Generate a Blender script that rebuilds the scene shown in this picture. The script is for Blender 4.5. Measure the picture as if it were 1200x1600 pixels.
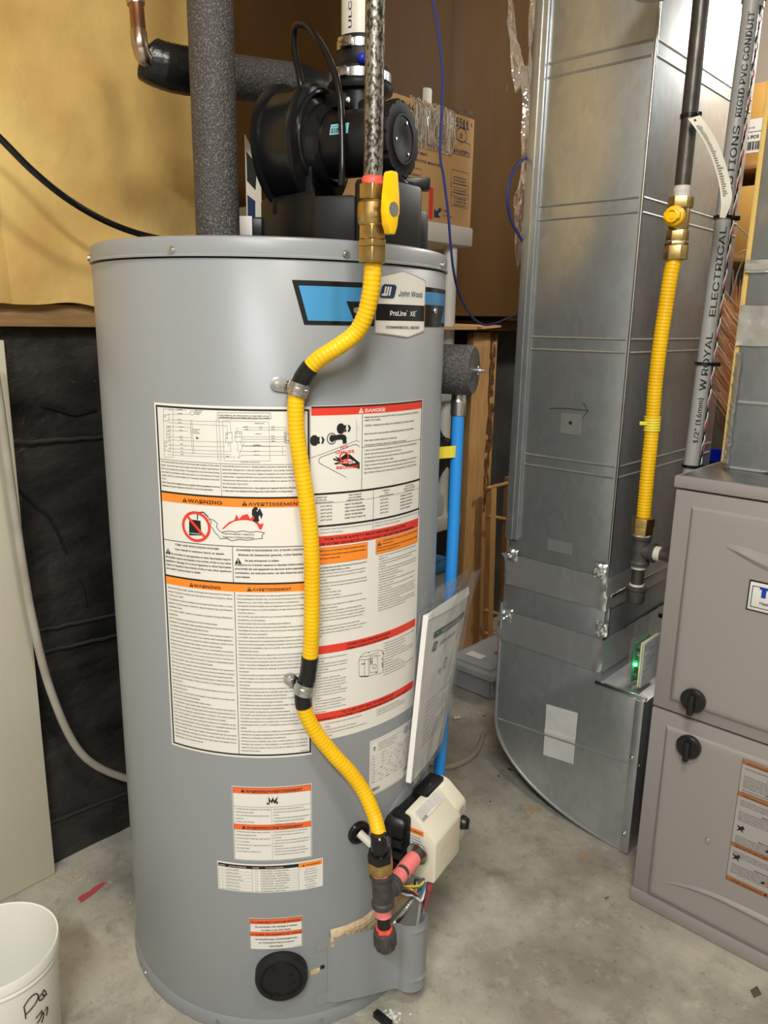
import bpy, bmesh, math, random, os
from mathutils import Vector, Matrix, noise
random.seed(7)
for _o in list(bpy.data.objects): bpy.data.objects.remove(_o)
SC = bpy.context.scene
COL = SC.collection
V = Vector
PI = math.pi
# ------------------------------------------------------------------ camera
# room frame: X along the furnace front (towards the open room), Y into the room, Z up; camera at X=Y=0
H = 1.147
FPX = 1210.0                                  # focal length in pixels of the 1200x1600 frame
AZ = math.radians(42.3)
Rt = V((math.cos(AZ), math.sin(AZ), 0)); Fw = V((-math.sin(AZ), math.cos(AZ), 0)); Up = V((0, 0, 1))
_down = V((-90.0, 4950.0, FPX)).normalized()  # world down seen in camera axes (x right, y down, z ahead)
_z = V((0, 0, 1)); _yc = (_z - _down * _z.dot(_down)).normalized(); _zc = -_down; _xc = _yc.cross(_zc)
if _xc.x < 0: _xc = -_xc
def cam2w(v):
    return Rt * _xc.dot(v) + Fw * _yc.dot(v) + Up * _zc.dot(v)
EYE = V((0, 0, H))
cd = bpy.data.cameras.new('camera'); cam = bpy.data.objects.new('camera', cd); COL.objects.link(cam)
cx, cy, cz = cam2w(V((1, 0, 0))), cam2w(V((0, -1, 0))), cam2w(V((0, 0, -1)))
cam.matrix_world = Matrix(((cx.x, cy.x, cz.x, EYE.x), (cx.y, cy.y, cz.y, EYE.y), (cx.z, cy.z, cz.z, EYE.z), (0, 0, 0, 1)))
cd.sensor_fit = 'VERTICAL'; cd.sensor_height = 36.0; cd.lens = 36.0 * FPX / 1600.0; cd.clip_start = 0.02
SC.camera = cam
# ------------------------------------------------------------------ world, lamps, exposure
wd = bpy.data.worlds.new('world'); SC.world = wd; wd.use_nodes = True
wd.node_tree.nodes['Background'].inputs[0].default_value = (0.9, 0.95, 1.0, 1); wd.node_tree.nodes['Background'].inputs[1].default_value = 0.05
def lamp(name, loc, power, col, radius=0.05, kind='POINT', size=None, rot=None):
    l = bpy.data.lights.new(name, kind); l.energy = power; l.color = col
    if kind == 'POINT': l.shadow_soft_size = radius
    else:
        l.shape = 'RECTANGLE'; l.size, l.size_y = size
    o = bpy.data.objects.new(name, l); o.location = loc; COL.objects.link(o)
    if rot: o.rotation_euler = rot
    return o
lamp('ceiling_bulb_light', (0.0, 0.22, 2.28), 29, (1.0, 0.975, 0.935), 0.12)
lamp('rear_bulb_light', (-0.42, 2.62, 2.06), 26, (1.0, 0.96, 0.90), 0.06)
lamp('fill_light', (0.55, -0.9, 2.38), 46, (0.95, 0.98, 1.0), kind='AREA', size=(1.2, 0.16))  # unseen area light added behind the camera as frontal fill
SC.view_settings.view_transform = 'Standard'; SC.view_settings.look = 'None'
SC.view_settings.exposure = 0.72; SC.view_settings.gamma = 1.0; SC.view_settings.use_curve_mapping = False
SC.cycles.use_denoising = True
SC.cycles.max_bounces = 8; SC.cycles.transparent_max_bounces = 12; SC.cycles.caustics_reflective = False; SC.cycles.caustics_refractive = False
# ------------------------------------------------------------------ geometry helpers
def ray(px, py):
    return cam2w(V((px - 600.0, py - 800.0, FPX)).normalized())
def at(px, py, X=None, Y=None, Z=None, D=None):
    """point of the room seen at a photo pixel, on the plane X=, Y=, Z= or at D metres ahead"""
    v = ray(px, py)
    if X is not None: t = X / v.x
    elif Y is not None: t = Y / v.y
    elif Z is not None: t = (Z - H) / v.z
    else: t = D / v.dot(Fw)
    return EYE + v * t
TR = 0.28
TC = Rt * -0.1867 + Fw * 1.3219               # water heater axis on the floor
def TH(th, r, z):
    a = math.radians(th)
    return TC + (Rt * math.sin(a) - Fw * math.cos(a)) * r + Up * z
def cyl(px, py, r=TR):
    v = ray(px, py); q = v.x ** 2 + v.y ** 2; b = -2 * (v.x * TC.x + v.y * TC.y); c = TC.x ** 2 + TC.y ** 2 - r * r
    t = (-b - math.sqrt(max(b * b - 4 * q * c, 0))) / (2 * q)
    return EYE + v * t
def thz(px, py, r=TR):
    P = cyl(px, py, r); w = P - TC
    return math.degrees(math.atan2(w.dot(Rt), -w.dot(Fw))), P.z
def sz(px, py):
    th, z = thz(px, py)
    return math.radians(th) * TR, z
def frame(ax, hint=None):
    ez = V(ax).normalized(); h = hint if hint is not None else (V((0, 0, 1)) if abs(ez.z) < 0.9 else V((1, 0, 0)))
    ex = (h - ez * h.dot(ez)).normalized(); ey = ez.cross(ex)
    return ex, ey, ez
def catmull(pts, n=8):
    pts = [V(p) for p in pts]
    if len(pts) < 3: return pts
    P = [pts[0] * 2 - pts[1]] + pts + [pts[-1] * 2 - pts[-2]]
    out = []
    for i in range(1, len(P) - 2):
        a, b, c, d = P[i - 1:i + 3]
        for k in range(n):
            t = k / n
            out.append(0.5 * ((2 * b) + (c - a) * t + (2 * a - 5 * b + 4 * c - d) * t * t + (3 * b - a - 3 * c + d) * t ** 3))
    out.append(pts[-1])
    return out
def resample(pts, step):
    L = [0.0]
    for a, b in zip(pts, pts[1:]): L.append(L[-1] + (b - a).length)
    n = max(2, int(L[-1] / step)); out = []; j = 0
    for k in range(n + 1):
        d = L[-1] * k / n
        while j < len(pts) - 2 and L[j + 1] < d: j += 1
        f = (d - L[j]) / max(L[j + 1] - L[j], 1e-9)
        out.append(pts[j].lerp(pts[j + 1], f))
    return out
WL = {}
XF = [None]                                   # a tilt applied to what is being built
class B:
    """collects shapes and links them as ONE mesh object"""
    def __init__(s): s.bm = bmesh.new()
    def _fin(s, faces, mi):
        for f in faces: f.material_index = mi
    def verts(s, pts): return [s.bm.verts.new(p) for p in pts]
    def face(s, vs, mi=0):
        try: f = s.bm.faces.new(vs)
        except ValueError: return None
        f.material_index = mi
        return f
    def poly(s, pts, mi=0): return s.face(s.verts(pts), mi)
    def box(s, a, b, bev=0.0, mi=0, M=None, seg=2):
        a, b = V(a), V(b); c = (a + b) / 2; d = b - a
        r = bmesh.ops.create_cube(s.bm, size=1.0)
        vs = r['verts']
        for v in vs: v.co = V((c.x + v.co.x * d.x, c.y + v.co.y * d.y, c.z + v.co.z * d.z))
        fs = list({f for v in vs for f in v.link_faces}); s._fin(fs, mi)
        if bev > 0:
            es = list({e for v in vs for e in v.link_edges})
            o = bmesh.ops.bevel(s.bm, geom=es, offset=bev, segments=seg, affect='EDGES', profile=0.5)
            s._fin(o['faces'], mi); vs = list({v for f in o['faces'] for v in f.verts} | {v for v in vs if v.is_valid})
        if M is not None:
            for v in vs: v.co = M @ v.co
        return s
    def obox(s, o, ex, ey, ez, a, b, bev=0.0, mi=0):
        o = V(o)
        M = Matrix(((ex.x, ey.x, ez.x, o.x), (ex.y, ey.y, ez.y, o.y), (ex.z, ey.z, ez.z, o.z), (0, 0, 0, 1)))
        return s.box(a, b, bev, mi, M)
    def lathe(s, prof, o, ax=(0, 0, 1), segs=32, mi=0, caps=True, hint=None, arc=None):
        ex, ey, ez = frame(ax, hint); o = V(o); rings = []
        full = arc is None
        n = segs if full else segs + 1
        for r, h in prof:
            ring = []
            for k in range(n):
                t = 2 * PI * k / segs if full else math.radians(arc[0] + (arc[1] - arc[0]) * k / segs)
                ring.append(s.bm.verts.new(o + ez * h + (ex * math.cos(t) + ey * math.sin(t)) * max(r, 1e-5)))
            rings.append(ring)
        for A, C in zip(rings, rings[1:]):
            for k in range(segs):
                k2 = (k + 1) % n if full else k + 1
                s.face((A[k], A[k2], C[k2], C[k]), mi)
        if caps and full:
            s.face(rings[0][::-1], mi); s.face(rings[-1], mi)
        return s
    def tube(s, pts, r, segs=10, mi=0, caps=True, flat=None):
        pts = [V(p) for p in pts]; n = len(pts)
        ts = [(pts[min(i + 1, n - 1)] - pts[max(i - 1, 0)]).normalized() for i in range(n)]
        ex, ey, _ = frame(ts[0], flat)
        rings = []
        for i, p in enumerate(pts):
            ez = ts[i]; ex = (ex - ez * ex.dot(ez)).normalized(); ey = ez.cross(ex)
            rr = r(i / (n - 1)) if callable(r) else (r[i] if isinstance(r, list) else r)
            if isinstance(rr, tuple): ra, rb = rr
            else: ra = rb = rr
            rings.append([s.bm.verts.new(p + ex * ra * math.cos(2 * PI * k / segs) + ey * rb * math.sin(2 * PI * k / segs)) for k in range(segs)])
        for A, C in zip(rings, rings[1:]):
            for k in range(segs): s.face((A[k], A[(k + 1) % segs], C[(k + 1) % segs], C[k]), mi)
        if caps: s.face(rings[0][::-1], mi); s.face(rings[-1], mi)
        return s
    def prism(s, poly, o, ex, ey, ez, h, mi=0, bev=0.0, h0=0.0):
        o = V(o)
        A = [s.bm.verts.new(o + ex * x + ey * y + ez * h0) for x, y in poly]
        C = [s.bm.verts.new(o + ex * x + ey * y + ez * h) for x, y in poly]
        fs = [s.face(A[::-1], mi), s.face(C, mi)]
        n = len(poly)
        for k in range(n): fs.append(s.face((A[k], A[(k + 1) % n], C[(k + 1) % n], C[k]), mi))
        if bev > 0:
            es = list({e for v in A + C for e in v.link_edges})
            r = bmesh.ops.bevel(s.bm, geom=es, offset=bev, segments=2, affect='EDGES', profile=0.5, clamp_overlap=True)
            s._fin(r['faces'], mi)
        return s
    def hexa(s, o, ax, r, h, mi=0, bev=0.001, rot=0.0, n=6):
        ex, ey, ez = frame(ax)
        return s.prism([(r * math.cos(rot + 2 * PI * k / n), r * math.sin(rot + 2 * PI * k / n)) for k in range(n)], o, ex, ey, ez, h, mi, bev)
    def ball(s, c, r, mi=0, sc=(1, 1, 1), u=16, v=10):
        o = bmesh.ops.create_uvsphere(s.bm, u_segments=u, v_segments=v, radius=r)
        for x in o['verts']: x.co = V((x.co.x * sc[0], x.co.y * sc[1], x.co.z * sc[2])) + V(c)
        s._fin(list({f for x in o['verts'] for f in x.link_faces}), mi)
        return s
    def grid(s, f, nu, nv, mi=0):
        G = [[s.bm.verts.new(f(i / nu, j / nv)) for j in range(nv + 1)] for i in range(nu + 1)]
        for i in range(nu):
            for j in range(nv): s.face((G[i][j], G[i + 1][j], G[i + 1][j + 1], G[i][j + 1]), mi)
        return s
    def sheet(s, f, nu, nv, thick, mi=0):
        """grid with a thickness along its normals"""
        P = [[V(f(i / nu, j / nv)) for j in range(nv + 1)] for i in range(nu + 1)]
        def nrm(i, j):
            a = P[min(i + 1, nu)][j] - P[max(i - 1, 0)][j]; b = P[i][min(j + 1, nv)] - P[i][max(j - 1, 0)]
            return a.cross(b).normalized()
        A = [[s.bm.verts.new(P[i][j]) for j in range(nv + 1)] for i in range(nu + 1)]
        C = [[s.bm.verts.new(P[i][j] - nrm(i, j) * thick) for j in range(nv + 1)] for i in range(nu + 1)]
        for i in range(nu):
            for j in range(nv):
                s.face((A[i][j], A[i + 1][j], A[i + 1][j + 1], A[i][j + 1]), mi); s.face((C[i][j], C[i][j + 1], C[i + 1][j + 1], C[i + 1][j]), mi)
        for i in range(nu):
            s.face((A[i][0], C[i][0], C[i + 1][0], A[i + 1][0]), mi); s.face((A[i][nv], A[i + 1][nv], C[i + 1][nv], C[i][nv]), mi)
        for j in range(nv):
            s.face((A[0][j], A[0][j + 1], C[0][j + 1], C[0][j]), mi); s.face((A[nu][j], C[nu][j], C[nu][j + 1], A[nu][j + 1]), mi)
        return s
    def build(s, name, mats, parent=None, loc=None, sharp=38, label=None, recalc=True, smooth=True):
        bm = s.bm
        if XF[0] is not None:
            for v in bm.verts: v.co = XF[0] @ v.co
        if recalc: bmesh.ops.recalc_face_normals(bm, faces=bm.faces[:])
        o0 = V(loc) if loc is not None else (WL[parent.name] if parent else V((0, 0, 0)))
        for v in bm.verts: v.co -= o0
        if smooth:
            for f in bm.faces: f.smooth = True
            ca = math.radians(sharp)
            for e in bm.edges:
                if len(e.link_faces) != 2 or e.link_faces[0].material_index != e.link_faces[1].material_index or e.calc_face_angle(0) > ca: e.smooth = False
        me = bpy.data.meshes.new(name); bm.to_mesh(me); bm.free()
        o = bpy.data.objects.new(name, me)
        for m in (mats if isinstance(mats, (list, tuple)) else [mats]): me.materials.append(m)
        COL.objects.link(o)
        if parent: o.parent = parent
        else: o.location = o0
        WL[o.name] = o0
        if label: o['label'] = label
        return o
def tag(o, label, cat, group=None, kind=None):
    o['label'] = label; o['category'] = cat
    if group: o['group'] = group
    if kind: o['kind'] = kind
    return o
def thing(name, label, cat, loc=(0, 0, 0), group=None):
    o = bpy.data.objects.new(name, None); COL.objects.link(o); o.location = loc; o.empty_display_size = 0.05
    WL[o.name] = V(loc)
    return tag(o, label, cat, group)
def struct(o):
    o['kind'] = 'structure'; return o
# ------------------------------------------------------------------ materials
MATS = {}
def mat(name, col, rough=0.5, metal=0.0, col2=None, nscale=8.0, namt=0.5, bump=None, spec=0.5, coat=0.0, stretch=None, rvar=0.0, alpha=1.0, trans=0.0, emit=None, detail=6.0, vor=None, sheen=0.0, contrast=(0.3, 0.7), ior=1.45):
    m = bpy.data.materials.new(name); m.use_nodes = True; nt = m.node_tree; p = nt.nodes['Principled BSDF']
    N = nt.nodes.new; L = nt.links.new
    p.inputs['Base Color'].default_value = (*col, 1); p.inputs['Roughness'].default_value = rough; p.inputs['Metallic'].default_value = metal
    p.inputs['Specular IOR Level'].default_value = spec; p.inputs['Coat Weight'].default_value = coat; p.inputs['Alpha'].default_value = alpha
    p.inputs['Transmission Weight'].default_value = trans; p.inputs['IOR'].default_value = ior
    if emit: p.inputs['Emission Color'].default_value = (*emit[0], 1); p.inputs['Emission Strength'].default_value = emit[1]
    tc = N('ShaderNodeTexCoord'); mp = N('ShaderNodeMapping'); L(tc.outputs['Object'], mp.inputs[0])
    if stretch: mp.inputs['Scale'].default_value = stretch
    if col2 is not None or rvar:
        nz = N('ShaderNodeTexNoise'); nz.inputs['Scale'].default_value = nscale; nz.inputs['Detail'].default_value = detail; L(mp.outputs[0], nz.inputs['Vector'])
        if col2 is not None:
            rp = N('ShaderNodeMapRange'); rp.inputs[1].default_value, rp.inputs[2].default_value = contrast; L(nz.outputs['Fac'], rp.inputs[0])
            mx = N('ShaderNodeMix'); mx.data_type = 'RGBA'; mx.inputs[6].default_value = (*col, 1); mx.inputs[7].default_value = (*col2, 1)
            mu = N('ShaderNodeMath'); mu.operation = 'MULTIPLY'; mu.inputs[1].default_value = namt; L(rp.outputs[0], mu.inputs[0]); L(mu.outputs[0], mx.inputs[0])
            out = mx.outputs[2]
            if vor:
                vz = N('ShaderNodeTexVoronoi'); vz.inputs['Scale'].default_value = vor[0]; L(mp.outputs[0], vz.inputs['Vector'])
                m2 = N('ShaderNodeMix'); m2.data_type = 'RGBA'; m2.blend_type = 'MULTIPLY'; m2.inputs[0].default_value = vor[1]
                L(out, m2.inputs[6]); bw = N('ShaderNodeRGBToBW'); L(vz.outputs['Color'], bw.inputs[0])
                mr = N('ShaderNodeMapRange'); mr.inputs[3].default_value = 0.55; mr.inputs[4].default_value = 1.1; L(bw.outputs[0], mr.inputs[0])
                L(mr.outputs[0], m2.inputs[7]); out = m2.outputs[2]
            L(out, p.inputs['Base Color'])
        if rvar:
            r2 = N('ShaderNodeMapRange'); r2.inputs[3].default_value = max(rough - rvar, 0.02); r2.inputs[4].default_value = rough + rvar
            L(nz.outputs['Fac'], r2.inputs[0]); L(r2.outputs[0], p.inputs['Roughness'])
    if bump:
        nb = N('ShaderNodeTexNoise'); nb.inputs['Scale'].default_value = bump[0]; nb.inputs['Detail'].default_value = bump[3] if len(bump) > 3 else 4.0; L(mp.outputs[0], nb.inputs['Vector'])
        bp = N('ShaderNodeBump'); bp.inputs['Strength'].default_value = bump[1]; bp.inputs['Distance'].default_value = bump[2]; L(nb.outputs['Fac'], bp.inputs['Height']); L(bp.outputs[0], p.inputs['Normal'])
    MATS[name] = m
    return m
def clear(name, tint, rough, base, bump=None, gain=1.0):
    m = bpy.data.materials.new(name); m.use_nodes = True; nt = m.node_tree; N = nt.nodes.new; L = nt.links.new
    nt.nodes.remove(nt.nodes['Principled BSDF']); out = nt.nodes['Material Output']
    t = N('ShaderNodeBsdfTransparent'); t.inputs[0].default_value = (*tint, 1); g = N('ShaderNodeBsdfGlossy'); g.inputs['Color'].default_value = (1, 1, 1, 1); g.inputs['Roughness'].default_value = rough
    d = N('ShaderNodeBsdfDiffuse'); d.inputs[0].default_value = (*tint, 1); mx = N('ShaderNodeMixShader'); m2 = N('ShaderNodeMixShader'); fr = N('ShaderNodeLayerWeight'); fr.inputs[0].default_value = 0.5
    pw = N('ShaderNodeMath'); pw.operation = 'POWER'; pw.inputs[1].default_value = 4.0; L(fr.outputs['Facing'], pw.inputs[0])
    k = N('ShaderNodeMath'); k.operation = 'MULTIPLY_ADD'; k.inputs[1].default_value = 0.5 * gain; k.inputs[2].default_value = 0.045 * gain; k.use_clamp = True; L(pw.outputs[0], k.inputs[0])
    if bump:
        tc = N('ShaderNodeTexCoord'); nb = N('ShaderNodeTexNoise'); nb.inputs['Scale'].default_value = bump[0]; nb.inputs['Detail'].default_value = 4; L(tc.outputs['Object'], nb.inputs['Vector'])
        b = N('ShaderNodeBump'); b.inputs['Strength'].default_value = bump[1]; b.inputs['Distance'].default_value = bump[2]; L(nb.outputs['Fac'], b.inputs['Height']); L(b.outputs[0], g.inputs['Normal']); L(b.outputs[0], fr.inputs['Normal'])
    m2.inputs[0].default_value = base; L(t.outputs[0], m2.inputs[1]); L(d.outputs[0], m2.inputs[2]); L(k.outputs[0], mx.inputs[0]); L(m2.outputs[0], mx.inputs[1]); L(g.outputs[0], mx.inputs[2]); L(mx.outputs[0], out.inputs[0])
    MATS[name] = m
    return m
def s2l(r, g, b):
    return tuple(((c / 255) / 12.92 if c <= 10 else ((c / 255 + 0.055) / 1.055) ** 2.4) for c in (r, g, b))
M_paint = mat('grey_enamel', s2l(139, 143, 145), 0.34, bump=(6, 0.02, 0.002), spec=0.5, rvar=0.03, nscale=3)
M_furn = mat('taupe_enamel', s2l(150, 144, 140), 0.42, bump=(900, 0.06, 0.0004))
M_galv = mat('galvanized_steel', (0.64, 0.675, 0.69), 0.32, 0.80, (0.42, 0.455, 0.475), 3.4, 0.75, bump=(3.2, 0.10, 0.01, 3.0), rvar=0.10, vor=(70, 0.22), stretch=(1, 1, 0.55), detail=10)
M_foil = mat('foil_tape', (0.74, 0.75, 0.74), 0.32, 0.80, (0.60, 0.61, 0.60), 12, 0.5, bump=(30, 0.28, 0.006, 4.0))
M_zinc = mat('zinc_plated_steel', (0.66, 0.66, 0.66), 0.26, 1.0, (0.4, 0.4, 0.4), 40, 0.6)
M_chrome = mat('bright_screw_steel', (0.8, 0.8, 0.8), 0.18, 1.0)
M_brass = mat('brass', (0.62, 0.44, 0.17), 0.32, 1.0, (0.30, 0.20, 0.08), 60, 0.6, bump=(300, 0.1, 0.0006))
M_iron = mat('black_iron', (0.055, 0.052, 0.048), 0.36, 0.6, (0.16, 0.145, 0.12), 70, 0.5, bump=(160, 0.35, 0.001), stretch=(1, 1, 0.4))
M_cast = mat('cast_iron', (0.05, 0.048, 0.047), 0.55, 0.3, (0.11, 0.10, 0.095), 90, 0.6, bump=(400, 0.5, 0.0008))
M_wiron = mat('worn_steel_pipe', (0.25, 0.235, 0.20), 0.36, 0.7, (0.035, 0.028, 0.022), 300, 0.95, bump=(320, 0.4, 0.001), stretch=(1, 1, 0.55), contrast=(0.45, 0.57))
M_yel = mat('yellow_jacket', s2l(240, 192, 16), 0.40, col2=s2l(222, 166, 8), nscale=30, namt=0.5, spec=0.45)
M_yel2 = mat('yellow_plastic', s2l(245, 195, 15), 0.38)
M_ytape = mat('yellow_tape', s2l(226, 208, 60), 0.5, bump=(200, 0.3, 0.001))
M_blk = mat('black_plastic', (0.008, 0.008, 0.0085), 0.34, bump=(500, 0.12, 0.0004), spec=0.4)
M_blkg = mat('glossy_black_plastic', (0.007, 0.007, 0.008), 0.2)
M_blkm = mat('matt_black_plastic', (0.013, 0.0125, 0.0125), 0.46, bump=(600, 0.25, 0.0005), spec=0.32)
M_tape = mat('black_tape', (0.009, 0.009, 0.009), 0.28, bump=(90, 0.35, 0.002), stretch=(1, 1, 3))
M_foam = mat('grey_pipe_foam', s2l(62, 60, 59), 0.6, col2=s2l(132, 128, 124), nscale=360, namt=0.7, bump=(330, 1.0, 0.0025, 2.0), contrast=(0.50, 0.72))
M_copper = mat('copper', (0.42, 0.22, 0.13), 0.36, 1.0, (0.18, 0.10, 0.06), 30, 0.7)
M_solder = mat('soldered_copper', (0.55, 0.47, 0.38), 0.28, 1.0, (0.3, 0.2, 0.14), 25, 0.7)
M_pink = mat('pink_sealant', s2l(238, 130, 128), 0.5, bump=(150, 0.5, 0.002))
M_red = mat('red_sealant', s2l(228, 88, 72), 0.5, bump=(150, 0.6, 0.002))
M_dope = mat('white_sealant', s2l(205, 200, 190), 0.55, bump=(150, 0.6, 0.002))
M_pvc = mat('white_pvc', s2l(226, 222, 210), 0.36)
M_resin = mat('white_resin', s2l(214, 212, 206), 0.45)
M_conduit = mat('grey_pvc_conduit', s2l(158, 158, 155), 0.4)
M_blue = mat('blue_tube', s2l(44, 142, 224), 0.32)
M_bin = mat('blue_bin_plastic', s2l(60, 120, 165), 0.45)
M_dblue = mat('dark_blue_plastic', s2l(22, 40, 190), 0.35)
M_wire = mat('blue_wire', s2l(42, 54, 118), 0.4)
M_wirew = mat('white_wire', s2l(200, 200, 200), 0.45)
M_cream = mat('cream_plastic', s2l(222, 216, 196), 0.42, bump=(700, 0.08, 0.0004))
M_knobb = mat('black_knob', (0.012, 0.012, 0.012), 0.34)
M_glassfilm = None
M_cream_ins = mat('cream_fibreglass', s2l(214, 192, 156), 0.9, col2=s2l(180, 150, 110), nscale=40, namt=0.6, bump=(120, 0.8, 0.006))
M_ins = mat('yellow_fibreglass', s2l(220, 188, 118), 0.75, col2=s2l(172, 128, 62), nscale=4.2, namt=0.8, bump=(16, 0.35, 0.015, 8.0), spec=0.25, contrast=(0.35, 0.75))
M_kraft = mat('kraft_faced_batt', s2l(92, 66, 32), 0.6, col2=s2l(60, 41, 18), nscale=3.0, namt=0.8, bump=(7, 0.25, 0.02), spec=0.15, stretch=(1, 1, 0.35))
M_wood = mat('pale_wood', s2l(196, 156, 104), 0.6, col2=s2l(150, 106, 62), nscale=14, namt=0.7, stretch=(1, 6, 6), bump=(60, 0.2, 0.002))
M_woodv = mat('pale_wood_upright', s2l(198, 156, 100), 0.6, col2=s2l(156, 112, 64), nscale=14, namt=0.7, stretch=(7, 7, 0.7), bump=(60, 0.2, 0.002))
M_bark = mat('bark', s2l(72, 48, 28), 0.9, col2=s2l(130, 92, 54), nscale=60, namt=0.8, bump=(80, 1.0, 0.01))
M_conc = mat('concrete_floor', s2l(166, 160, 146), 0.62, bump=(240, 0.25, 0.0015, 8.0))
M_wallc = mat('dark_foundation', s2l(70, 70, 68), 0.7, col2=s2l(42, 42, 42), nscale=5, namt=0.9, bump=(20, 0.4, 0.01))
M_poly = mat('black_poly_sheet', (0.012, 0.012, 0.0115), 0.30, col2=(0.045, 0.042, 0.038), nscale=5, namt=0.9, rvar=0.12, bump=(6, 0.9, 0.03, 6.0), stretch=(1, 1, 1.8), spec=0.6)
M_polyt = mat('sheet_crease', (0.035, 0.034, 0.032), 0.45)
M_board = mat('cream_foam_board', s2l(212, 205, 184), 0.7, col2=s2l(196, 190, 172), nscale=2.0, namt=0.8, bump=(80, 0.2, 0.002))
M_plaster = mat('pale_wall_paint', s2l(178, 172, 160), 0.8)
M_ceil = mat('ceiling_board', s2l(176, 158, 128), 0.8)
M_card = mat('cardboard', s2l(210, 168, 116), 0.75, col2=s2l(188, 146, 96), nscale=4, namt=0.6, bump=(90, 0.12, 0.002), stretch=(1, 3, 0.6))
M_cardo = mat('golden_cardboard', s2l(226, 176, 96), 0.7, col2=s2l(206, 156, 80), nscale=4, namt=0.5)
M_white = mat('label_paper', s2l(226, 224, 216), 0.4)
M_whitem = mat('plain_white_paper', s2l(228, 227, 222), 0.6)
M_ink = mat('black_ink', (0.012, 0.012, 0.012), 0.45)
M_gink = mat('grey_ink', s2l(92, 92, 92), 0.45)
M_orange = mat('orange_ink', s2l(246, 140, 44), 0.42)
M_orange2 = mat('red_orange_ink', s2l(236, 104, 50), 0.42)
M_dorange = mat('dimmed_orange_ink', s2l(158, 100, 58), 0.42)  # orange darkened to paint in the dim light on the furnace label
M_redink = mat('red_ink', s2l(224, 62, 46), 0.42)
M_dblueink = mat('navy_ink', s2l(34, 56, 92), 0.4)
M_blueink = mat('blue_ink', s2l(16, 62, 168), 0.4)
M_bluefoil = mat('blue_foil', s2l(84, 170, 232), 0.28, 0.55)
M_silver = mat('silver_edge', (0.7, 0.7, 0.7), 0.3, 0.9)
M_cyan = mat('pale_cyan_paper', s2l(140, 205, 215), 0.45)
M_manila = mat('off_white_tag', s2l(226, 222, 206), 0.6)
M_cord = mat('grey_hose', s2l(176, 170, 158), 0.4, col2=s2l(140, 130, 116), nscale=14, namt=0.6)
M_clear = clear('clear_plastic', (0.96, 0.97, 0.96), 0.08, 0.06)
M_clear2 = clear('clear_polythene', (0.97, 0.95, 0.92), 0.08, 0.05, (9, 1.0, 0.03), 2.2)
M_clear3 = clear('clear_case', (0.96, 0.975, 0.96), 0.06, 0.04)
M_clearbag = clear('clear_bag', (0.98, 0.98, 0.985), 0.10, 0.025, (22, 0.6, 0.012), 0.8)
M_tub = mat('cloudy_plastic', s2l(200, 204, 206), 0.3, alpha=0.55, bump=(30, 0.4, 0.01))
M_vinyl = mat('clear_vinyl_tube', s2l(186, 178, 158), 0.2, alpha=0.6)
M_pcb = mat('green_circuit_board', s2l(20, 120, 70), 0.4)
M_led = mat('green_led', (0.1, 1.0, 0.45), 0.3, emit=((0.10, 1.0, 0.42), 14.0))
M_bristle = mat('copper_bristle', s2l(222, 152, 100), 0.45, col2=s2l(250, 214, 176), nscale=30, namt=0.8)
M_redscrap = mat('faded_red_tape', s2l(170, 72, 74), 0.7)
M_leaf = mat('dry_leaf', s2l(96, 74, 50), 0.8)
M_dust = mat('white_crumbs', s2l(224, 222, 214), 0.8)
M_saw = mat('sawdust', s2l(180, 150, 104), 0.9)
M_dsteel = mat('dark_shim', s2l(88, 84, 78), 0.5)
M_gtape = clear('packing_tape', (0.93, 0.9, 0.85), 0.10, 0.10, (45, 1.0, 0.02), 2.5)
M_wires = [mat('wire_' + n, s2l(*c), 0.4) for n, c in (('yellow', (225, 200, 60)), ('green', (40, 130, 70)), ('teal', (40, 110, 150)), ('orange', (220, 130, 40)), ('navy', (30, 40, 90)), ('white', (210, 210, 205)))]
def floor_nodes(m):
    nt = m.node_tree; N = nt.nodes.new; L = nt.links.new; p = nt.nodes['Principled BSDF']
    tc = N('ShaderNodeTexCoord')
    def nz(scale, detail, lo, hi, rough=0.6):
        n = N('ShaderNodeTexNoise'); n.inputs['Scale'].default_value = scale; n.inputs['Detail'].default_value = detail; n.inputs['Roughness'].default_value = rough
        L(tc.outputs['Object'], n.inputs['Vector']); r = N('ShaderNodeMapRange'); r.inputs[1].default_value = lo; r.inputs[2].default_value = hi; L(n.outputs['Fac'], r.inputs[0])
        return r.outputs[0]
    def mix(a, b, f, k=1.0):
        mx = N('ShaderNodeMix'); mx.data_type = 'RGBA'
        if isinstance(a, tuple): mx.inputs[6].default_value = (*a, 1)
        else: L(a, mx.inputs[6])
        mx.inputs[7].default_value = (*b, 1)
        mu = N('ShaderNodeMath'); mu.operation = 'MULTIPLY'; mu.inputs[1].default_value = k; L(f, mu.inputs[0]); L(mu.outputs[0], mx.inputs[0])
        return mx.outputs[2]
    c = mix(s2l(186, 180, 164), s2l(130, 128, 118), nz(3.2, 10, 0.40, 0.64), 0.9)
    c = mix(c, s2l(122, 125, 115), nz(9.0, 10, 0.48, 0.68, 0.68), 0.5)
    c = mix(c, s2l(140, 112, 98), nz(2.6, 9, 0.55, 0.70), 0.45)
    c = mix(c, s2l(206, 200, 184), nz(22, 10, 0.56, 0.72, 0.7), 0.55)
    c = mix(c, s2l(96, 90, 80), nz(16, 10, 0.54, 0.72, 0.72), 0.55)
    c = mix(c, s2l(78, 74, 66), nz(70, 6, 0.58, 0.72, 0.7), 0.55)
    L(c, p.inputs['Base Color'])
floor_nodes(M_conc)
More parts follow.
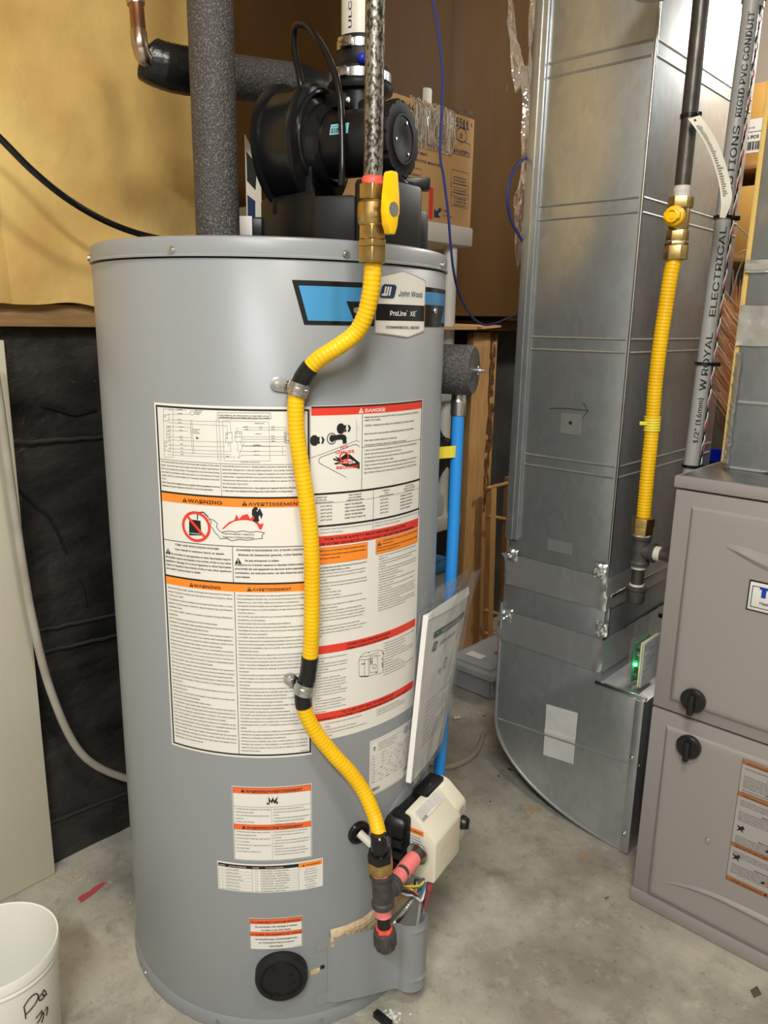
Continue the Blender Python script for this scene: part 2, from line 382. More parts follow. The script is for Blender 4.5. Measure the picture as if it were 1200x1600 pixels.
# ------------------------------------------------------------------ lettering: glyph outlines laid flat on labels
FONTS = {}
def load_font():
    try:
        f = os.path.join(bpy.utils.system_resource('DATAFILES'), 'fonts', 'Inter.woff2')
        return bpy.data.fonts.load(f)
    except Exception:
        return None
CH = "ABCDEFGHIJKLMNOPQRSTUVWXYZabcdefghijklmnopqrstuvwxyz0123456789.,:;'\"!?/()-+&%°éèêàûôçÉ®•=# "
def make_glyphs(bold):
    fnt = load_font() if 'f' not in FONTS else FONTS['f']; FONTS['f'] = fnt
    objs = []
    def mk(body):
        cu = bpy.data.curves.new('glyph', 'FONT'); cu.body = body; cu.size = 1.0; cu.resolution_u = 2; cu.fill_mode = 'FRONT'
        if fnt: cu.font = fnt
        cu.offset = 0.018 if bold else 0.008
        o = bpy.data.objects.new('glyph', cu); COL.objects.link(o); return o
    bar = mk('|'); pairs = [(c, mk(c), mk(c + '|')) for c in CH]
    bpy.context.view_layer.update(); dg = bpy.context.evaluated_depsgraph_get()
    def grab(o):
        e = o.evaluated_get(dg); me = e.to_mesh(); vs = [(v.co.x, v.co.y) for v in me.vertices]; fs = [tuple(p.vertices) for p in me.polygons]; e.to_mesh_clear()
        return vs, fs
    bx = max(v[0] for v in grab(bar)[0]); G = {}
    for c, a, b in pairs:
        va, fa = grab(a); vb, _ = grab(b); G[c] = (va, fa, max(v[0] for v in vb) - bx)
    for o in [bar] + [x for t in pairs for x in t[1:]]:
        cu = o.data; bpy.data.objects.remove(o); bpy.data.curves.remove(cu)
    return G
GL = {False: make_glyphs(False), True: make_glyphs(True)}
CAPH = 0.727
def twidth(t, h, bold=False):
    return sum(GL[bold].get(c, GL[bold]['-'])[2] for c in t) * h / CAPH
class Print:
    """flat print: shapes in (s, t) metres on a surface given by place(s, t, lift)"""
    def __init__(s, place, lift=0.0006, curved=False):
        s.p = place; s.b = B(); s.mats = []; s.lift = lift; s.curved = curved; s.k = 0
    def mi(s, m):
        if m not in s.mats: s.mats.append(m)
        return s.mats.index(m)
    def up(s, lv): return s.lift + 0.00012 * lv
    def rect(s, a, b, m, lv=0):
        (x0, y0), (x1, y1) = a, b
        n = max(1, int(abs(x1 - x0) / 0.012)) if s.curved else 1
        A = [s.b.bm.verts.new(s.p(x0 + (x1 - x0) * k / n, y0, s.up(lv))) for k in range(n + 1)]
        C = [s.b.bm.verts.new(s.p(x0 + (x1 - x0) * k / n, y1, s.up(lv))) for k in range(n + 1)]
        for k in range(n): s.b.face((A[k], A[k + 1], C[k + 1], C[k]), s.mi(m))
    def frame(s, a, b, w, m, lv=1):
        (x0, y0), (x1, y1) = a, b
        s.rect((x0, y0), (x1, y0 + w), m, lv); s.rect((x0, y1 - w), (x1, y1), m, lv); s.rect((x0, y0), (x0 + w, y1), m, lv); s.rect((x1 - w, y0), (x1, y1), m, lv)
    def line(s, a, b, w, m, lv=1):
        a, b = V((*a, 0)), V((*b, 0)); d = (b - a)
        if d.length < 1e-7: return
        d.normalize(); n = V((-d.y, d.x, 0)) * w / 2
        L = (b - a).length; k = max(1, int(L / 0.015)) if s.curved else 1
        for i in range(k):
            p, q = a.lerp(b, i / k), a.lerp(b, (i + 1) / k)
            s.b.poly([s.p(v.x, v.y, s.up(lv)) for v in (p + n, p - n, q - n, q + n)], s.mi(m))
    def lines(s, pts, w, m, lv=1, close=False):
        pts = list(pts)
        for a, b in zip(pts, pts[1:] + ([pts[0]] if close else [])): s.line(a, b, w, m, lv)
    def poly(s, pts, m, lv=1):
        tri = [V((x, y, 0)) for x, y in pts]
        from mathutils.geometry import tessellate_polygon
        vs = [s.b.bm.verts.new(s.p(x, y, s.up(lv))) for x, y in pts]
        for t in tessellate_polygon([tri]): s.b.face([vs[i] for i in t], s.mi(m))
    def disc(s, c, r, m, lv=1, ry=None, n=20):
        ry = ry or r
        s.poly([(c[0] + r * math.cos(2 * PI * k / n), c[1] + ry * math.sin(2 * PI * k / n)) for k in range(n)], m, lv)
    def ring(s, c, r, w, m, lv=1, ry=None, n=24):
        ry = ry or r
        s.lines([(c[0] + r * math.cos(2 * PI * k / n), c[1] + ry * math.sin(2 * PI * k / n)) for k in range(n)], w, m, lv, True)
    def text(s, t, x, y, h, m=None, bold=False, w=None, align='L', lv=2, shear=0.0, maxw=None):
        """baseline start (x, y), cap height h; w squeezes or stretches the line to a width"""
        m = m or M_ink; g = GL[bold]; k = h / CAPH; W = twidth(t, h, bold)
        if maxw and W > maxw: w = maxw
        sx = (w / W) if (w and W) else 1.0
        if align == 'C': x -= W * sx / 2
        elif align == 'R': x -= W * sx
        i = s.mi(m); up = s.up(lv)
        for c in t:
            va, fa, adv = g.get(c, g['-'])
            vs = [s.b.bm.verts.new(s.p(x + (a * k + shear * b * k) * sx, y + b * k, up)) for a, b in va]
            for f in fa: s.b.face([vs[q] for q in f], i)
            x += adv * k * sx
    def para(s, txt, x0, x1, ytop, ybot, h, pitch, m=None, bold=False, just=True, lv=2, indent=0.0):
        y = ytop - h
        for par in txt.split('\n'):
            words = par.split(); cur = ''; out = []
            ind = indent if par.startswith('•') else 0.0
            for wd_ in words:
                t = (cur + ' ' + wd_).strip()
                if twidth(t, h, bold) > (x1 - x0 - ind) and cur: out.append(cur); cur = wd_
                else: cur = t
            out.append(cur)
            for n, l in enumerate(out):
                if y < ybot: return
                full = n < len(out) - 1
                s.text(l, x0 + ind, y, h, m, bold, w=(x1 - x0 - ind) if (full and just) else None, lv=lv)
                y -= pitch
        return y
    def tri(s, x, y, h, m=None, lv=2, mark=None):
        s.poly([(x, y), (x + h * 1.1, y), (x + h * 0.55, y + h)], m or M_ink, lv)
        if mark: s.rect((x + h * 0.49, y + h * 0.3), (x + h * 0.61, y + h * 0.72), mark, lv + 1); s.rect((x + h * 0.49, y + h * 0.12), (x + h * 0.61, y + h * 0.22), mark, lv + 1)
    def build(s, name, parent, **k):
        return s.b.build(name, s.mats, parent, recalc=False, smooth=False, **k)
def on_tank(s, t, lift): return TH(math.degrees(s / TR), TR + lift, t)
def on_plane(o, ex, ey):
    n = ex.cross(ey).normalized(); o = V(o)
    return lambda s, t, lift: o + ex * s + ey * t + n * lift
X1, Y1, Z1 = V((1, 0, 0)), V((0, 1, 0)), V((0, 0, 1))
# ================================================================== THE SETTING
def nz(x, y, z=0.0): return noise.noise(V((x, y, z)))
WX = -1.64                                     # foundation face
struct(B().box((-1.9, -1.9, -0.12), (2.1, 3.5, 0.0)).build('floor', M_conc))
struct(B().box((-1.9, -1.9, 2.45), (2.1, 3.5, 2.55)).build('ceiling', M_ceil))
struct(B().box((-1.9, -1.9, 0.0), (WX, 3.5, 1.127)).build('wall_left', M_wallc))
wall_left = struct(B().box((-1.9, -1.9, 1.127), (-1.70, 3.5, 2.45)).build('wall_upper', M_wallc))
struct(B().box((-1.64, 3.38, 0), (2.1, 3.5, 2.45)).build('wall_back', M_plaster))
struct(B().box((2.0, -1.9, 0), (2.1, 3.38, 2.45)).build('wall_right', M_plaster))
struct(B().box((-1.64, -1.9, 0), (2.0, -1.8, 2.45)).build('wall_front', M_plaster))
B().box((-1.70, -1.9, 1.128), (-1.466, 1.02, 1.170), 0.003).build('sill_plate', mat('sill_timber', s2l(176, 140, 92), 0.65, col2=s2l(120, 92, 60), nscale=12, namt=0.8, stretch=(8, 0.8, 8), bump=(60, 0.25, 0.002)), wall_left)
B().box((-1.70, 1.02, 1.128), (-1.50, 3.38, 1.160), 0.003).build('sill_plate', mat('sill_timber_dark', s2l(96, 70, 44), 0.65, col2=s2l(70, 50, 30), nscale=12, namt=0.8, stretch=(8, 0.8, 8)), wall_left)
ys = [-1.0, -0.61, -0.21, 0.19, 0.60, 1.03, 1.42, 1.82, 2.22, 2.62, 3.02]
for i, (a, b) in enumerate(zip(ys, ys[1:])):
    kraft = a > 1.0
    def f(u, v, a=a, b=b, kraft=kraft):
        y = a + (b - a) * u; z = 1.172 + (2.44 - 1.172) * v
        e = min(u, 1 - u) * 2
        if kraft: d = 0.010 * min(1, e * 6) + 0.012 * nz(y * 3, z * 2.0, 3)
        else:
            d = 0.020 * nz(y * 2.3, z * 2.3) + 0.008 * nz(y * 9, z * 9, 2) + 0.006 * min(1, e * 8)
            if v < 0.10: d += 0.014 * math.sin(v / 0.10 * PI) * (0.6 + 0.5 * nz(y * 4, 5))
        return V((-1.515 + d, y, z))
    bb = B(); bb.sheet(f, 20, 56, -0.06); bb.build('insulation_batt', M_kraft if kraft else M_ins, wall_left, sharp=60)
q = B(); sA, sB = at(806, 300, X=-1.49), at(832, 300, X=-1.49); q.box((-1.70, sA.y, 1.161), (-1.487, sB.y, 1.72), 0.002); q.build('stud', M_woodv, wall_left)
q = B(); sA, sB = at(802, 252, X=-1.478), at(832, 252, X=-1.478); q.box((-1.70, sA.y, 1.722), (-1.478, sB.y, 1.745), 0.002); q.build('blocking', M_bark, wall_left)
# black poly sheet hung over the foundation, with its folds
def fsh(u, v):
    y = -0.2 + 1.5 * u; z = 1.126 * v
    d = 0.008 * nz(y * 3, z * 4) + 0.004 * nz(y * 11, z * 9, 4) - 0.012 * max(0, (v - 0.93) / 0.07)
    for zz, w in ((0.93, .004), (0.42, .004), (0.39, .003), (0.11, .004)): d += w * math.exp(-((z - zz - 0.02 * math.sin(y * 2)) / 0.006) ** 2)
    return V((-1.486 + d, y, z))
bb = B(); bb.sheet(fsh, 90, 120, -0.001)
sheet = tag(bb.build('black_poly_sheet', M_poly, sharp=80), 'black plastic sheet with creases hung over the foundation under the timber sill', 'plastic sheet')
for k_, (a_, b_) in enumerate((((19, 692), (156, 683)), ((64, 985), (182, 960)), ((64, 1020), (185, 992)), ((72, 1288), (205, 1236)))):
    pa_, pb_ = at(*a_, X=-1.478), at(*b_, X=-1.478); q = B(); q.tube([pa_.lerp(pb_, t / 14) + Z1 * 0.003 * nz(t * .5, k_) for t in range(-2, 18)], [(0.0035, 0.0011)] * 20, 8, flat=Z1); q.build('sheet_fold', M_polyt, sheet)
for k_, L_ in enumerate((((62, 632), (90, 640), (118, 648), (150, 640)), ((28, 762), (55, 790), (80, 812), (104, 862)), ((122, 905), (130, 925), (134, 945)))):
    q = B(); q.tube(catmull([at(*p, X=-1.479) for p in L_], 6), 0.0022, 6); q.build('sheet_crease', M_ink, sheet)
bd = B(); bd.box((-1.474, -1.4, 0.001), (-1.452, 0.583, 1.105), 0.002)
tag(bd.build('foam_board', M_board), 'cream insulation board standing against the foundation beside the black sheet', 'board')
# ================================================================== WATER HEATER
wh = thing('water_heater', 'tall grey cylindrical gas water heater covered in printed warning labels', 'water heater', TC)
b = B(); b.lathe([(0.262, 0.0), (0.276, 0.002), (0.2795, 0.012), (0.28, 0.03), (0.28, 1.2225), (0.2785, 1.2245), (0.2, 1.2245)], TC, segs=128); jacket = b.build('jacket', M_paint, wh, label='grey enamelled steel jacket')
b = B(); b.lathe([(0.2795, 1.2262), (0.2828, 1.2262), (0.2828, 1.2285), (0.2815, 1.2300), (0.2815, 1.2455), (0.2795, 1.2505), (0.2745, 1.2525), (0.10, 1.2525), (0.001, 1.2525)], TC, segs=128); b.build('lid', M_paint, wh)
b = B()
prof = []
n = 160
G0 = []
for k in range(n):
    th = 360.0 * k / n; rag = 0.0022 * (nz(th * 0.35, 1) + 0.5 * nz(th * 1.1, 7))
    G0.append([TH(th, 0.2840 + rag * 0.6, 0.0), TH(th, 0.2850 + rag, 0.004), TH(th, 0.2835 + rag * 0.3, 0.022), TH(th, 0.2815, 0.0265), TH(th, 0.279, 0.0265)])
R = [[b.bm.verts.new(p) for p in row] for row in G0]
for k in range(n):
    for j in range(4): b.face((R[k][j], R[(k + 1) % n][j], R[(k + 1) % n][j + 1], R[k][j + 1]))
b.build('base_ring', M_paint, wh, sharp=60)
def rad(th):
    a = math.radians(th); return Rt * math.sin(a) - Fw * math.cos(a)
def tan(th):
    a = math.radians(th); return Rt * math.cos(a) + Fw * math.sin(a)
def screw(o, ax, r, parent, m=None, name='screw', slot=True):
    q = B(); q.lathe([(r, 0), (r, r * 0.35), (r * 0.8, r * 0.6), (0.0001, r * 0.65)], o, ax, 12)
    if slot:
        ex, ey, ez = frame(ax); q.obox(V(o) + ez * r * 0.6, ex, ey, ez, (-r * 0.75, -r * 0.12, 0), (r * 0.75, r * 0.12, r * 0.12))
    return q.build(name, m or M_zinc, parent)
def hexscrew(o, ax, r, parent, m=None, name='screw'):
    q = B(); q.lathe([(r * 1.25, 0), (r * 1.25, r * 0.25), (r, r * 0.3)], o, ax, 14); q.hexa(o, ax, r, r * 0.9, bev=r * 0.12)
    return q.build(name, m or M_zinc, parent)
for th in (-69.4, -19.7, 27.6, 72.1, 118, 164, 210, 250):
    hexscrew(TH(th, 0.2815, 1.2335), rad(th), 0.0042, wh)
for th, z in ((-15.1, 0.014), (47, 0.016), (-52, 0.012), (20, .013)):
    hexscrew(TH(th, 0.2825, z), rad(th), 0.0038, wh)
# ---- jacket details: round embossed port plate, sensor cap, slot
def patch(name, m, s0, s1, z0, z1, lift, parent, rr=0.0, label=None):
    q = B(); ns = max(4, int((s1 - s0) / 0.008))
    def f(u, v): return on_tank(s0 + (s1 - s0) * u, z0 + (z1 - z0) * v, lift)
    q.sheet(f, ns, 1, 0.0004); return q.build(name, m, parent, label=label)
def rpatch(name, m, c, r, lift, parent, n=40, h=0.003, label=None):
    q = B(); ring2 = []; cen = q.bm.verts.new(on_tank(c[0], c[1], lift)); pr = None
    rings = []
    for rr_, l in ((r * 0.5, lift), (r * 0.93, lift), (r, 0.0)):
        rings.append([q.bm.verts.new(on_tank(c[0] + rr_ * math.cos(2 * PI * k / n), c[1] + rr_ * math.sin(2 * PI * k / n), l)) for k in range(n)])
    for k in range(n): q.face((cen, rings[0][k], rings[0][(k + 1) % n]))
    for A, C in zip(rings, rings[1:]):
        for k in range(n): q.face((A[k], A[(k + 1) % n], C[(k + 1) % n], C[k]))
    return q.build(name, m, parent, label=label, sharp=70)
S0 = math.radians(57) * TR
rpatch('port_plate', M_paint, (S0, 0.317), 0.066, 0.002, wh)
ct, cz_ = thz(440, 1520)
q = B(); q.lathe([(0.0425, -0.004), (0.0425, 0.010), (0.041, 0.0145), (0.0385, 0.016), (0.034, 0.0155), (0.033, 0.0120), (0.0305, 0.0118), (0.0295, 0.0135), (0.012, 0.0135), (0.0001, 0.0135)], TH(ct, TR, cz_), rad(ct), 48)
capo = q.build('sensor_cap', M_blkm, wh, label='round black plastic sensor cap')
for dx, dz in ((0.016, 0.004), (-0.008, -0.031), (0.020, -0.012), (-0.012, 0.020)):
    q = B(); q.box((-0.003, -0.003, 0), (0.003, 0.003, 0.0165), 0.0006)
    ex, ey, ez = frame(rad(ct)); M = Matrix(((ey.x, ex.x, ez.x, 0), (ey.y, ex.y, ez.y, 0), (ey.z, ex.z, ez.z, 0), (0, 0, 0, 1)))
    for v in q.bm.verts: v.co = M @ v.co + TH(ct, TR, cz_) + tan(ct) * dx + Z1 * dz
    q.build('cap_nub', M_blkm, capo)
ss, zs = sz(495, 1518)
q = B(); q.sheet(lambda u, v: on_tank(ss - 0.011 + 0.016 * u, zs - 0.0060 * (0.5 + 0.5 * math.sin(u * PI)) + 0.0120 * v * (0.5 + 0.5 * math.sin(u * PI)) + 0.003 * u, 0.0006), 6, 2, 0.0004); slot = q.build('inspection_slot', M_cream_ins, wh, label='small slot with cream insulation showing')
q = B(); q.sheet(lambda u, v: on_tank(ss + 0.006 + 0.007 * u, zs + 0.003 + 0.007 * v, 0.0007), 3, 2, 0.0004); q.build('slot_end', M_blkm, slot)
# ---- grommet with the sensor lead
gt, gz = thz(560, 1300)
q = B(); q.lathe([(0.0195, 0), (0.0195, 0.003), (0.017, 0.0055), (0.013, 0.0055), (0.011, 0.003), (0.0001, 0.003)], TH(gt, TR, gz), rad(gt), 28); gro = q.build('grommet', M_blkg, wh, label='round black rubber grommet')
p0 = TH(gt, TR + 0.003, gz); p1 = TH(gt + 2.2, TR + 0.028, gz - 0.014); p2 = TH(gt + 5.5, TR + 0.048, gz - 0.040); p3 = TH(gt + 9, TR + 0.05, gz - 0.085)
pts = catmull([p0, p1, p2, p3, TH(gt + 15, TR + 0.045, gz - 0.13), TH(gt + 22, TR + 0.03, gz - 0.155)], 8)
q = B(); q.tube(pts[:11], 0.0068, 12); q.build('sensor_sleeve', M_pvc, gro, label='white sleeve'); q = B(); q.tube(pts[10:], 0.0062, 12); q.build('sensor_lead', M_blk, gro)
# ---- access door in the lower jacket
opq = []
edge = [(515, 1452), (540, 1445), (565, 1434), (585, 1418), (602, 1404), (622, 1388), (640, 1380), (662, 1376)]
es = [sz(*p) for p in edge]
q = B()
def fop(u, v):
    k = u * (len(es) - 1); i = min(int(k), len(es) - 2); fr = k - i
    s = es[i][0] + (es[i + 1][0] - es[i][0]) * fr; zt = es[i][1] + (es[i + 1][1] - es[i][1]) * fr
    return on_tank(s, zt + (min(0.155, zt - 0.004) - zt) * v, 0.0012 + 0.004 * math.sin(min(v * 6, 1) * PI / 2) + 0.001 * nz(s * 90, v * 20))
q.sheet(fop, 36, 10, 0.001); q.build('access_opening', M_cream_ins, wh, label='cream insulation bared in the opening behind the door', sharp=70)
q = B(); q.tube([on_tank(s, z, 0.0012) for s, z in es], 0.0012, 6); q.build('opening_rim', M_paint, wh)
top = [(525, 1465), (545, 1461), (563, 1457), (600, 1448), (619, 1443), (626, 1444), (633, 1447), (647, 1447.5), (657, 1444), (663, 1440), (668, 1432), (667, 1427), (662, 1423.5)]
tp = catmull([TH(22.5, TR + 0.0015, 0.172)] + [at(x, y, Z=0.172) for x, y in top], 4)
z0, z1 = 0.044, 0.172
q = B()
NV = 26; NU = len(tp) - 1
def fdoor(u, v):
    k = min(int(round(u * NU)), NU); P = V(tp[k]); z = z0 + (z1 - z0) * v
    w = P - TC; w.z = 0; w.normalize()
    sel = min(1, max(0, (u - 0.55) / 0.1))
    bead = 0.0028 * sel * (math.exp(-((z - 0.158) / 0.0022) ** 2) + math.exp(-((z - 0.060) / 0.0022) ** 2))
    P = P + w * bead; P.z = z - (0.010 * u if v < 0.02 else 0)
    return P
q.sheet(fdoor, NU, 40, 0.001); door = q.build('access_door', M_paint, wh, sharp=60, label='bent grey sheet steel burner access door')
for zz in (0.164, 0.056):
    q = B(); q.sheet(lambda u, v: on_tank(0.090 + 0.024 * u, zz - 0.012 + 0.020 * v - (0.004 * (1 - u)), 0.0014), 5, 2, 0.001); q.build('door_tab', M_paint, door)
# burner wiring glimpsed behind the door
ch = thing('burner_wiring', 'bundle of coloured wires and ribbed burner tube under the gas control', 'wires', TH(55, 0.30, 0.17))
w0 = at(620, 1376, D=1.07); w1 = at(642, 1390, D=1.075); w2 = at(660, 1385, D=1.09); w3 = at(655, 1372, D=1.11)
rw = random.Random(4)
for i, m in enumerate(M_wires):
    o = V((0, 0, -0.0028 * i)) + tan(55) * 0.002 * (i % 2)
    e1, e2, e3 = rw.uniform(-4, 4), rw.uniform(-5, 6), rw.uniform(-4, 4)
    pts = catmull([at(614, 1372 + 1.2 * i, D=1.085) + o * .5, at(628 + e1, 1382 + e3 * .6 + .6 * i, D=1.075) + o, at(643 + e2, 1387 + 1.8 * i + e1, D=1.07 + .004 * e3), at(656 + e3, 1386 + 1.6 * i + e2 * .6, D=1.085) + o, at(663 + e1 * .5, 1377 + e3, D=1.10), at(660 + 1.2 * i, 1364, D=1.115)], 8)
    q = B(); q.tube(pts, 0.0019, 8); q.build('wire', m, ch)
pts = resample(catmull([at(652, 1375, D=1.12), at(648, 1398, D=1.115), at(634, 1420, D=1.11), at(617, 1442, D=1.12), at(612, 1452, D=1.13)], 14), 0.0010)
q = B(); q.tube(pts, lambda t: 0.0048 + 0.0011 * math.sin(t * len(pts) * 2 * PI / 4.0), 10); q.build('ribbed_tube', M_zinc, ch, sharp=80, label='ribbed steel burner tube')
q = B(); q.tube(catmull([at(660, 1375, D=1.13), at(657, 1410, D=1.13), at(652, 1445, D=1.13), at(652, 1470, D=1.13)], 6), 0.0028, 8); q.build('burner_lead', M_dope, ch)
q = B(); q.tube(catmull([at(666, 1375, D=1.12), at(662, 1408, D=1.125), at(660, 1425, D=1.13)], 6), 0.0028, 8); q.build('burner_lead', M_zinc, ch)
q = B(); q.tube(catmull([at(672, 1380, D=1.11), at(668, 1400, D=1.115), at(664, 1418, D=1.12)], 6), [0.005, 0.006, 0.006, 0.0055, 0.004, 0.003, 0.003, 0.003, 0.003, 0.003, 0.003, 0.003, 0.003], 8); q.build('igniter_boot', M_redscrap, ch)
# ---- printed labels wrapped round the jacket
def cpaper(name, s0, s1, t0, t1, parent, m=None, label=None, lift=0.0004, pts=None):
    q = B(); n = max(4, int((s1 - s0) / 0.008))
    if pts is None:
        q.sheet(lambda u, v: on_tank(s0 + (s1 - s0) * u, t0 + (t1 - t0) * v, lift), n, 1, 0.0003)
    return q.build(name, m or M_white, parent, label=label)
EN1 = "You must provide all wiring of the proper size outside of the water heater. You must obey local codes and electric utility requirements when you install this wiring. This appliance must be electrically grounded in accordance with local codes or, in the absence of local codes, with the current edition of Canadian Electrical Code CSA C22.1."
EN1B = "Note: If any of the original wire as supplied with the appliance must be replaced, it must be replaced with 105°C wire or its equivalent."
FR1 = "Vous devez fournir tout le câblage externe servant à alimenter le chauffe-eau en électricité. Utilisez des câbles de calibre approprié. Vous devez vous conformer à tout code d'installation local ainsi qu'aux règles d'installation de votre fournisseur de service d'électricité. L'appareil doit être mis à la terre conformément aux codes locaux ou, en l'absence de codes locaux, en conformité avec l'édition en vigueur du \"Code canadien de l'électricité, CSA C22.1\"."
FR1B = "Note: le remplacement de tout câble original de l'appareil doit être effectué à l'aide de câbles ayant une résistance thermique d'au moins 105°C, ou l'équivalent."
HZE = "    Do not store or use gasoline or other flammable vapors and liquids in the vicinity of this or any other appliance. Storage of or use of gasoline or other flammable vapors or liquids in the vicinity of this or any other appliance can result in serious injury or death."
HZF = "    Ne pas entreposer ni utiliser d'essence ou d'autres vapeurs ou liquides inflammables à proximité de cet appareil ou de tout autre appareil à combustion, car cela peut entraîner des blessures graves, voire fatales."
BE = """Read and follow water heater warnings and instructions in Owner's manual. If manual is missing, you may obtain one free of charge by calling 1-800-821-2017
This appliance must be installed in accordance with local codes, or in the absence of local codes, CAN/CSA-B149.1 Natural Gas and Propane Installation Code.
This water heater meets or exceeds Canadian Energy Efficiency Regulations.
Not for installation in Manufactured Home (Mobile Home).
Suitable for combination water (potable) heating and space heating and not suitable for space heating applications only.
The water heater shall not be connected to any heating system or components previously used with a non-potable water heating appliance.
Toxic chemicals, such as used for boiler treatment, shall not be introduced into a potable water heater used for space heating.
Minimum clearances from combustibles or non-combustible construction: 0 inches (0 cm) sides, 0 inches (0 cm) back and 6 inches (15,2 cm) from vent. For closet installation, 5-1/2 inches (14,0 cm) front. A minimum of 24 inches (61 cm) should be allowed for access to replaceable parts such as the drain valve, relief valve and thermostat.
When this system requires water at temperatures higher than required for other uses, a means such as a mixing valve shall be installed to temper the water at center point of use in order to reduce scald hazard potential.
Do not spray aerosols, including cleaning bleach, cleaners and other chemicals near the heater. These chemicals will damage the flammable vapor sensor.
Do not place any other items near the water heater as it can cover or damage the sensor.
If the sensor is immersed or damaged in any manner it can malfunction and must be replaced immediately.
Never tamper with the flammable vapor sensor.
The flammable vapor sealed water heater must be vented to the outdoors by means of a special venting system and meets the requirements of the local codes and may be vented directly on the floor. This system requires PVC or CPVC piping. Consult installation instructions for details.
This water heater has been tested and certified for installation at the altitude range indicated on the rating plate. For installation above the altitude range indicated, consult the manufacturer's representative.
The water heater, as all water heaters, will eventually leak. Do not install without adequate drainage provisions where water flow will cause damage. Note: Normal condensation from water vapor may appear to be a leaking tank. See instruction manual."""
BF = """Lisez et suivez les instructions et mises en garde fournies avec le manuel qui accompagne le chauffe-eau. Si ce manuel n'est pas fourni, il suffit de téléphoner au 1-800-821-2017 pour en obtenir un gratuitement.
Cet appareil doit être installé selon les règlements locaux, ou en l'absence de règlements locaux, le Code d'installation du gaz naturel et du propane, CAN/CSA-B149.1.
Ce chauffe-eau est conforme aux normes d'efficacité énergétique canadiennes, ou les surpasse.
Ne pas installer dans une maison préfabriquée (MOBILE).
Approprié pour une combinaison de chauffage d'eau (potable) et chauffage de locaux mais ne convient pas pour les applications de chauffage de locaux seulement.
Le chauffe-eau ne doit être raccordé à aucun système ou composante ayant servi auparavant à un appareil de chauffage d'eau non potable.
Ne pas introduire de produits chimiques toxiques, comme ceux servant au traitement de chaudières, dans un chauffe-eau potable utilisé pour le chauffage des locaux.
Dégagements minimum par rapport aux constructions combustibles ou non combustibles: 0 po (0 cm) des côtés, 0 po (0 cm) de l'arrière et 6 po (15,2 cm) de l'évent; installation dans un placard: 5-1/2 po (14,0 cm) de l'avant. Assurez un dégagement de 24 po (61 cm) pour l'entretien des pièces comme le robinet de vidange, la soupape de décharge et le thermostat.
Lorsque le système requiert une température d'eau plus chaude que pour d'autres usages, un moyen tel qu'une valve de mélange doit être installé pour tempérer l'eau au point central d'utilisation afin de réduire le risque de brûlures.
N'utilisez pas de produits en aérosol, javellisant, nettoyants et autres produits chimiques près du chauffe-eau. Ces produits peuvent endommager le détecteur de vapeurs inflammables.
N'installez pas d'autres articles à proximité du chauffe-eau car ils pourraient recouvrir ou endommager le capteur.
Si le détecteur est submergé ou endommagé, il peut cesser de fonctionner et doit être remplacé immédiatement.
Ne jamais altérer le détecteur de vapeurs inflammables.
Ce chauffe-eau étanche aux vapeurs inflammables doit être ventilé vers l'extérieur au moyen d'un système de ventilation spécial et peut être installé directement sur le plancher. La tuyauterie doit être en polypropylène, PVC ou CPVC. Consultez le manuel d'installation pour les détails.
Ce chauffe-eau a été testé et certifié pour une installation à l'altitude indiquée sur la plaque signalétique. Pour une installation à une altitude supérieure, consultez le représentant du fabricant.
Comme tous les chauffe-eau, celui-ci peut couler un jour. Ne pas l'installer sans prévoir un drain adéquat. La condensation normale de la vapeur d'eau peut laisser croire à une fuite du réservoir. Consultez le manuel d'instructions."""
# big label, first sheet
L1 = cpaper('warning_sheet', -0.1398, 0.0845, 0.5085, 1.0345, wh, label='large white sheet with wiring diagram and orange warning bands')
P = Print(on_tank, curved=True)
P.frame((-0.1368, 0.512), (0.0840, 1.0312), 0.0026, M_ink)
for z in (0.9092, 0.7845): P.rect((-0.1368, z - 0.0013), (0.084, z + 0.0013), M_ink, 1)
P.rect((-0.1342, 0.8955), (0.0814, 0.9079), M_orange); P.rect((-0.1342, 0.7715), (0.0814, 0.7832), M_orange)
P.rect((-0.1342, 0.8382), (0.0814, 0.8392), M_ink, 1); P.rect((-0.0254, 0.7845), (-0.0246, 0.8385), M_ink, 1); P.rect((-0.0244, 0.5146), (-0.0236, 0.7715), M_ink, 1); P.rect((-0.0384, 0.9105), (-0.0378, 0.956), M_gink, 1)
P.rect((-0.1342, 0.9556), (0.0814, 0.9562), M_gink, 1)
P.para(EN1, -0.1325, -0.0400, 0.9546, 0.92, 0.0029, 0.0049); P.para(EN1B, -0.1325, -0.0400, 0.9250, 0.91, 0.0029, 0.0048, bold=True)
P.para(FR1, -0.0362, 0.0800, 0.9546, 0.92, 0.0029, 0.0049); P.para(FR1B, -0.0362, 0.0800, 0.9250, 0.91, 0.0029, 0.0048, bold=True)
P.tri(-0.098, 0.8978, 0.0070, M_ink, 2, M_orange); P.text('WARNING', -0.0895, 0.8980, 0.0072, bold=True, w=0.052)
P.tri(-0.010, 0.8978, 0.0070, M_ink, 2, M_orange); P.text('AVERTISSEMENT', -0.0010, 0.8980, 0.0066, bold=True, w=0.0735)
P.tri(-0.093, 0.7732, 0.0064, M_ink, 2, M_orange); P.text('WARNING', -0.086, 0.7738, 0.0060, bold=True, w=0.042)
P.tri(-0.006, 0.7732, 0.0064, M_ink, 2, M_orange); P.text('AVERTISSEMENT', 0.002, 0.7738, 0.0054, bold=True, w=0.055)
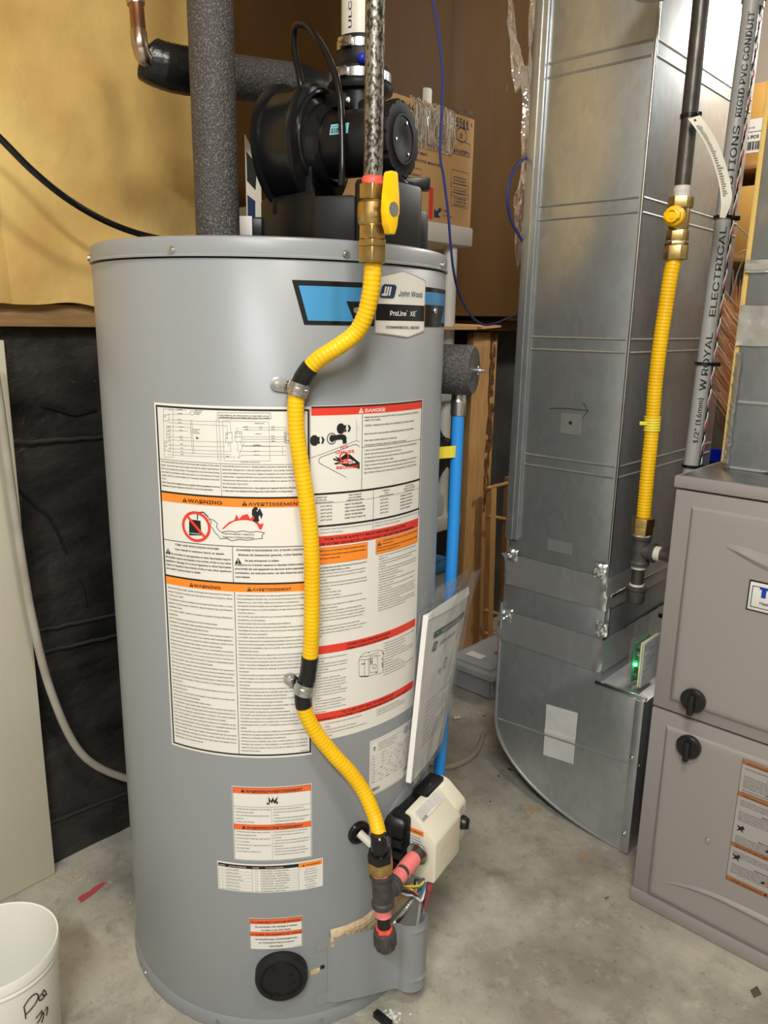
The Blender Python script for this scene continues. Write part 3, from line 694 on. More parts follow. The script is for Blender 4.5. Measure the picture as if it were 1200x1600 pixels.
# hazard picture
qx = lambda X, Y: sz(230 + X / 2.727, 610 + Y / 2.727)
c = qx(209, 580); P.ring(c, 0.0205, 0.0040, M_redink, 3)
P.poly([qx(180, 548), qx(228, 555), qx(232, 617), qx(180, 617)], M_ink, 2)
P.lines([qx(215, 550), qx(216, 520), qx(240, 518), qx(262, 540)], 0.0016, M_ink, 2)
P.line((c[0] - 0.014, c[1] + 0.015), (c[0] + 0.014, c[1] - 0.015), 0.0038, M_redink, 3)
P.text('FLAMMABLE', qx(182, 606)[0], qx(182, 609)[1], 0.0022, M_white, True, w=0.0165, lv=3)
fl = [(318, 590), (350, 560), (372, 552), (380, 528), (392, 548), (405, 532), (428, 526), (440, 548), (452, 530), (470, 558), (480, 570), (496, 565), (488, 592)]
P.poly([qx(*p) for p in fl], M_redink, 1)
pm = [(447, 508), (455, 498), (462, 512), (470, 516), (480, 500), (493, 528), (486, 548), (480, 530), (474, 540), (478, 556), (468, 560), (450, 558), (458, 540), (446, 530)]
P.poly([qx(*p) for p in pm], M_ink, 2); P.disc(qx(463, 504), 0.0028, M_ink, 2)
vp = [(262, 545), (275, 560), (268, 575), (282, 590), (290, 605), (305, 620), (312, 632), (340, 630), (360, 640), (395, 634), (430, 638), (465, 632), (492, 630), (488, 618), (500, 606), (470, 600), (440, 604), (410, 598), (380, 603), (345, 598), (318, 604), (306, 596), (296, 580), (300, 566), (284, 552)]
P.lines([qx(*p) for p in vp], 0.0008, M_ink, 2, True)
a, b2 = qx(320, 612), qx(456, 617); P.text('Flammable Vapors', a[0], a[1], 0.0033, w=b2[0] - a[0]); a, b2 = qx(320, 626), qx(456, 631); P.text('Vapeurs Inflammables', a[0], a[1], 0.0033, w=b2[0] - a[0])
P.text('FIRE AND EXPLOSION HAZARD', -0.079, 0.8325, 0.0036, bold=True, w=0.070, align='C'); P.text("DANGER D'INCENDIE OU D'EXPLOSION", 0.0275, 0.8325, 0.0036, bold=True, w=0.094, align='C')
P.text('Can result in serious injury or death', -0.076, 0.8255, 0.0038, bold=True, w=0.078, align='C'); P.text('Risque de blessures graves, voire fatales', 0.028, 0.8255, 0.0038, bold=True, w=0.090, align='C')
P.tri(-0.1325, 0.8175, 0.0090, M_ink, 2, M_white); P.tri(-0.0222, 0.8135, 0.0090, M_ink, 2, M_white)
P.para(HZE, -0.1222, -0.028, 0.8215, 0.815, 0.0037, 0.0058, bold=True); P.para(HZE[len('    Do not store or use gasoline or other '):], -0.1325, -0.0275, 0.8157, 0.787, 0.0037, 0.0058, bold=True)
P.text("Ne pas entreposer ni utiliser", -0.008, 0.8172, 0.0038, bold=True); P.para(HZF[len("    Ne pas entreposer ni utiliser "):], -0.0222, 0.079, 0.8145, 0.787, 0.0037, 0.0060, bold=True)
P.para(BE, -0.1315, -0.0275, 0.7685, 0.516, 0.0031, 0.00585); P.para(BF, -0.0205, 0.0785, 0.7685, 0.517, 0.00295, 0.00535)
P.text('100304852', 0.079, 0.516, 0.0022, M_gink, align='R')
# wiring diagram
g = lambda X, Y: sz(240 + X / 5.0, 620 + Y / 5.0)
G = M_gink; lw = 0.00035
def gl(*pts): P.lines([g(*p) for p in pts], lw, G)
gl((78, 95), (155, 95), (155, 470), (85, 470), (78, 95)); gl((490, 180), (505, 495), (528, 500), (512, 180), (490, 180)); gl((540, 185), (900, 195), (910, 500), (553, 500), (540, 185))
for y0, y1, x1 in ((103, 103, 260), (135, 135, 290), (178, 195, 600), (200, 225, 575), (232, 238, 290), (262, 268, 275), (312, 318, 300), (335, 352, 560), (375, 390, 560), (402, 425, 600), (428, 450, 610), (452, 470, 640)): gl((115, y0), (x1, y1))
for y in (238, 258, 312, 330, 350, 385, 425, 455): gl((690, y), (1040, y))
gl((600, 195), (603, 280)); gl((575, 225), (578, 280)); gl((600, 345), (605, 430)); gl((585, 345), (588, 390)); gl((655, 350), (660, 425), (800, 428)); gl((680, 350), (690, 380), (1005, 385), (1010, 455)); gl((660, 480), (710, 350)); gl((660, 480), (690, 455)); gl((652, 235), (655, 275)); gl((290, 245), (298, 318)); gl((300, 180), (318, 440), (305, 440), (290, 180))
for (x, y, w, h) in ((565, 280, 50, 75), (638, 272, 52, 78), (80, 140, 42, 48), (105, 228, 25, 95), (90, 345, 42, 75), (1020, 275, 60, 85)):
    P.lines([g(x, y), g(x + w, y), g(x + w, y + h), g(x, y + h)], lw * 1.3, G, 1, True)
    for j in range(max(1, int(h / 28))):
        for i in range(max(1, int(w / 26))): P.disc(g(x + 12 + i * 24, y + 14 + j * 26), 0.0009, G, 1, n=8)
P.ring(g(1052, 318), 0.0042, 0.0005, G); P.ring(g(838, 241), 0.0016, 0.0004, G, n=12); P.ring(g(303, 125), 0.003, 0.0004, G, n=12); P.poly([g(330, 312), g(358, 322), g(338, 330)], M_ink)
for x, y, t in ((185, 100, 'YELLOW/RED'), (190, 132, 'WHITE/RED'), (190, 178, 'YELLOW'), (192, 202, 'YELLOW'), (205, 236, 'ORANGE'), (205, 262, 'BLACK'), (205, 312, 'WHITE'), (210, 332, 'BLACK'), (210, 370, 'GREEN'), (212, 402, 'BLACK'), (212, 428, 'WHITE'), (215, 450, 'GREEN'), (705, 236, 'YELLOW'), (715, 256, 'BLACK'), (920, 236, 'BLACK'), (920, 256, 'WHITE'), (920, 308, 'BLACK'), (920, 328, 'WHITE'), (920, 348, 'GREEN'), (568, 468, 'GREEN'), (780, 378, 'BLACK/RED 105'), (780, 384, 'MTW OR TEW'), (785, 426, 'BLACK 105'), (785, 456, 'WHITE 105'), (790, 210, 'PRESSURE SWITCH'), (795, 292, 'AIR SWITCH'), (680, 512, 'JUNCTION BOX - BOITE DE JONCTION'), (320, 108, 'THERMAL SWITCH'), (322, 122, 'INTERRUPTEUR'), (322, 136, 'THERMIQUE'), (308, 256, 'SPARK IGNITOR'), (308, 270, 'ALLUMEUR'), (308, 284, 'ELECTRONIQUE')):
    a = g(x, y); P.text(t, a[0], a[1], 0.0014, M_ink, True)
a, b2 = g(495, 118), g(915, 178); P.lines([g(500, 122), g(912, 126), g(918, 172), g(500, 168)], 0.0005, M_gink, 1, True)
for t, y in (('ELECTRICAL RATING 120V 5A OR LESS 60 HZ', 147), ('ASSEMBLEES ELECTRIQUES 120V 5A 60HZ', 163)):
    a, b2 = g(510, y), g(905, y + 4); P.text(t, a[0], a[1], 0.0021, bold=True, w=b2[0] - a[0])
P.build('printing', L1, label='black and orange printed warnings')
# big label, second sheet
L2 = cpaper('danger_sheet', 0.0855, 0.2925, 0.5290, 1.0355, wh, label='large white sheet with red danger band and faucet picture')
P = Print(on_tank, curved=True)
SR = 0.2902
P.rect((0.0865, 1.0325), (SR, 1.0348), M_ink, 1); P.rect((0.2885, 0.853), (SR, 1.0348), M_ink, 1)
P.rect((0.0865, 1.0222), (0.2886, 1.0326), M_redink)
for z in (0.9122, 0.8655): P.rect((0.0865, z - 0.0012), (0.2890, z + 0.0016), M_ink, 1)
P.rect((0.1622, 0.912), (0.1630, 1.0222), M_ink, 1); P.rect((0.1632, 0.9748), (0.2886, 0.9754), M_ink, 1); P.rect((0.1832, 0.851), (0.1838, 0.912), M_ink, 1); P.rect((0.0865, 0.8985), (0.2886, 0.8989), M_gink, 1)
P.tri(0.1560, 1.0234, 0.0078, M_white, 2, M_redink); P.text('DANGER', 0.1665, 1.0242, 0.0068, M_white, True, w=0.036)
h = lambda X, Y: sz(480 + X / 6.316, 620 + Y / 6.316)
for (x, y) in ((70, 430), (330, 313)):
    P.disc(h(x, y), 0.0062, M_ink, 2, 0.0075)
    P.poly([h(x + 32, y - 30), h(x + 52, y - 38), h(x + 50, y + 5), h(x + 34, y)], M_ink, 2); P.poly([h(x + 30, y + 10), h(x + 55, y + 8), h(x + 52, y + 35), h(x + 36, y + 30)], M_ink, 2)
    P.poly([h(x + 66, y - 38), h(x + 84, y - 34), h(x + 100, y - 5), h(x + 84, y + 32), h(x + 66, y + 30), h(x + 78, y - 2)], M_ink, 2)
P.ring(h(240, 412), 0.0065, 0.0012, M_ink, 2, 0.0075); P.disc(h(245, 410), 0.0042, M_ink, 3, 0.0050)
P.poly([h(240, 382), h(340, 368), h(372, 376), h(386, 400), h(386, 458), h(348, 462), h(346, 428), h(330, 420), h(240, 432)], M_ink, 3)
P.lines([h(30, 605), h(484, 430), h(515, 447)], 0.0005, M_ink); P.line(h(484, 430), h(484, 225), 0.0004, M_gink); P.lines([h(500, 330), h(496, 312), h(506, 300)], 0.0004, M_gink)
P.lines([h(515, 492), h(480, 468), h(440, 478), h(140, 592), h(115, 612), h(112, 640), h(130, 660), h(385, 795)], 0.0007, M_ink)
P.poly([h(258, 604), (h(300, 620)), h(272, 586), h(320, 606), h(380, 560), h(420, 568), h(515, 650), h(515, 712), h(440, 690), h(380, 690), h(330, 662), h(270, 668), h(266, 655), h(316, 640), h(254, 622)], M_ink, 1)
P.ring(h(362, 590), 0.0065, 0.0020, M_redink, 2, 0.006)
for t, x0, x1, y, m in (('HOT', 322, 402, 512, M_redink), ('CHAUDE', 274, 462, 560, M_redink), ('BURN', 316, 450, 660, M_redink), ('BRULURE', 282, 502, 712, M_redink)):
    a, b2 = h(x0, y), h(x1, y - 12); P.text(t, a[0], a[1], 0.0054, m, True, w=b2[0] - a[0], lv=4)
P.para("Water temperature over 125°F (51°C) can cause severe burns instantly or death from scalds.", 0.1662, 0.285, 1.0195, 1.0, 0.0034, 0.0042, just=False)
P.para("Children, disabled and elderly are at highest risk of being scalded.", 0.1662, 0.285, 1.0078, 0.99, 0.0034, 0.0042, just=False)
P.para("See instruction manual before setting temperature at water heater.", 0.1662, 0.285, 0.9960, 0.98, 0.0034, 0.0042, just=False)
P.para("Feel water before bathing or showering.\nTemperature limiting valves are available, see manual.", 0.1662, 0.287, 0.9865, 0.975, 0.0034, 0.0064, just=False)
P.para("L'eau, à une température supérieure à 125°F (51°C), peut instantanément causer des brûlures graves ou entraîner la mort.\nLe risque de brûlures est plus élevé chez les enfants, les personnes handicapées et les personnes âgées.\nLisez la notice d'instruction avant de régler la température du chauffe-eau.\nVérifiez la température de l'eau avant de prendre un bain ou une douche.\nDes robinets limiteurs de température sont disponibles. Consultez la notice.", 0.1662, 0.286, 0.9725, 0.915, 0.0033, 0.0054, just=False)
for t, x, y in (('TEMPERATURE', 0.1000, 0.9068), ('SETTING, SEE', 0.1000, 0.9030), ('INSTRUCTION MANUAL', 0.1050, 0.8994)): P.text(t, x, y, 0.0024, bold=True, align='C')
for t, y in (('TIME TO PRODUCE', 0.9068), ('2nd & 3rd DEGREE', 0.9030), ('BURNS ON ADULT SKIN', 0.8994)): P.text(t, 0.1520, y, 0.0024, bold=True, align='C')
for t, y in (('THERMOSTAT -', 0.9068), ('VOIR LE', 0.9030), ("MANUEL D'INSTRUCTIONS", 0.8994)): P.text(t, 0.2080, y, 0.0022, bold=True, align='C', maxw=0.040)
for t, y in (("DELAI D'EXECUTION", 0.9068), ('BRULURE A 2e ET 3e DEGRE', 0.9030), ('SUR LA PEAU ADULTE', 0.8994)): P.text(t, 0.2600, y, 0.0022, bold=True, align='C', maxw=0.048)
for i, (a, t, f) in enumerate((('160°F (71°C)', 'ABOUT 1/2 SECOND', 'ENVIRON 1/2 SECONDE'), ('150°F (65°C)', 'ABOUT 1 1/2 SECONDS', 'ENVIRON 1 1/2 SECONDE'), ('140°F (60°C)', 'LESS THAN 5 SECONDS', 'MOINS DE 5 SECONDES'), ('130°F (54°C)', 'ABOUT 30 SECONDS', 'ENVIRON 30 SECONDES'), ('120°F (49°C)', 'MORE THAN 5 MINUTES', 'PLUS DE 5 MINUTES'))):
    y = 0.8935 - 0.0050 * i; P.text(a, 0.0990, y, 0.0028, bold=True); P.text(t, 0.1355, y, 0.0030, bold=True, maxw=0.044); P.text(a, 0.1960, y, 0.0026, bold=True); P.text(f, 0.2380, y, 0.0026, bold=True, maxw=0.046)
P.para("Thermostatic Mixing Valves (temperature limiting valves) at points of use to reduce the risk of scalding.", 0.0990, 0.1815, 0.8625, 0.852, 0.0025, 0.0048, M_gink); P.para("Installez des mitigeurs thermostatiques (limiteurs de température) à chaque point d'utilisation pour réduire le risque d'échaudure.", 0.186, 0.286, 0.8625, 0.852, 0.0025, 0.0046, M_gink)
P.rect((0.0865, 0.8362), (0.2886, 0.8508), M_redink)
P.text('FOR YOUR SAFETY READ BEFORE LIGHTING', 0.105, 0.8444, 0.0046, bold=True, w=0.148); P.text('POUR VOTRE SÉCURITÉ LISEZ AVANT DE METTRE EN MARCHE', 0.0885, 0.8376, 0.0046, bold=True, w=0.186)
P.rect((0.0865, 0.8090), (0.1742, 0.8340), M_orange); P.frame((0.0865, 0.8090), (0.1742, 0.8340), 0.0003, M_ink); P.rect((0.1892, 0.8118), (0.2880, 0.8350), M_orange); P.frame((0.1892, 0.8118), (0.2880, 0.8350), 0.0003, M_ink)
P.para("WARNING: If you do not follow these instructions exactly, a fire or explosion may result causing property damage, personal injury or loss of life.", 0.0900, 0.1715, 0.8310, 0.81, 0.0030, 0.0056, bold=True)
P.tri(0.1915, 0.8245, 0.0078, M_dblueink, 2, M_orange); P.para("AVERTISSEMENT: Quiconque ne respecte pas à la lettre les instructions dans la", 0.2015, 0.286, 0.8328, 0.824, 0.0026, 0.0044, bold=True); P.para("présente notice risque de déclencher un incendie ou une explosion entraînant des dommages, des blessures ou la mort.", 0.1915, 0.286, 0.8232, 0.812, 0.0026, 0.0044, bold=True)
P.para("BEFORE OPERATING: ENTIRE SYSTEM MUST BE FILLED WITH WATER AND AIR PURGED FROM ALL LINES.", 0.0900, 0.1735, 0.8055, 0.79, 0.0027, 0.0046, bold=True)
E2 = """A. This appliance does not have a pilot. It is equipped with an ignition device which automatically lights the burner. DO NOT try to light the burner by hand.
B. BEFORE OPERATING smell all around the appliance area for gas. Be sure to smell next to the floor because some gas is heavier than air and will settle on the floor.
WHAT TO DO IF YOU SMELL GAS
• Do not try to light any appliance.
• Do not touch any electric switch. Do not use any phone in your building.
• Immediately call your gas supplier from a neighbour's phone. Follow the gas suppliers' instructions.
• If you cannot reach your gas supplier, call the fire department.
C. Use only your hand to turn the gas control button. Never use tools. If the control button will not turn, don't try to repair it, call a qualified service technician. Force or attempted repair may result in a fire or explosion.
D. Do not use this appliance if any part has been under water. Immediately contact a qualified installer or service agency to replace a flooded water heater. Do not attempt to repair the unit. It must be replaced!"""
F2 = """AVANT LA MISE EN MARCHE, S'ASSURER QUE LE SYSTEME EST REMPLI D'EAU ET PURGE DE L'AIR.
A. Cet appareil ne comporte pas de veilleuse. Il est muni d'un dispositif d'allumage qui allume automatiquement le brûleur. NE TENTEZ PAS d'allumer le brûleur manuellement.
B. AVANT DE LE FAIRE FONCTIONNER, reniflez tout autour de l'appareil pour déceler une odeur de gaz. Reniflez près du plancher car certains gaz sont plus lourds que l'air et peuvent s'accumuler au niveau du sol.
QUE FAIRE SI VOUS SENTEZ UNE ODEUR DE GAZ
• Ne pas tenter d'allumer d'appareil.
• Ne touchez à aucun interrupteur. Ne vous servez pas des téléphones se trouvant dans le bâtiment où vous êtes.
• Appelez immédiatement votre fournisseur de gaz depuis un voisin. Suivez les instructions du fournisseur.
• Si vous ne pouvez rejoindre le fournisseur de gaz, appelez le service des incendies.
C. Ne poussez ou tournez la manette d'admission du gaz qu'à la main. Ne jamais employer d'outil à cet effet. Si la manette reste coincée, ne tentez pas de la réparer; appelez un technicien qualifié. Quiconque tente de forcer la manette ou de la réparer peut déclencher une explosion ou un incendie.
D. N'utilisez pas cet appareil s'il a été plongé dans l'eau, même partiellement. Faites inspecter l'appareil par un technicien qualifié et remplacez toute partie du système de contrôle et toute commande qui ont été plongés dans l'eau."""
P.para(E2, 0.0900, 0.1735, 0.7965, 0.684, 0.0026, 0.0048, just=False); P.para(F2, 0.1950, 0.2860, 0.8095, 0.686, 0.0023, 0.0041, just=False)
P.rect((0.0865, 0.6705), (0.2880, 0.6835), M_redink); P.text('OPERATING INSTRUCTIONS', 0.1400, 0.6775, 0.0042, bold=True, w=0.082); P.text("DIRECTIVES D'UTILISATION", 0.1400, 0.6715, 0.0042, bold=True, w=0.078)
E3 = """1. STOP! Read the safety information above on this label.
2. Turn off all electric power to the appliance.
3. Turn the thermostat counter-clockwise to the lowest setting.
4. Set the switch on the control to the "OFF" position.
5. Do not attempt to light manually.
6. Wait five (5) minutes to clear out any gas. If you then smell gas, STOP! Follow "B" in the safety information above on this label. If you don't smell gas, go to next step.
7. Turn on all electric power to the appliance.
8. Set the switch on the control to the "ON" position.
9. Turn thermostat to desired setting.
10. If the appliance will not operate, follow the instructions "To Turn Off Gas To Appliance" and call your service technician or gas supplier."""
P.para(E3, 0.0905, 0.1420, 0.6655, 0.575, 0.0025, 0.00455, just=False)
F3 = """1. ARRETEZ! Lisez les instructions de sécurité au début de cette étiquette.
2. Coupez l'alimentation électrique de l'appareil.
3. Réglez le thermostat à la position la plus basse.
4. Placez l'interrupteur à la position "OFF".
5. Ne tentez pas d'allumer le brûleur manuellement.
6. Attendez cinq (5) minutes pour laisser échapper tout le gaz. Reniflez tout autour de l'appareil. Si vous sentez une odeur de gaz, ARRETEZ! et passez à l'étape "B".
7. Remettez l'appareil sous tension.
8. Placez l'interrupteur à la position "ON".
9. Réglez le thermostat à la température désirée.
10. Si l'appareil ne se met pas en marche, suivez les instructions intitulées "Comment couper l'admission de gaz de l'appareil"."""
P.para(F3, 0.2080, 0.2860, 0.6660, 0.58, 0.0023, 0.0044, just=False)
k = lambda X, Y: sz(480 + X / 6.316, 960 + Y / 6.316)
for pts in ([(508, 450), (520, 420), (560, 380), (700, 352), (740, 356), (742, 380), (748, 400), (744, 560), (725, 578), (612, 605), (510, 608), (508, 450)], [(508, 450), (600, 440), (720, 400)], [(600, 440), (606, 606)], [(562, 445), (566, 608)], [(615, 412), (690, 400), (694, 560), (616, 574), (615, 412)], [(520, 420), (590, 410), (700, 372)]): P.lines([k(*p) for p in pts], 0.00055, M_ink)
P.line(k(530, 490), k(572, 485), 0.0012, M_ink); P.ring(k(662, 512), 0.0035, 0.0007, M_ink); P.lines([k(622, 440), k(640, 440), k(640, 465), k(622, 465), k(622, 440)], 0.0009, M_ink); P.lines([k(622, 468), k(640, 468), k(640, 490), k(622, 490)], 0.0009, M_ink, 1, True)
for pts in ([(735, 430), (738, 450)], [(738, 470), (738, 520)], [(600, 376), (612, 372)], [(522, 612), (600, 610)], [(670, 575), (690, 570)], [(745, 372), (748, 392)]): P.lines([k(*p) for p in pts], 0.0014, M_ink)
P.rect((0.0865, 0.5615), (0.2885, 0.5748), M_redink); P.text('TO TURN OFF GAS TO APPLIANCE', 0.1320, 0.5688, 0.0044, bold=True, w=0.100); P.text("COMMENT COUPER L'ADMISSION DE GAZ DE L'APPAREIL", 0.0900, 0.5627, 0.0044, bold=True, w=0.180)
P.para("1. Turn the thermostat counter-clockwise to the lowest setting.\n2. Set gas control switch to the \"OFF\" position.\n3. Turn off all electric power to the appliance if service is to be performed.", 0.1050, 0.1760, 0.5580, 0.530, 0.0025, 0.0052, just=False)
P.para("1. Réglez le thermostat à la position la plus basse.\n2. Réglez à la position \"OFF\" et coupez l'alimentation électrique.\n3. Coupez l'alimentation de l'appareil si un entretien est requis.", 0.1960, 0.2860, 0.5570, 0.531, 0.0023, 0.0042, just=False)
P.build('printing', L2, label='black and red printed warnings')
# maker's badge band round the top
q = B()
BD = on_tank
def cyl_poly(name, pts, m, lift, parent, label=None):
    """flat sticker with any outline: rows of quads between its lower and upper edge"""
    q = B(); xs = sorted({p[0] for p in pts}); x0, x1 = xs[0], xs[-1]; n = max(6, int((x1 - x0) / 0.006))
    us = sorted(set([x0 + (x1 - x0) * i / n for i in range(n + 1)] + xs))
    def ext(x):
        ys_ = []
        for a, b in zip(pts, pts[1:] + pts[:1]):
            if abs(a[0] - b[0]) < 1e-9:
                if abs(a[0] - x) < 1e-9: ys_ += [a[1], b[1]]
            elif min(a[0], b[0]) - 1e-9 <= x <= max(a[0], b[0]) + 1e-9: ys_.append(a[1] + (b[1] - a[1]) * (x - a[0]) / (b[0] - a[0]))
        return min(ys_), max(ys_)
    E_ = [ext(x) for x in us]
    A = [[q.bm.verts.new(on_tank(x, e[j], l)) for x, e in zip(us, E_)] for l in (lift, lift - 0.0003) for j in (0, 1)]
    for i in range(len(us) - 1):
        q.face((A[0][i], A[0][i + 1], A[1][i + 1], A[1][i])); q.face((A[2][i], A[2][i + 1], A[0][i + 1], A[0][i])); q.face((A[1][i], A[1][i + 1], A[3][i + 1], A[3][i]))
    return q.build(name, m, parent, label=label)
j = lambda X, Y: sz(400 + X / 2.857, 380 + Y / 2.857)
SE = 0.445
band = cyl_poly('badge_band', [(j(160, 158)[0], 1.1990), (SE, 1.1990), (SE, 1.1425), (j(215, 366)[0], 1.1425)], M_blkg, 0.0004, wh, 'black badge band')
cyl_poly('blue_panel', [(j(190, 182)[0], 1.1922), (SE, 1.1922), (SE, 1.1480), (j(232, 345)[0], 1.1480)], M_bluefoil, 0.0006, band, 'reflective blue panel')
cyl_poly('name_bar', [(j(402, 255)[0], 1.1740), (j(838, 262)[0], 1.1740), (j(820, 345)[0], 1.1425), (j(445, 345)[0], 1.1425)], M_blkg, 0.0008, band)
SL, SRr = 0.1815, 0.2895
cyl_poly('badge_edge', [(SL, 1.2075), (0.232, 1.2185), (SRr, 1.2080), (SRr, 1.1355), (0.246, 1.1265), (SL - 0.001, 1.1325)], M_silver, 0.0010, band)
wb = cyl_poly('name_badge', [(SL + 0.002, 1.2060), (0.232, 1.2165), (SRr - 0.002, 1.2066), (SRr - 0.002, 1.1370), (0.246, 1.1283), (SL + 0.001, 1.1340)], M_white, 0.0012, band, 'white pointed name badge')
cyl_poly('black_stripe', [(SL + 0.001, 1.1722), (SRr - 0.002, 1.1722), (SRr - 0.002, 1.1500), (SL + 0.001, 1.1500)], M_blkg, 0.0014, band)
P = Print(on_tank, lift=0.0019, curved=True)
a = j(548, 228); b2 = j(622, 172); x0, y0, x1_, y1 = a[0], 1.1800, b2[0] + 0.001, 1.1985
P.poly([(x0, y0 + 0.002), (x0 + 0.003, y0), (x1_ - 0.008, y0), (x1_ - 0.004, y0 + 0.002), (x1_, y1 - 0.003), (x1_ - 0.003, y1), (x0 + 0.008, y1), (x0 + 0.004, y1 - 0.003)], M_dblueink, 1)
for o_ in (0.0065, 0.0110, 0.0155): P.poly([(x0 + o_, y0 + 0.0035), (x0 + o_ + 0.0028, y0 + 0.0035), (x0 + o_ + 0.0060, y1 - 0.003), (x0 + o_ + 0.0032, y1 - 0.003)], M_white, 2)
P.poly([(x0 + 0.003, y0 + 0.0030), (x0 + 0.0125, y0 + 0.0030), (x0 + 0.0135, y0 + 0.0058), (x0 + 0.004, y0 + 0.0058)], M_white, 2)
P.text('John Wood', x1_ + 0.004, 1.1838, 0.0104, M_dblueink, w=0.2795 - x1_ - 0.004, lv=2); P.text('®', 0.280, 1.1915, 0.0026, M_dblueink)
P.text('ProLine', 0.2065, 1.1570, 0.0088, M_white, True, w=0.0335, lv=3); P.text('®', 0.2405, 1.1625, 0.003, M_white, True, lv=3); P.text('XE', 0.2480, 1.1570, 0.0088, M_white, True, w=0.0135, lv=3); P.text('®', 0.262, 1.1625, 0.003, M_white, True, lv=3)
P.text('COMMERCIAL GRADE', 0.2000, 1.1395, 0.0046, M_ink, True, w=0.073, lv=2)
P.build('badge_lettering', band)
for X_, Y_ in ((445, 300), (795, 302)):
    th_, z_ = thz(400 + X_ / 2.857, 380 + Y_ / 2.857); screw(TH(th_, TR + 0.0012, z_), rad(th_), 0.0048, band, M_zinc, 'badge_screw')
# two small warnings, code table, sensor label, rating plate
def small(name, s0, s1, t0, t1, lab): return cpaper(name, s0, s1, t0, t1, wh, label=lab)
LA = small('gas_supply_label', -0.0372, 0.0845, 0.3290, 0.4590, 'white label with two orange warning bands and a small explosion picture')
P = Print(on_tank, curved=True); P.frame((-0.0362, 0.3300), (0.0835, 0.4580), 0.0006, M_ink)
for zb in (0.4478, 0.3845): P.rect((-0.0356, zb), (0.0830, zb + 0.0096), M_orange2); P.rect((-0.0356, zb - .0003), (0.0830, zb), M_ink, 1); P.tri(-0.0235, zb + 0.0018, 0.0058); P.text('WARNING/AVERTISSEMENT', -0.0160, zb + 0.0019, 0.0058, bold=True, w=0.0865)
P.rect((-0.0356, 0.4245), (0.0830, 0.4249), M_ink, 1); P.rect((0.0228, 0.386), (0.0231, 0.4245), M_gink, 1); P.rect((0.0228, 0.332), (0.0231, 0.384), M_gink, 1)
cx_, cy_ = 0.0245, 0.4345
P.poly([(cx_ + a_, cy_ + b_) for a_, b_ in ((-.008, -.0065), (-.0088, -.001), (-.0055, -.003), (-.006, .0085), (-.002, .001), (.001, .0078), (.0025, .001), (.0085, .0085), (.006, -.001), (.0092, -.0005), (.0065, -.0065), (.0055, -.002), (.003, -.0045), (.001, .0005), (-.001, -.004), (-.003, .0005), (-.0055, -.0065), (-.006, -.004))], M_ink, 2)
P.para("To reduce the risk of explosion or fire resulting in serious injury or death:\n• Use a new CSA International approved gas supply line.\n• Install a shut-off valve.", -0.0335, 0.0215, 0.4225, 0.387, 0.0026, 0.0056, just=False)
P.para("Afin de réduire le risque d'explosion ou d'incendie entraînant des blessures graves ou la mort:\n• Utilisez une nouvelle conduite d'alimentation en gaz approuvée par CSA International.\n• Installez un robinet d'arrêt.", 0.0255, 0.0815, 0.4225, 0.387, 0.0026, 0.0052, just=False)
P.para("To reduce the risk of death, carbon monoxide poisoning, explosion, or fire:\n• Do not connect a natural gas water heater to an L.P. gas supply.\n• Do not connect an L.P. gas water heater to a natural gas supply.\n• Do not install in a mobile home.", -0.0335, 0.0215, 0.3825, 0.332, 0.0026, 0.0058, just=False)
P.para("Afin de réduire le risque de mort, d'intoxication au monoxyde de carbone, d'explosion, ou d'incendie:\n• Ne pas raccorder un chauffe-eau fonctionnant au gaz naturel à une conduite d'alimentation en gaz propane.\n• Ne pas raccorder un chauffe-eau au gaz propane (PL) à une alimentation en gaz naturel.\n• Ne pas installer dans une maison mobile.", 0.0255, 0.0815, 0.3825, 0.332, 0.0025, 0.0050, just=False)
P.build('printing', LA)
LB = small('status_code_label', -0.0655, 0.1020, 0.2715, 0.3230, 'low wide white table of status codes with an orange corner')
P = Print(on_tank, curved=True); P.frame((-0.0640, 0.2730), (0.0635, 0.3205), 0.0003, M_ink); P.rect((-0.0640, 0.3145), (0.0635, 0.3205), M_ink); P.rect((0.0640, 0.3125), (0.1005, 0.3210), M_orange)
P.text('FLASHES', -0.0625, 0.3163, 0.0024, M_white, True); P.text('ETAT DE LA COMMANDE', -0.046, 0.3163, 0.0024, M_white, True); P.text('FLASHES', -0.0085, 0.3163, 0.0024, M_white, True); P.text('ETAT DE LA COMMANDE', 0.012, 0.3163, 0.0024, M_white, True)
for x in (-0.0505, -0.0095, 0.0045): P.rect((x, 0.273), (x + 0.0003, 0.3145), M_ink, 1)
rows = ['Normal operation', 'Vérifier le capteur', 'Pressure switch open', 'Interrupteur de pression', 'Vapor sensor fault', 'Capteur de vapeurs', 'Flame sense error', 'Contrôle en verrouillage', 'Thermostat sensor', 'Contact service']
for i in range(9):
    y = 0.3145 - 0.0046 * (i + 1); P.rect((0.0045, y), (0.0635, y + .0002), M_ink, 1); P.text(rows[i] + ' - ' + rows[(i + 3) % 10], 0.0062, y + 0.0012, 0.0021, maxw=0.056); P.text(str(1 + i // 2) + '-' + str(i % 4 + 1), -0.0045, y + 0.0012, 0.0022)
for i in range(7):
    y = 0.3145 - 0.0059 * (i + 1); P.rect((-0.064, y), (-0.0095, y + .0002), M_ink, 1); P.text(rows[i], -0.0488, y + 0.0017, 0.0023, maxw=0.037); P.text(str(i), -0.0580, y + 0.0017, 0.0023)
P.tri(0.069, 0.3145, 0.0036); P.text('WARNING', 0.0745, 0.3150, 0.0028, bold=True, w=0.0225)
for i, t in enumerate(('Turn off power to', 'appliance before any', 'service is performed.', 'Coupez l\'alimentation', 'de l\'appareil avant', 'tout entretien.', 'See service manual', 'for more details.')): P.text(t, 0.0822, 0.3075 - 0.0044 * i - 0.0012 * (i // 3), 0.0022, align='C')
P.build('printing', LB)
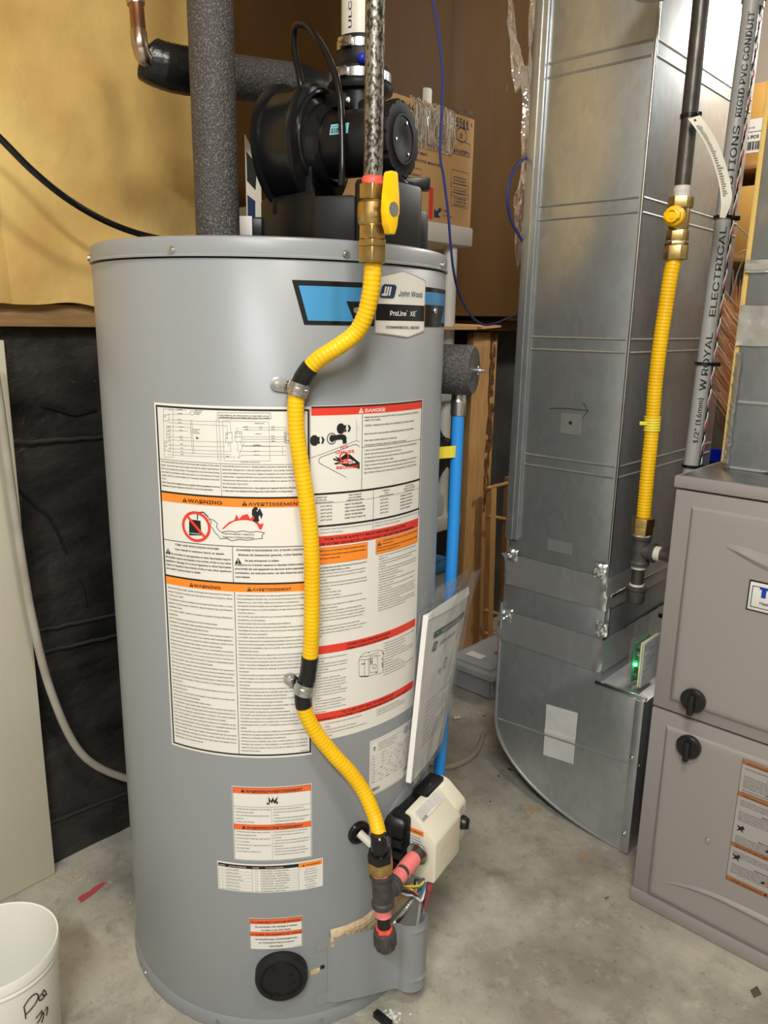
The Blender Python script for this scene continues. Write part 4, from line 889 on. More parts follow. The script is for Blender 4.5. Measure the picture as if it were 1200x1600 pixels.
LC = small('sensor_label', -0.0160, 0.0685, 0.1640, 0.2235, 'small white label with red-orange flammable vapour bands')
P = Print(on_tank, curved=True); P.frame((-0.0155, 0.1645), (0.0680, 0.2230), 0.0008, M_ink)
P.rect((-0.0148, 0.2130), (0.0673, 0.2222), M_orange2); P.rect((-0.0148, 0.1900), (0.0673, 0.1985), M_orange2)
P.text('FLAMMABLE VAPOUR SENSOR', -0.0125, 0.2150, 0.0048, bold=True, w=0.077); P.text('LA SONDE INFLAMMABLE DE VAPEUR', -0.0135, 0.1918, 0.0046, bold=True, w=0.080)
for t, y in (('Do not tamper with, damage or expose', 0.2068), ('to water or any other liquid.', 0.2005), ("ne trifouillent pas, n'endommagent pas", 0.1832), ("ou n'exposent à l'eau ou à aucun", 0.1768), ('autre liquide.', 0.1700)): P.text(t, 0.0265, y, 0.0038, bold=True, align='C', maxw=0.076)
P.text('100297113', 0.066, 0.1668, 0.0018, align='R'); P.build('printing', LC)
LD = small('rating_plate', 0.1838, 0.2925, 0.4065, 0.5055, 'white rating plate with barcode and two round certification marks')
P = Print(on_tank, curved=True); P.frame((0.1860, 0.4090), (0.2905, 0.5030), 0.0003, M_gink)
P.poly([(0.1895, 0.4885), (0.1930, 0.4935), (0.1965, 0.4885), (0.1930, 0.4905)], M_ink)
P.poly([(0.1915, 0.4875), (0.1930, 0.4890), (0.1945, 0.4875), (0.1930, 0.4850)], M_ink)
for x in (0.2680, 0.2830): P.ring((x, 0.4935), 0.0055, 0.0012, M_ink); P.lines([(x - .0025, 0.4935), (x + .0025, 0.4962)], 0.0012, M_ink); P.lines([(x - .0025, 0.4905), (x + .0025, 0.4935)], 0.0012, M_ink)
for i, t in enumerate(('Automatic storage gas water heater for water and combination', 'heating, ANSI Z21.10.3 / CSA 4.3 latest edition', 'Chauffe-eau au gaz à accumulation automatique', 'For installation on combustible flooring', 'Tested to 300 PSI working pressure 150 PSI')): P.text(t, 0.2000, 0.4965 - 0.0034 * i, 0.0020, maxw=0.060)
rnd = random.Random(3)
lab = ['MODEL', 'SERIAL', 'INPUT', 'CAPACITY', 'RECOVERY', 'GAS TYPE', 'MANIFOLD', 'VOLTS', 'AMPS', 'ALT', 'PSI', 'kPa', 'BTU/H', 'US GAL', 'LITRES', 'HZ']
for r_ in range(10):
    y = 0.4770 - 0.0052 * r_; x = 0.1885
    P.rect((0.1870, y - 0.0012), (0.2890, y - 0.0010), M_gink)
    while x < 0.277:
        t = rnd.choice(lab); P.text(t, x, y, 0.0019, M_gink if r_ % 2 == 0 else M_ink, r_ % 2 == 1); x += twidth(t, 0.0019) + rnd.choice((0.006, 0.010, 0.014))
def barcode(P, x, y, w, hh, seed, m=None):
    r = random.Random(seed); xx = x
    while xx < x + w:
        a_ = r.choice((0.0004, 0.0004, 0.0007, 0.0010)) * w / 0.02; P.rect((xx, y), (min(xx + a_, x + w), y + hh), m or M_ink, 2); xx += a_ + r.choice((0.0004, 0.0006, 0.0009)) * w / 0.02
barcode(P, 0.1890, 0.4135, 0.016, 0.0060, 1); barcode(P, 0.2640, 0.4180, 0.016, 0.0060, 2)
P.build('printing', LD)
# ================================================================== GAS CONTROL on the jacket
CTH = 59.0
Cn, Ct_ = rad(CTH), tan(CTH)
def CF(n, t, z): return TC + Cn * n + Ct_ * t + Z1 * z
gc = thing('gas_control', 'cream gas control box with black back plate on the lower side of the grey heater', 'gas control', CF(0.28, 0, 0.30))
q = B(); q.obox(TC, Cn, Ct_, Z1, (0.278, -0.062, 0.252), (0.312, 0.060, 0.362), 0.006); q.obox(TC, Cn, Ct_, Z1, (0.284, 0.0, 0.352), (0.313, 0.066, 0.372), 0.004)
bp = q.build('back_plate', M_blk, gc, label='black plastic back plate')
for i in range(4):
    q = B(); q.obox(TC, Cn, Ct_, Z1, (0.286, -0.072, 0.262 + 0.022 * i), (0.306, -0.058, 0.276 + 0.022 * i), 0.002); q.build('plate_clip', M_blk, bp)
q = B(); q.lathe([(0.026, 0.266), (0.026, 0.300), (0.022, 0.306), (0.001, 0.306)], TC + Ct_ * -0.046 + Z1 * 0.335, Cn, 24, hint=Z1); q.build('probe_boss', M_blk, bp)
# housing: profile in (n, z) with a chamfered top edge, extruded along t
prof = [(0.300, 0.254), (0.346, 0.250), (0.358, 0.252), (0.3595, 0.258), (0.3595, 0.326), (0.356, 0.331), (0.318, 0.3635), (0.310, 0.366), (0.300, 0.366)]
q = B(); q.prism(prof, TC, Cn, Z1, Ct_, 0.040, 0, 0.0025, -0.053)
q.prism([(0.300, 0.262), (0.330, 0.258), (0.352, 0.262), (0.3525, 0.330), (0.349, 0.337), (0.318, 0.3625), (0.310, 0.3655), (0.300, 0.3655)], TC, Cn, Z1, Ct_, 0.076, 0, 0.0025, 0.030)
hs = q.build('housing', M_cream, gc, label='cream plastic housing with a chamfered top')
# prints
sl = lambda s, t, l: CF(0.304 + s, -0.053 - l, 0.276 + t)
P = Print(sl, lift=0.0008); P.rect((-0.001, 0.004), (0.0325, 0.066), M_white, 0); P.rect((-0.001, 0.0560), (0.0325, 0.0660), M_orange, 1); P.tri(0.001, 0.0590, 0.0048, M_ink, 2); P.text('WARNING', 0.0075, 0.0592, 0.0042, bold=True, w=0.0225, lv=3)
for i, t in enumerate(('Do not use near', 'Explosive Materials', 'High voltage hazard:', 'Shock or burn hazard.', 'Turn off power first.')): P.text(t, 0.016, 0.0500 - 0.0052 * i, 0.0030, bold=True, align='C', maxw=0.030, lv=3)
for i, t in enumerate(('Danger! To turn off gas turn', 'the knob to OFF and wait', 'five minutes. See the manual', 'before servicing this control.')): P.text(t, 0.016, 0.0215 - 0.0040 * i, 0.0022, M_redink, align='C', maxw=0.030, lv=3)
P.build('warning_sticker', hs, label='white sticker with orange heading')
sd = V((0.318, 0.0, 0.3635)); ed = V((0.356, 0.0, 0.331)); sx_ = Cn * (ed.x - sd.x) + Z1 * (ed.z - sd.z); sxn = sx_.normalized(); ny = sxn.cross(Ct_).normalized()
if ny.z < 0: ny = -ny
P = Print(lambda s, t, l: CF(0.311, 0, 0.3703) + Ct_ * s - Cn * t * 0 + sxn * (-t) + ny * (l + 0.0006), lift=0.0008)
P.rect((-0.047, -0.026), (0.028, -0.005), M_white, 0)
for i in range(5): P.text('SAFETY INSTRUCTIONS: read before use - turn off gas supply', -0.046, -0.0085 - 0.0032 * i, 0.0019, lv=2, maxw=0.046)
P.lines([(0.002, -0.0065), (0.027, -0.0065), (0.027, -0.0245), (0.002, -0.0245)], 0.0003, M_gink, 2, True)
for i in range(5): P.text('MAX 1/2 PSI 3.5 kPa 120V', 0.0035, -0.0095 - 0.0032 * i, 0.0018, lv=2, maxw=0.022)
barcode(P, -0.046, -0.0255, 0.016, 0.004, 5)
P.build('instruction_sticker', hs, label='white sticker with fine print and barcode')
sf = lambda s, t, l: CF(0.3525 + l, 0.040 + s, 0.258 + t)
q = B(); q.lathe([(0.0125, 0), (0.0125, 0.003), (0.0105, 0.010), (0.0095, 0.012), (0.0001, 0.012)], CF(0.3525, 0.058, 0.300), Cn, 24); q.obox(CF(0.3640, 0.058, 0.300), Cn, Ct_, Z1, (0, -0.002, -0.009), (0.003, 0.002, 0.009), 0.0006); q.build('thermostat_knob', M_knobb, gc, label='black round thermostat knob')
q = B(); q.obox(CF(0.3525, 0.0435, 0.3085), Cn, Ct_, Z1, (0, -0.003, -0.007), (0.003, 0.003, 0.007), 0.0008); q.build('rocker_switch', M_knobb, gc)
P = Print(sf, lift=0.0006)
P.disc((0.018, 0.0665), 0.0058, M_blueink, 1, n=20); P.disc((0.018, 0.0665), 0.0049, M_white, 2, n=20); P.lines([(0.0155, 0.0645), (0.018, 0.0685), (0.0205, 0.0645), (0.018, 0.066)], 0.0010, M_blueink, 3)
P.text('OFF', 0.008, 0.046, 0.0024, lv=2); P.text('HOT', 0.027, 0.057, 0.0020, lv=2); P.text('VACATION', 0.009, 0.016, 0.0018, lv=2); P.text('120V 60Hz', 0.009, 0.012, 0.0018, lv=2); P.build('control_markings', hs)
P = Print(lambda s, t, l: CF(0.3595 + l, -0.040 + s, 0.296 + t), lift=0.0004); P.text('Honeywell', 0.006, 0.004, 0.0082, mat('raised_cream', s2l(232, 226, 208), 0.4), True, w=0.060); P.lines([(0.004, 0), (0.069, 0), (0.069, 0.016), (0.004, 0.016)], 0.0006, MATS['raised_cream'], 1, True); P.build('raised_lettering', hs)
# ================================================================== MAIN GAS LINE: black pipe, valve, yellow hose, tee and drip leg
RP = 0.345
def gp(px, py, r=RP): return cyl(px, py, r)
g1 = gp(583, 270); g0 = V((g1.x, g1.y, g1.z)); gtop = V((g1.x, g1.y, 2.45))
gth, _ = thz(583, 270, RP); gax = V((g1.x, g1.y, 0)); gn, gt2 = rad(gth), tan(gth)
def gz_(py): return gp(583, py).z
pipe = thing('gas_pipe', 'worn black steel gas pipe with brass valve and yellow lever above the heater', 'gas pipe', (g1.x, g1.y, 0))
q = B(); q.lathe([(0.0118, gz_(290)), (0.0118, 2.45)], gax, segs=24); q.build('pipe', M_wiron, pipe, label='mottled black steel pipe')
def collar(z0, z1, r, m, name, parent, ax=gax, lumpy=0.001):
    q = B(); n = 9; pr = [(r + lumpy * nz(i * 1.7, r * 90) , z0 + (z1 - z0) * i / n) for i in range(n + 1)]
    q.lathe([(r * .8, z0)] + pr + [(r * .8, z1)], ax, segs=24)
    for v in q.bm.verts:
        d = V((v.co.x - ax.x, v.co.y - ax.y, 0))
        if d.length > r * .9: v.co += d.normalized() * lumpy * nz(v.co.x * 300, v.co.y * 300, v.co.z * 200)
    return q.build(name, m, parent)
collar(gz_(296), gz_(276), 0.0135, M_red, 'sealant', pipe, lumpy=0.0016); collar(gz_(380), gz_(368), 0.0150, M_red, 'sealant', pipe, lumpy=0.0016)
zt, zb = gz_(288), gz_(376)
vb = B(); hz_ = zt - zb
vb.hexa(gax + Z1 * (zt - 0.27 * hz_), Z1, 0.0185, 0.26 * hz_, 0, 0.001, 0.2); vb.lathe([(0.0135, zb + 0.24 * hz_), (0.0165, zb + 0.28 * hz_), (0.0190, zb + 0.34 * hz_), (0.0195, zb + 0.5 * hz_), (0.0190, zb + 0.66 * hz_), (0.0165, zb + 0.70 * hz_), (0.0145, zb + 0.74 * hz_)], gax, segs=28); vb.hexa(gax + Z1 * (zb + 0.02 * hz_), Z1, 0.0180, 0.24 * hz_, 0, 0.001, 0.2)
valve = vb.build('ball_valve', M_brass, pipe, label='brass ball valve body')
vz = zb + 0.52 * hz_
la_ = (Rt * 0.74 - Fw * 0.67).normalized(); lb_ = la_.cross(Z1)
q = B(); q.lathe([(0.006, 0.012), (0.006, 0.030), (0.0001, 0.030)], gax + Z1 * vz, la_, 16); q.build('valve_stem', M_brass, valve)
hx = gax + la_ * 0.024 + Z1 * vz
q = B(); q.prism([(-0.0075, -0.004), (-0.0085, -0.018), (-0.004, -0.0285), (0.004, -0.0285), (0.0085, -0.018), (0.0115, -0.006), (0.0115, 0.006), (0.0085, 0.016), (0.0075, 0.040), (0.005, 0.043), (-0.005, 0.043), (-0.0075, 0.040), (-0.0085, 0.016), (-0.0115, 0.006), (-0.0115, -0.006)], hx, lb_, Z1, la_, 0.011, 0, 0.0018)
lever = q.build('lever', M_yel2, pipe, label='yellow plastic lever')
q = B(); q.lathe([(0.0085, 0.0095), (0.0085, 0.0115), (0.0001, 0.0115)], hx, la_, 20); q.build('lever_disc', M_zinc, lever)
P = Print(lambda s, t, l: gax + gn * (0.0196 + l) + gt2 * s + Z1 * (vz + t), lift=0.0002); P.text('BRASS', -0.009, -0.001, 0.0055, M_brass, True, w=0.018); P.text('1/2 WOG', -0.008, -0.010, 0.004, M_brass, True, w=0.016); P.build('cast_lettering', valve)
# yellow hose
HC = [(583, 408, .345), (582, 430, .345), (579, 458, .342), (571, 492, .335), (556, 520, .326), (528, 542, .318), (500, 560, .310), (480, 580, .302), (467, 604, .2965), (462, 632, .2960), (464, 680, .2965), (471, 730, .2985), (480, 790, .3015), (486, 850, .303), (487.5, 910, .303), (487, 970, .301), (485, 1020, .298), (480, 1060, .2965), (473, 1085, .2965), (478, 1115, .297), (496, 1148, .301), (522, 1180, .308), (548, 1208, .318), (569, 1238, .330), (584, 1272, .346), (591, 1298, .361), (594, 1318, .371), (596, 1345, .375)]
hp = [cyl(x, y, r) for x, y, r in HC]
hpath = resample(catmull(hp, 8), 0.0013)
def hidx(px, py):                              # nearest sample of the hose to a pixel
    v = ray(px, py); return min(range(len(hpath)), key=lambda i: ((hpath[i] - EYE).cross(v)).length)
hose = thing('yellow_gas_hose', 'yellow ribbed flexible gas hose running down the front of the grey heater', 'gas hose', hp[-1])
i0, i1 = hidx(582, 412), hidx(594, 1314)
PERIOD = 0.0058
def ribr(base, amp, seg): return [base + amp * math.sin(2 * PI * k * 0.0013 / PERIOD) for k in range(len(seg))]
seg = hpath[i0:i1]; q = B(); q.tube(seg, ribr(0.0113, 0.00028, seg), 16); q.build('hose', M_yel, hose, sharp=85, label='yellow ribbed hose jacket')
for (a, b3) in (((486, 573), (467, 602)), ((485, 1026), (471, 1106))):
    ia, ib = hidx(*a), hidx(*b3); seg = hpath[ia:ib]; q = B(); q.tube(seg, [0.0123 + 0.0006 * nz(k * 0.13, ia) for k in range(len(seg))], 18); q.build('tape_wrap', M_tape, hose, label='black tape wrap')
def bz(py): return gp(583, py).z
gcn = hp[0]
q = B(); q.hexa(V((g1.x, g1.y, bz(411))), Z1, 0.0192, bz(386) - bz(411), 0, 0.0012, 0.25); q.hexa(V((g1.x, g1.y, bz(386))), Z1, 0.0192, bz(375) - bz(386), 0, 0.0012, 0.25); q.build('brass_nut', M_brass, hose, label='upper brass hose nut')
# lower end: black boot, brass nut
teeb = CF(0.332, -0.174, 0)
TZ = 0.302
def teez(py):
    v = ray(597, py); t = (teeb - EYE).dot(V((v.x, v.y, 0)).normalized()) / math.hypot(v.x, v.y); return (EYE + v * t).z
XF[0] = Matrix.Translation(V((teeb.x, teeb.y, TZ))) @ Matrix.Rotation(math.radians(-4.0), 4, Fw) @ Matrix.Translation(-V((teeb.x, teeb.y, TZ)))
zn0, zn1, zn2, zn3 = teez(1360), teez(1345), teez(1330), teez(1305)
q = B(); q.hexa(V((teeb.x, teeb.y, zn0)), Z1, 0.0200, zn1 - zn0 + 0.003, 0, 0.0012, 0.1); q.build('brass_nut', M_brass, hose, label='lower brass hose nut')
q = B(); q.hexa(V((teeb.x, teeb.y, zn1 + 0.003)), Z1, 0.0200, zn2 - zn1 - 0.004, 0, 0.0012, 0.1); q.lathe([(0.0135, zn2 - 0.002), (0.0125, zn2 + 0.010), (0.0130, zn2 + 0.012), (0.0125, zn2 + 0.014), (0.0125, zn3), (0.010, zn3 + 0.002)], V((teeb.x, teeb.y, 0)), segs=20); q.build('tape_boot', M_blkg, hose, label='black taped nut and sleeve')
XF[0] = None
# clamps
def clamp(cpx, tabpx, label):
    i = hidx(*cpx); c = hpath[i]; td = (hpath[i + 3] - hpath[i - 3]).normalized(); w = V((c.x - TC.x, c.y - TC.y, 0)).normalized()
    t = thing('hose_clamp', label, 'hose clamp', c - w * 0.016, 'galvanized straps holding the yellow hose')
    ex, ey, ez = frame(td, w)
    q = B(); q.lathe([(0.0130, -0.0085), (0.0142, -0.0085), (0.0142, -0.003), (0.0150, -0.002), (0.0150, 0.002), (0.0142, 0.003), (0.0142, 0.0085), (0.0130, 0.0085), (0.0130, -0.0085)], c, td, 28, caps=False, hint=w, arc=(-100, 118))
    q.build('strap_band', M_zinc, t)
    th_, z_ = thz(*tabpx); cth, cz2 = thz(*cpx)
    d = TH(th_, TR, z_) - TH(cth, TR, cz2); d = d.normalized(); nn = rad(th_); up = nn.cross(d).normalized(); o = TH(th_, TR + 0.0012, z_)
    q = B(); pl = [(-0.0125 + 0.0 + 0.0095 * math.cos(a) * 0 , 0) for a in (0,)]
    arcp = [(0.004 + 0.0095 * math.cos(a), 0.0095 * math.sin(a)) for a in [PI / 2 - PI * k / 10 for k in range(11)]]
    q.prism([(-0.016, -0.0085), ] + arcp[::-1] + [(-0.016, 0.0085)], o, d, up, nn, 0.0018, 0, 0.0004); tab = q.build('strap_tab', M_zinc, t)
    hexscrew(o + d * 0.004 + nn * 0.0018, nn, 0.0034, tab, M_chrome)
    return t
clamp((466, 607), (438, 601), 'galvanized strap clamp with tab screwed to heater above the warning sheets')
clamp((476, 1076), (456, 1062), 'galvanized strap clamp with tab over the lower printed part of the sheets')
# tee and drip leg
tiltm = Matrix.Translation(V((teeb.x, teeb.y, TZ))) @ Matrix.Rotation(math.radians(-4.0), 4, Fw) @ Matrix.Translation(-V((teeb.x, teeb.y, TZ)))
tee = thing('gas_tee', 'black iron gas tee with capped drip leg and pink sealant by the control box', 'pipe tee', V((teeb.x, teeb.y, 0)))
XF[0] = tiltm
ax = V((teeb.x, teeb.y, 0)); zA, zB, zC, zD, zE = teez(1362), teez(1414), teez(1432), teez(1452), teez(1480)
q = B(); q.lathe([(0.012, zA), (0.0175, zA), (0.0178, zA - 0.004), (0.0172, zA - 0.008), (0.0152, zA - 0.010), (0.0150, zB + 0.010), (0.0170, zB + 0.008), (0.0178, zB + 0.004), (0.0172, zB), (0.012, zB)], ax, segs=28)
q.lathe([(0.0145, 0.0), (0.0145, 0.022), (0.0172, 0.024), (0.0178, 0.029), (0.0172, 0.034), (0.012, 0.034)], ax + Z1 * TZ, Ct_, 28); q.build('tee_body', M_cast, tee, label='cast iron tee body')
q = B(); q.lathe([(0.0108, 0.034), (0.0108, 0.120)], ax + Z1 * TZ, Ct_, 20); nip = q.build('nipple', M_cast, tee)
for a, b3 in ((0.034, 0.056), (0.064, 0.098)):
    q = B(); q.lathe([(0.010, a)] + [(0.0128 + 0.0014 * nz(k, a * 300), a + (b3 - a) * k / 6) for k in range(7)] + [(0.010, b3)], ax + Z1 * TZ, Ct_, 24); q.build('pink_sealant', M_pink, nip)
q = B(); q.lathe([(0.0185, 0.108), (0.0185, 0.111), (0.011, 0.111)], ax + Z1 * TZ, Ct_, 24); q.build('flange_washer', M_zinc, nip)
collar(zA - 0.001, zA + 0.006, 0.0165, M_pink, 'pink_sealant', tee, ax)
q = B(); q.lathe([(0.0108, zE), (0.0108, zB)], ax, segs=20); dl = q.build('drip_nipple', M_tape, tee)
collar(zC + 0.004, zB + 0.001, 0.0126, M_pink, 'pink_sealant', dl, ax); collar(zD - 0.006, zD + 0.006, 0.0128, M_red, 'red_sealant', dl, ax, 0.002)
q = B(); q.lathe([(0.0001, zE - 0.004), (0.0120, zE - 0.003), (0.0160, zE + 0.003), (0.0168, zE + 0.006), (0.0168, zD - 0.003), (0.0150, zD - 0.002)], ax, segs=28)
for k in range(8):
    a_ = 2 * PI * k / 8; q.obox(ax + Z1 * (zE + 0.004), V((math.cos(a_), math.sin(a_), 0)), V((-math.sin(a_), math.cos(a_), 0)), Z1, (0.0155, -0.002, 0), (0.0178, 0.002, zD - zE - 0.010), 0.0006)
q.build('drip_cap', M_cast, tee, label='ribbed iron cap')
XF[0] = None
# ================================================================== MANUAL POUCH and BLUE DISCHARGE TUBE
mTL, mTR, mBL, mBR = at(669, 963, D=1.17), at(733, 924, D=1.37), at(642, 1224, D=1.125), at(690, 1160, D=1.295)
mex = ((mTR - mTL) + (mBR - mBL)).normalized(); mez0 = ((mTL - mBL) + (mTR - mBR)).normalized(); mn = mex.cross(mez0).normalized()
if mn.dot(EYE - mTL) < 0: mn = -mn
mp = thing('manual_pouch', 'white paper manual in a clear plastic pouch leaning against the blue tube', 'manual', mBL)
def bil(u, v, l=0.0): return (mBL * (1 - u) + mBR * u) * (1 - v) + (mTL * (1 - u) + mTR * u) * v + mn * (l + 0.006 * math.sin(u * PI) * (0.3 + 0.7 * v))
q = B(); q.sheet(lambda u, v: bil(u, v), 10, 16, 0.009); book = q.build('booklet', M_whitem, mp, label='thick folded white booklet', recalc=True)
q = B()
def flap(u, v): return bil(u, 1.0 + 0.10 * v * math.sin(min(1, u * 1.15) * PI) ** 0.6 * (0.55 + 0.6 * u) * 0.9, -0.002 + 0.004 * v)
q.sheet(lambda u, v: bil(u, 1 - 0.02 + (0.085 * (0.35 + 0.9 * u * (1.25 - u))) * v, 0.0015 - 0.004 * v), 10, 5, 0.0015); q.build('folded_page', M_whitem, book)
P = Print(lambda s, t, l: bil(s, t, l), lift=0.0012)
W_ = (mTR - mTL).length; Hh = (mTL - mBL).length
P.p = lambda s, t, l: bil(s / W_, t / Hh, l)
P.curved = True
P.rect((0.14 * W_, 0.845 * Hh), (0.93 * W_, 0.885 * Hh), M_ink, 0); P.text('RESIDENTIAL GAS WATER HEATER', 0.30 * W_, 0.858 * Hh, 0.0048, M_white, True, w=0.58 * W_, lv=3)
P.text('Use & care manual', 0.62 * W_, 0.915 * Hh, 0.0032, lv=2)
P.poly([(0.14 * W_, 0.765 * Hh), (0.22 * W_, 0.765 * Hh), (0.245 * W_, 0.815 * Hh), (0.165 * W_, 0.815 * Hh)], M_ink, 1)
for i in range(3): P.poly([((0.155 + 0.022 * i) * W_, 0.775 * Hh), ((0.163 + 0.022 * i) * W_, 0.775 * Hh), ((0.183 + 0.022 * i) * W_, 0.806 * Hh), ((0.175 + 0.022 * i) * W_, 0.806 * Hh)], M_whitem, 2)
P.text('John Wood', 0.28 * W_, 0.778 * Hh, 0.0100, M_ink, w=0.40 * W_, lv=2)
P.ring((0.52 * W_, 0.625 * Hh), 0.009, 0.0022, M_ink, 1); P.lines([(0.50 * W_, 0.63 * Hh), (0.54 * W_, 0.64 * Hh)], 0.0018, M_ink, 1); P.poly([(0.36 * W_, 0.595 * Hh), (0.40 * W_, 0.62 * Hh), (0.44 * W_, 0.595 * Hh), (0.40 * W_, 0.605 * Hh)], M_ink, 1); P.poly([(0.38 * W_, 0.592 * Hh), (0.42 * W_, 0.592 * Hh), (0.40 * W_, 0.575 * Hh)], M_ink, 1)
PT = "For your safety do not store or use gasoline or other flammable vapors and liquids in the vicinity of this or any other appliance.\nWhat to do if you smell gas: do not try to light any appliance; do not touch any electrical switch; do not use any phone in your building; immediately call your gas supplier from a neighbour's phone and follow the gas supplier's instructions. If you cannot reach your gas supplier, call the fire department.\nInstallation and service must be performed by a qualified installer, service agency or the gas supplier. Keep this manual in the pocket on the heater for future reference whenever maintenance, adjustment or service is required. All technical and warranty questions should be directed to the local dealer from whom the water heater was purchased."
P.para(PT, 0.16 * W_, 0.90 * W_, 0.46 * Hh, 0.10 * Hh, 0.0040, 0.0082)
P.build('cover_print', book, label='black printed cover')
q = B()
def bag(u, v):
    vv = -0.02 + 1.19 * v; uu = -0.04 + (1.06 + 0.09 * v) * u
    l = 0.004 + 0.004 * nz(u * 5, v * 6, 1) + 0.014 * max(0, v - 0.8) * 5 * (0.5 + nz(u * 3, 9))
    return bil(uu, vv, l)
q.sheet(bag, 22, 30, 0.0002); q.build('clear_pouch', M_clearbag, mp, sharp=80, label='clear wrinkled plastic pouch')
q = B(); q.sheet(lambda u, v: bil(-0.04 + (1.06 + 0.09 * v) * u, -0.02 + 1.16 * v, -0.012 - 0.003 * nz(u * 4, v * 5)), 14, 18, 0.0002); q.build('pouch_back', M_clearbag, mp, sharp=80)
bt, bb_ = at(716, 642, D=1.37), at(683.5, 1225, D=1.34)
bdir = (bb_ - bt).normalized(); blow = bt + bdir * ((bt.z - 0.165) / -bdir.z)
dt = thing('discharge_tube', 'bright blue plastic tube with yellow tape beside the grey heater', 'discharge tube', V((blow.x, blow.y, 0)))
q = B(); q.tube([bt + Z1 * 0.02, bt, bt.lerp(blow, 0.25) + Rt * 0.003, bt.lerp(blow, 0.5) + Rt * 0.004, bt.lerp(blow, .75) + Rt * 0.003, blow], 0.0111, 18); q.build('tube', M_blue, dt, label='blue tube')
q = B(); q.lathe([(0.0125, -0.002), (0.0135, 0.0), (0.0135, 0.018), (0.0142, 0.02), (0.0142, 0.024), (0.013, 0.026), (0.013, 0.044), (0.0158, 0.046), (0.0158, 0.062), (0.010, 0.063)], bt - Z1 * 0.006, Z1, 24); q.build('metal_adapter', M_zinc, dt, label='crimped metal adapter')
ty = at(703, 707, D=1.37)
q = B(); fw_ = Rt
pts = [at(684, 708, D=1.345), at(694, 707, D=1.355), at(706, 706, D=1.353), at(715, 705, D=1.36), at(719, 704, D=1.372)]
cp = catmull(pts, 4)
q.sheet(lambda u, v: cp[min(int(round(u * (len(cp) - 1))), len(cp) - 1)] + Z1 * (0.021 * (v - 0.5)) , len(cp) - 1, 2, 0.0008); q.build('yellow_tape', M_ytape, dt, label='strip of yellow tape')
fo = at(697, 577, D=1.36); fe = at(742, 574, D=1.36)
rv = thing('relief_valve', 'short thick grey foam sleeve with metal lever tip above the blue tube', 'valve', fo)
fd = (fe - fo).normalized(); fdir = (Rt * 0.93 - Fw * 0.36).normalized()
q = B(); q.lathe([(0.014, -0.012), (0.0405, -0.012), (0.0425, -0.008), (0.0425, 0.046), (0.0395, 0.050), (0.012, 0.050)], fo, fdir, 32); q.build('foam_sleeve', M_foam, rv, label='grey foam sleeve')
q = B(); q.tube([fo + fdir * 0.048, fo + fdir * 0.062], 0.0050, 12); q.tube([fo + fdir * 0.060 + Z1 * 0.001, fo + fdir * 0.068], 0.0034, 10); q.obox(fo + fdir * 0.056, fdir, Rt.cross(fdir).normalized() if False else fdir.cross(Z1), Z1, (-0.001, -0.008, -0.007), (0.002, 0.002, 0.007), 0.0005); q.build('lever_tip', M_chrome, rv)
q = B(); q.lathe([(0.013, -0.07), (0.013, -0.01)], fo, fdir, 16); q.build('valve_inlet', M_brass, rv)
# ================================================================== VENT BLOWER on the heater lid
LZ = 1.2526
bx = (Rt * 0.88 - Fw * 0.475).normalized()           # motor axis
by = Z1.cross(bx).normalized()                       # horizontal, away from the viewer
dc = at(502, 231, D=1.29)
bl = thing('vent_blower', 'black plastic vent blower with round drum and motor standing on the heater lid', 'blower', V((TC.x, TC.y, LZ)))
q = B(); q.lathe([(0.060, -0.070), (0.080, -0.068), (0.086, -0.060), (0.0865, -0.010), (0.0895, -0.008), (0.0895, -0.003), (0.0865, 0.0), (0.083, 0.002), (0.068, 0.004), (0.060, 0.010), (0.057, 0.022), (0.050, 0.027), (0.020, 0.028)], dc, bx, 72)
drum = q.build('fan_drum', M_blkg, bl, sharp=30, label='glossy black fan drum')
q = B(); q.lathe([(0.088, -0.0655), (0.0935, -0.064), (0.0935, -0.058), (0.088, -0.0565)], dc, bx, 72); q.build('drum_flange', M_blk, drum)
mc = at(622, 222, D=1.215); ml = (mc - dc).dot(bx)
q = B(); q.lathe([(0.030, 0.018), (0.046, 0.022), (0.0465, 0.030), (0.0465, ml - 0.022), (0.044, ml - 0.018)], dc, bx, 48); motor = q.build('motor_barrel', M_blk, bl)
q = B()
pr = []
nn_ = 96
R_ = []
for hgt, rr_ in ((ml - 0.024, 0.040), (ml - 0.024, 0.0505), (ml - 0.008, 0.0535), (ml - 0.002, 0.0535), (ml + 0.002, 0.051)):
    ring_ = []
    for k in range(nn_):
        a_ = 2 * PI * k / nn_; notch = 0.003 if (k % 8) < 2 and rr_ > 0.045 else 0
        ring_.append(q.bm.verts.new(dc + bx * hgt + (by * math.cos(a_) + Z1 * math.sin(a_)) * (rr_ - notch)))
    R_.append(ring_)
for hgt, rr_ in ((ml + 0.0028, 0.036), (ml + 0.0045, 0.034), (ml + 0.0045, 0.031), (ml + 0.0030, 0.030), (ml + 0.0030, 0.016), (ml + 0.0010, 0.010)):
    R_.append([q.bm.verts.new(dc + bx * hgt + (by * math.cos(2 * PI * k / nn_) + Z1 * math.sin(2 * PI * k / nn_)) * rr_) for k in range(nn_)])
for A, C in zip(R_, R_[1:]):
    for k in range(nn_): q.face((A[k], A[(k + 1) % nn_], C[(k + 1) % nn_], C[k]))
q.face(R_[-1]); q.face(R_[0][::-1])
mcap = q.build('motor_cap', mat('dull_black_plastic', (0.009, 0.009, 0.009), 0.55, spec=0.1), bl, label='notched round motor end cap')
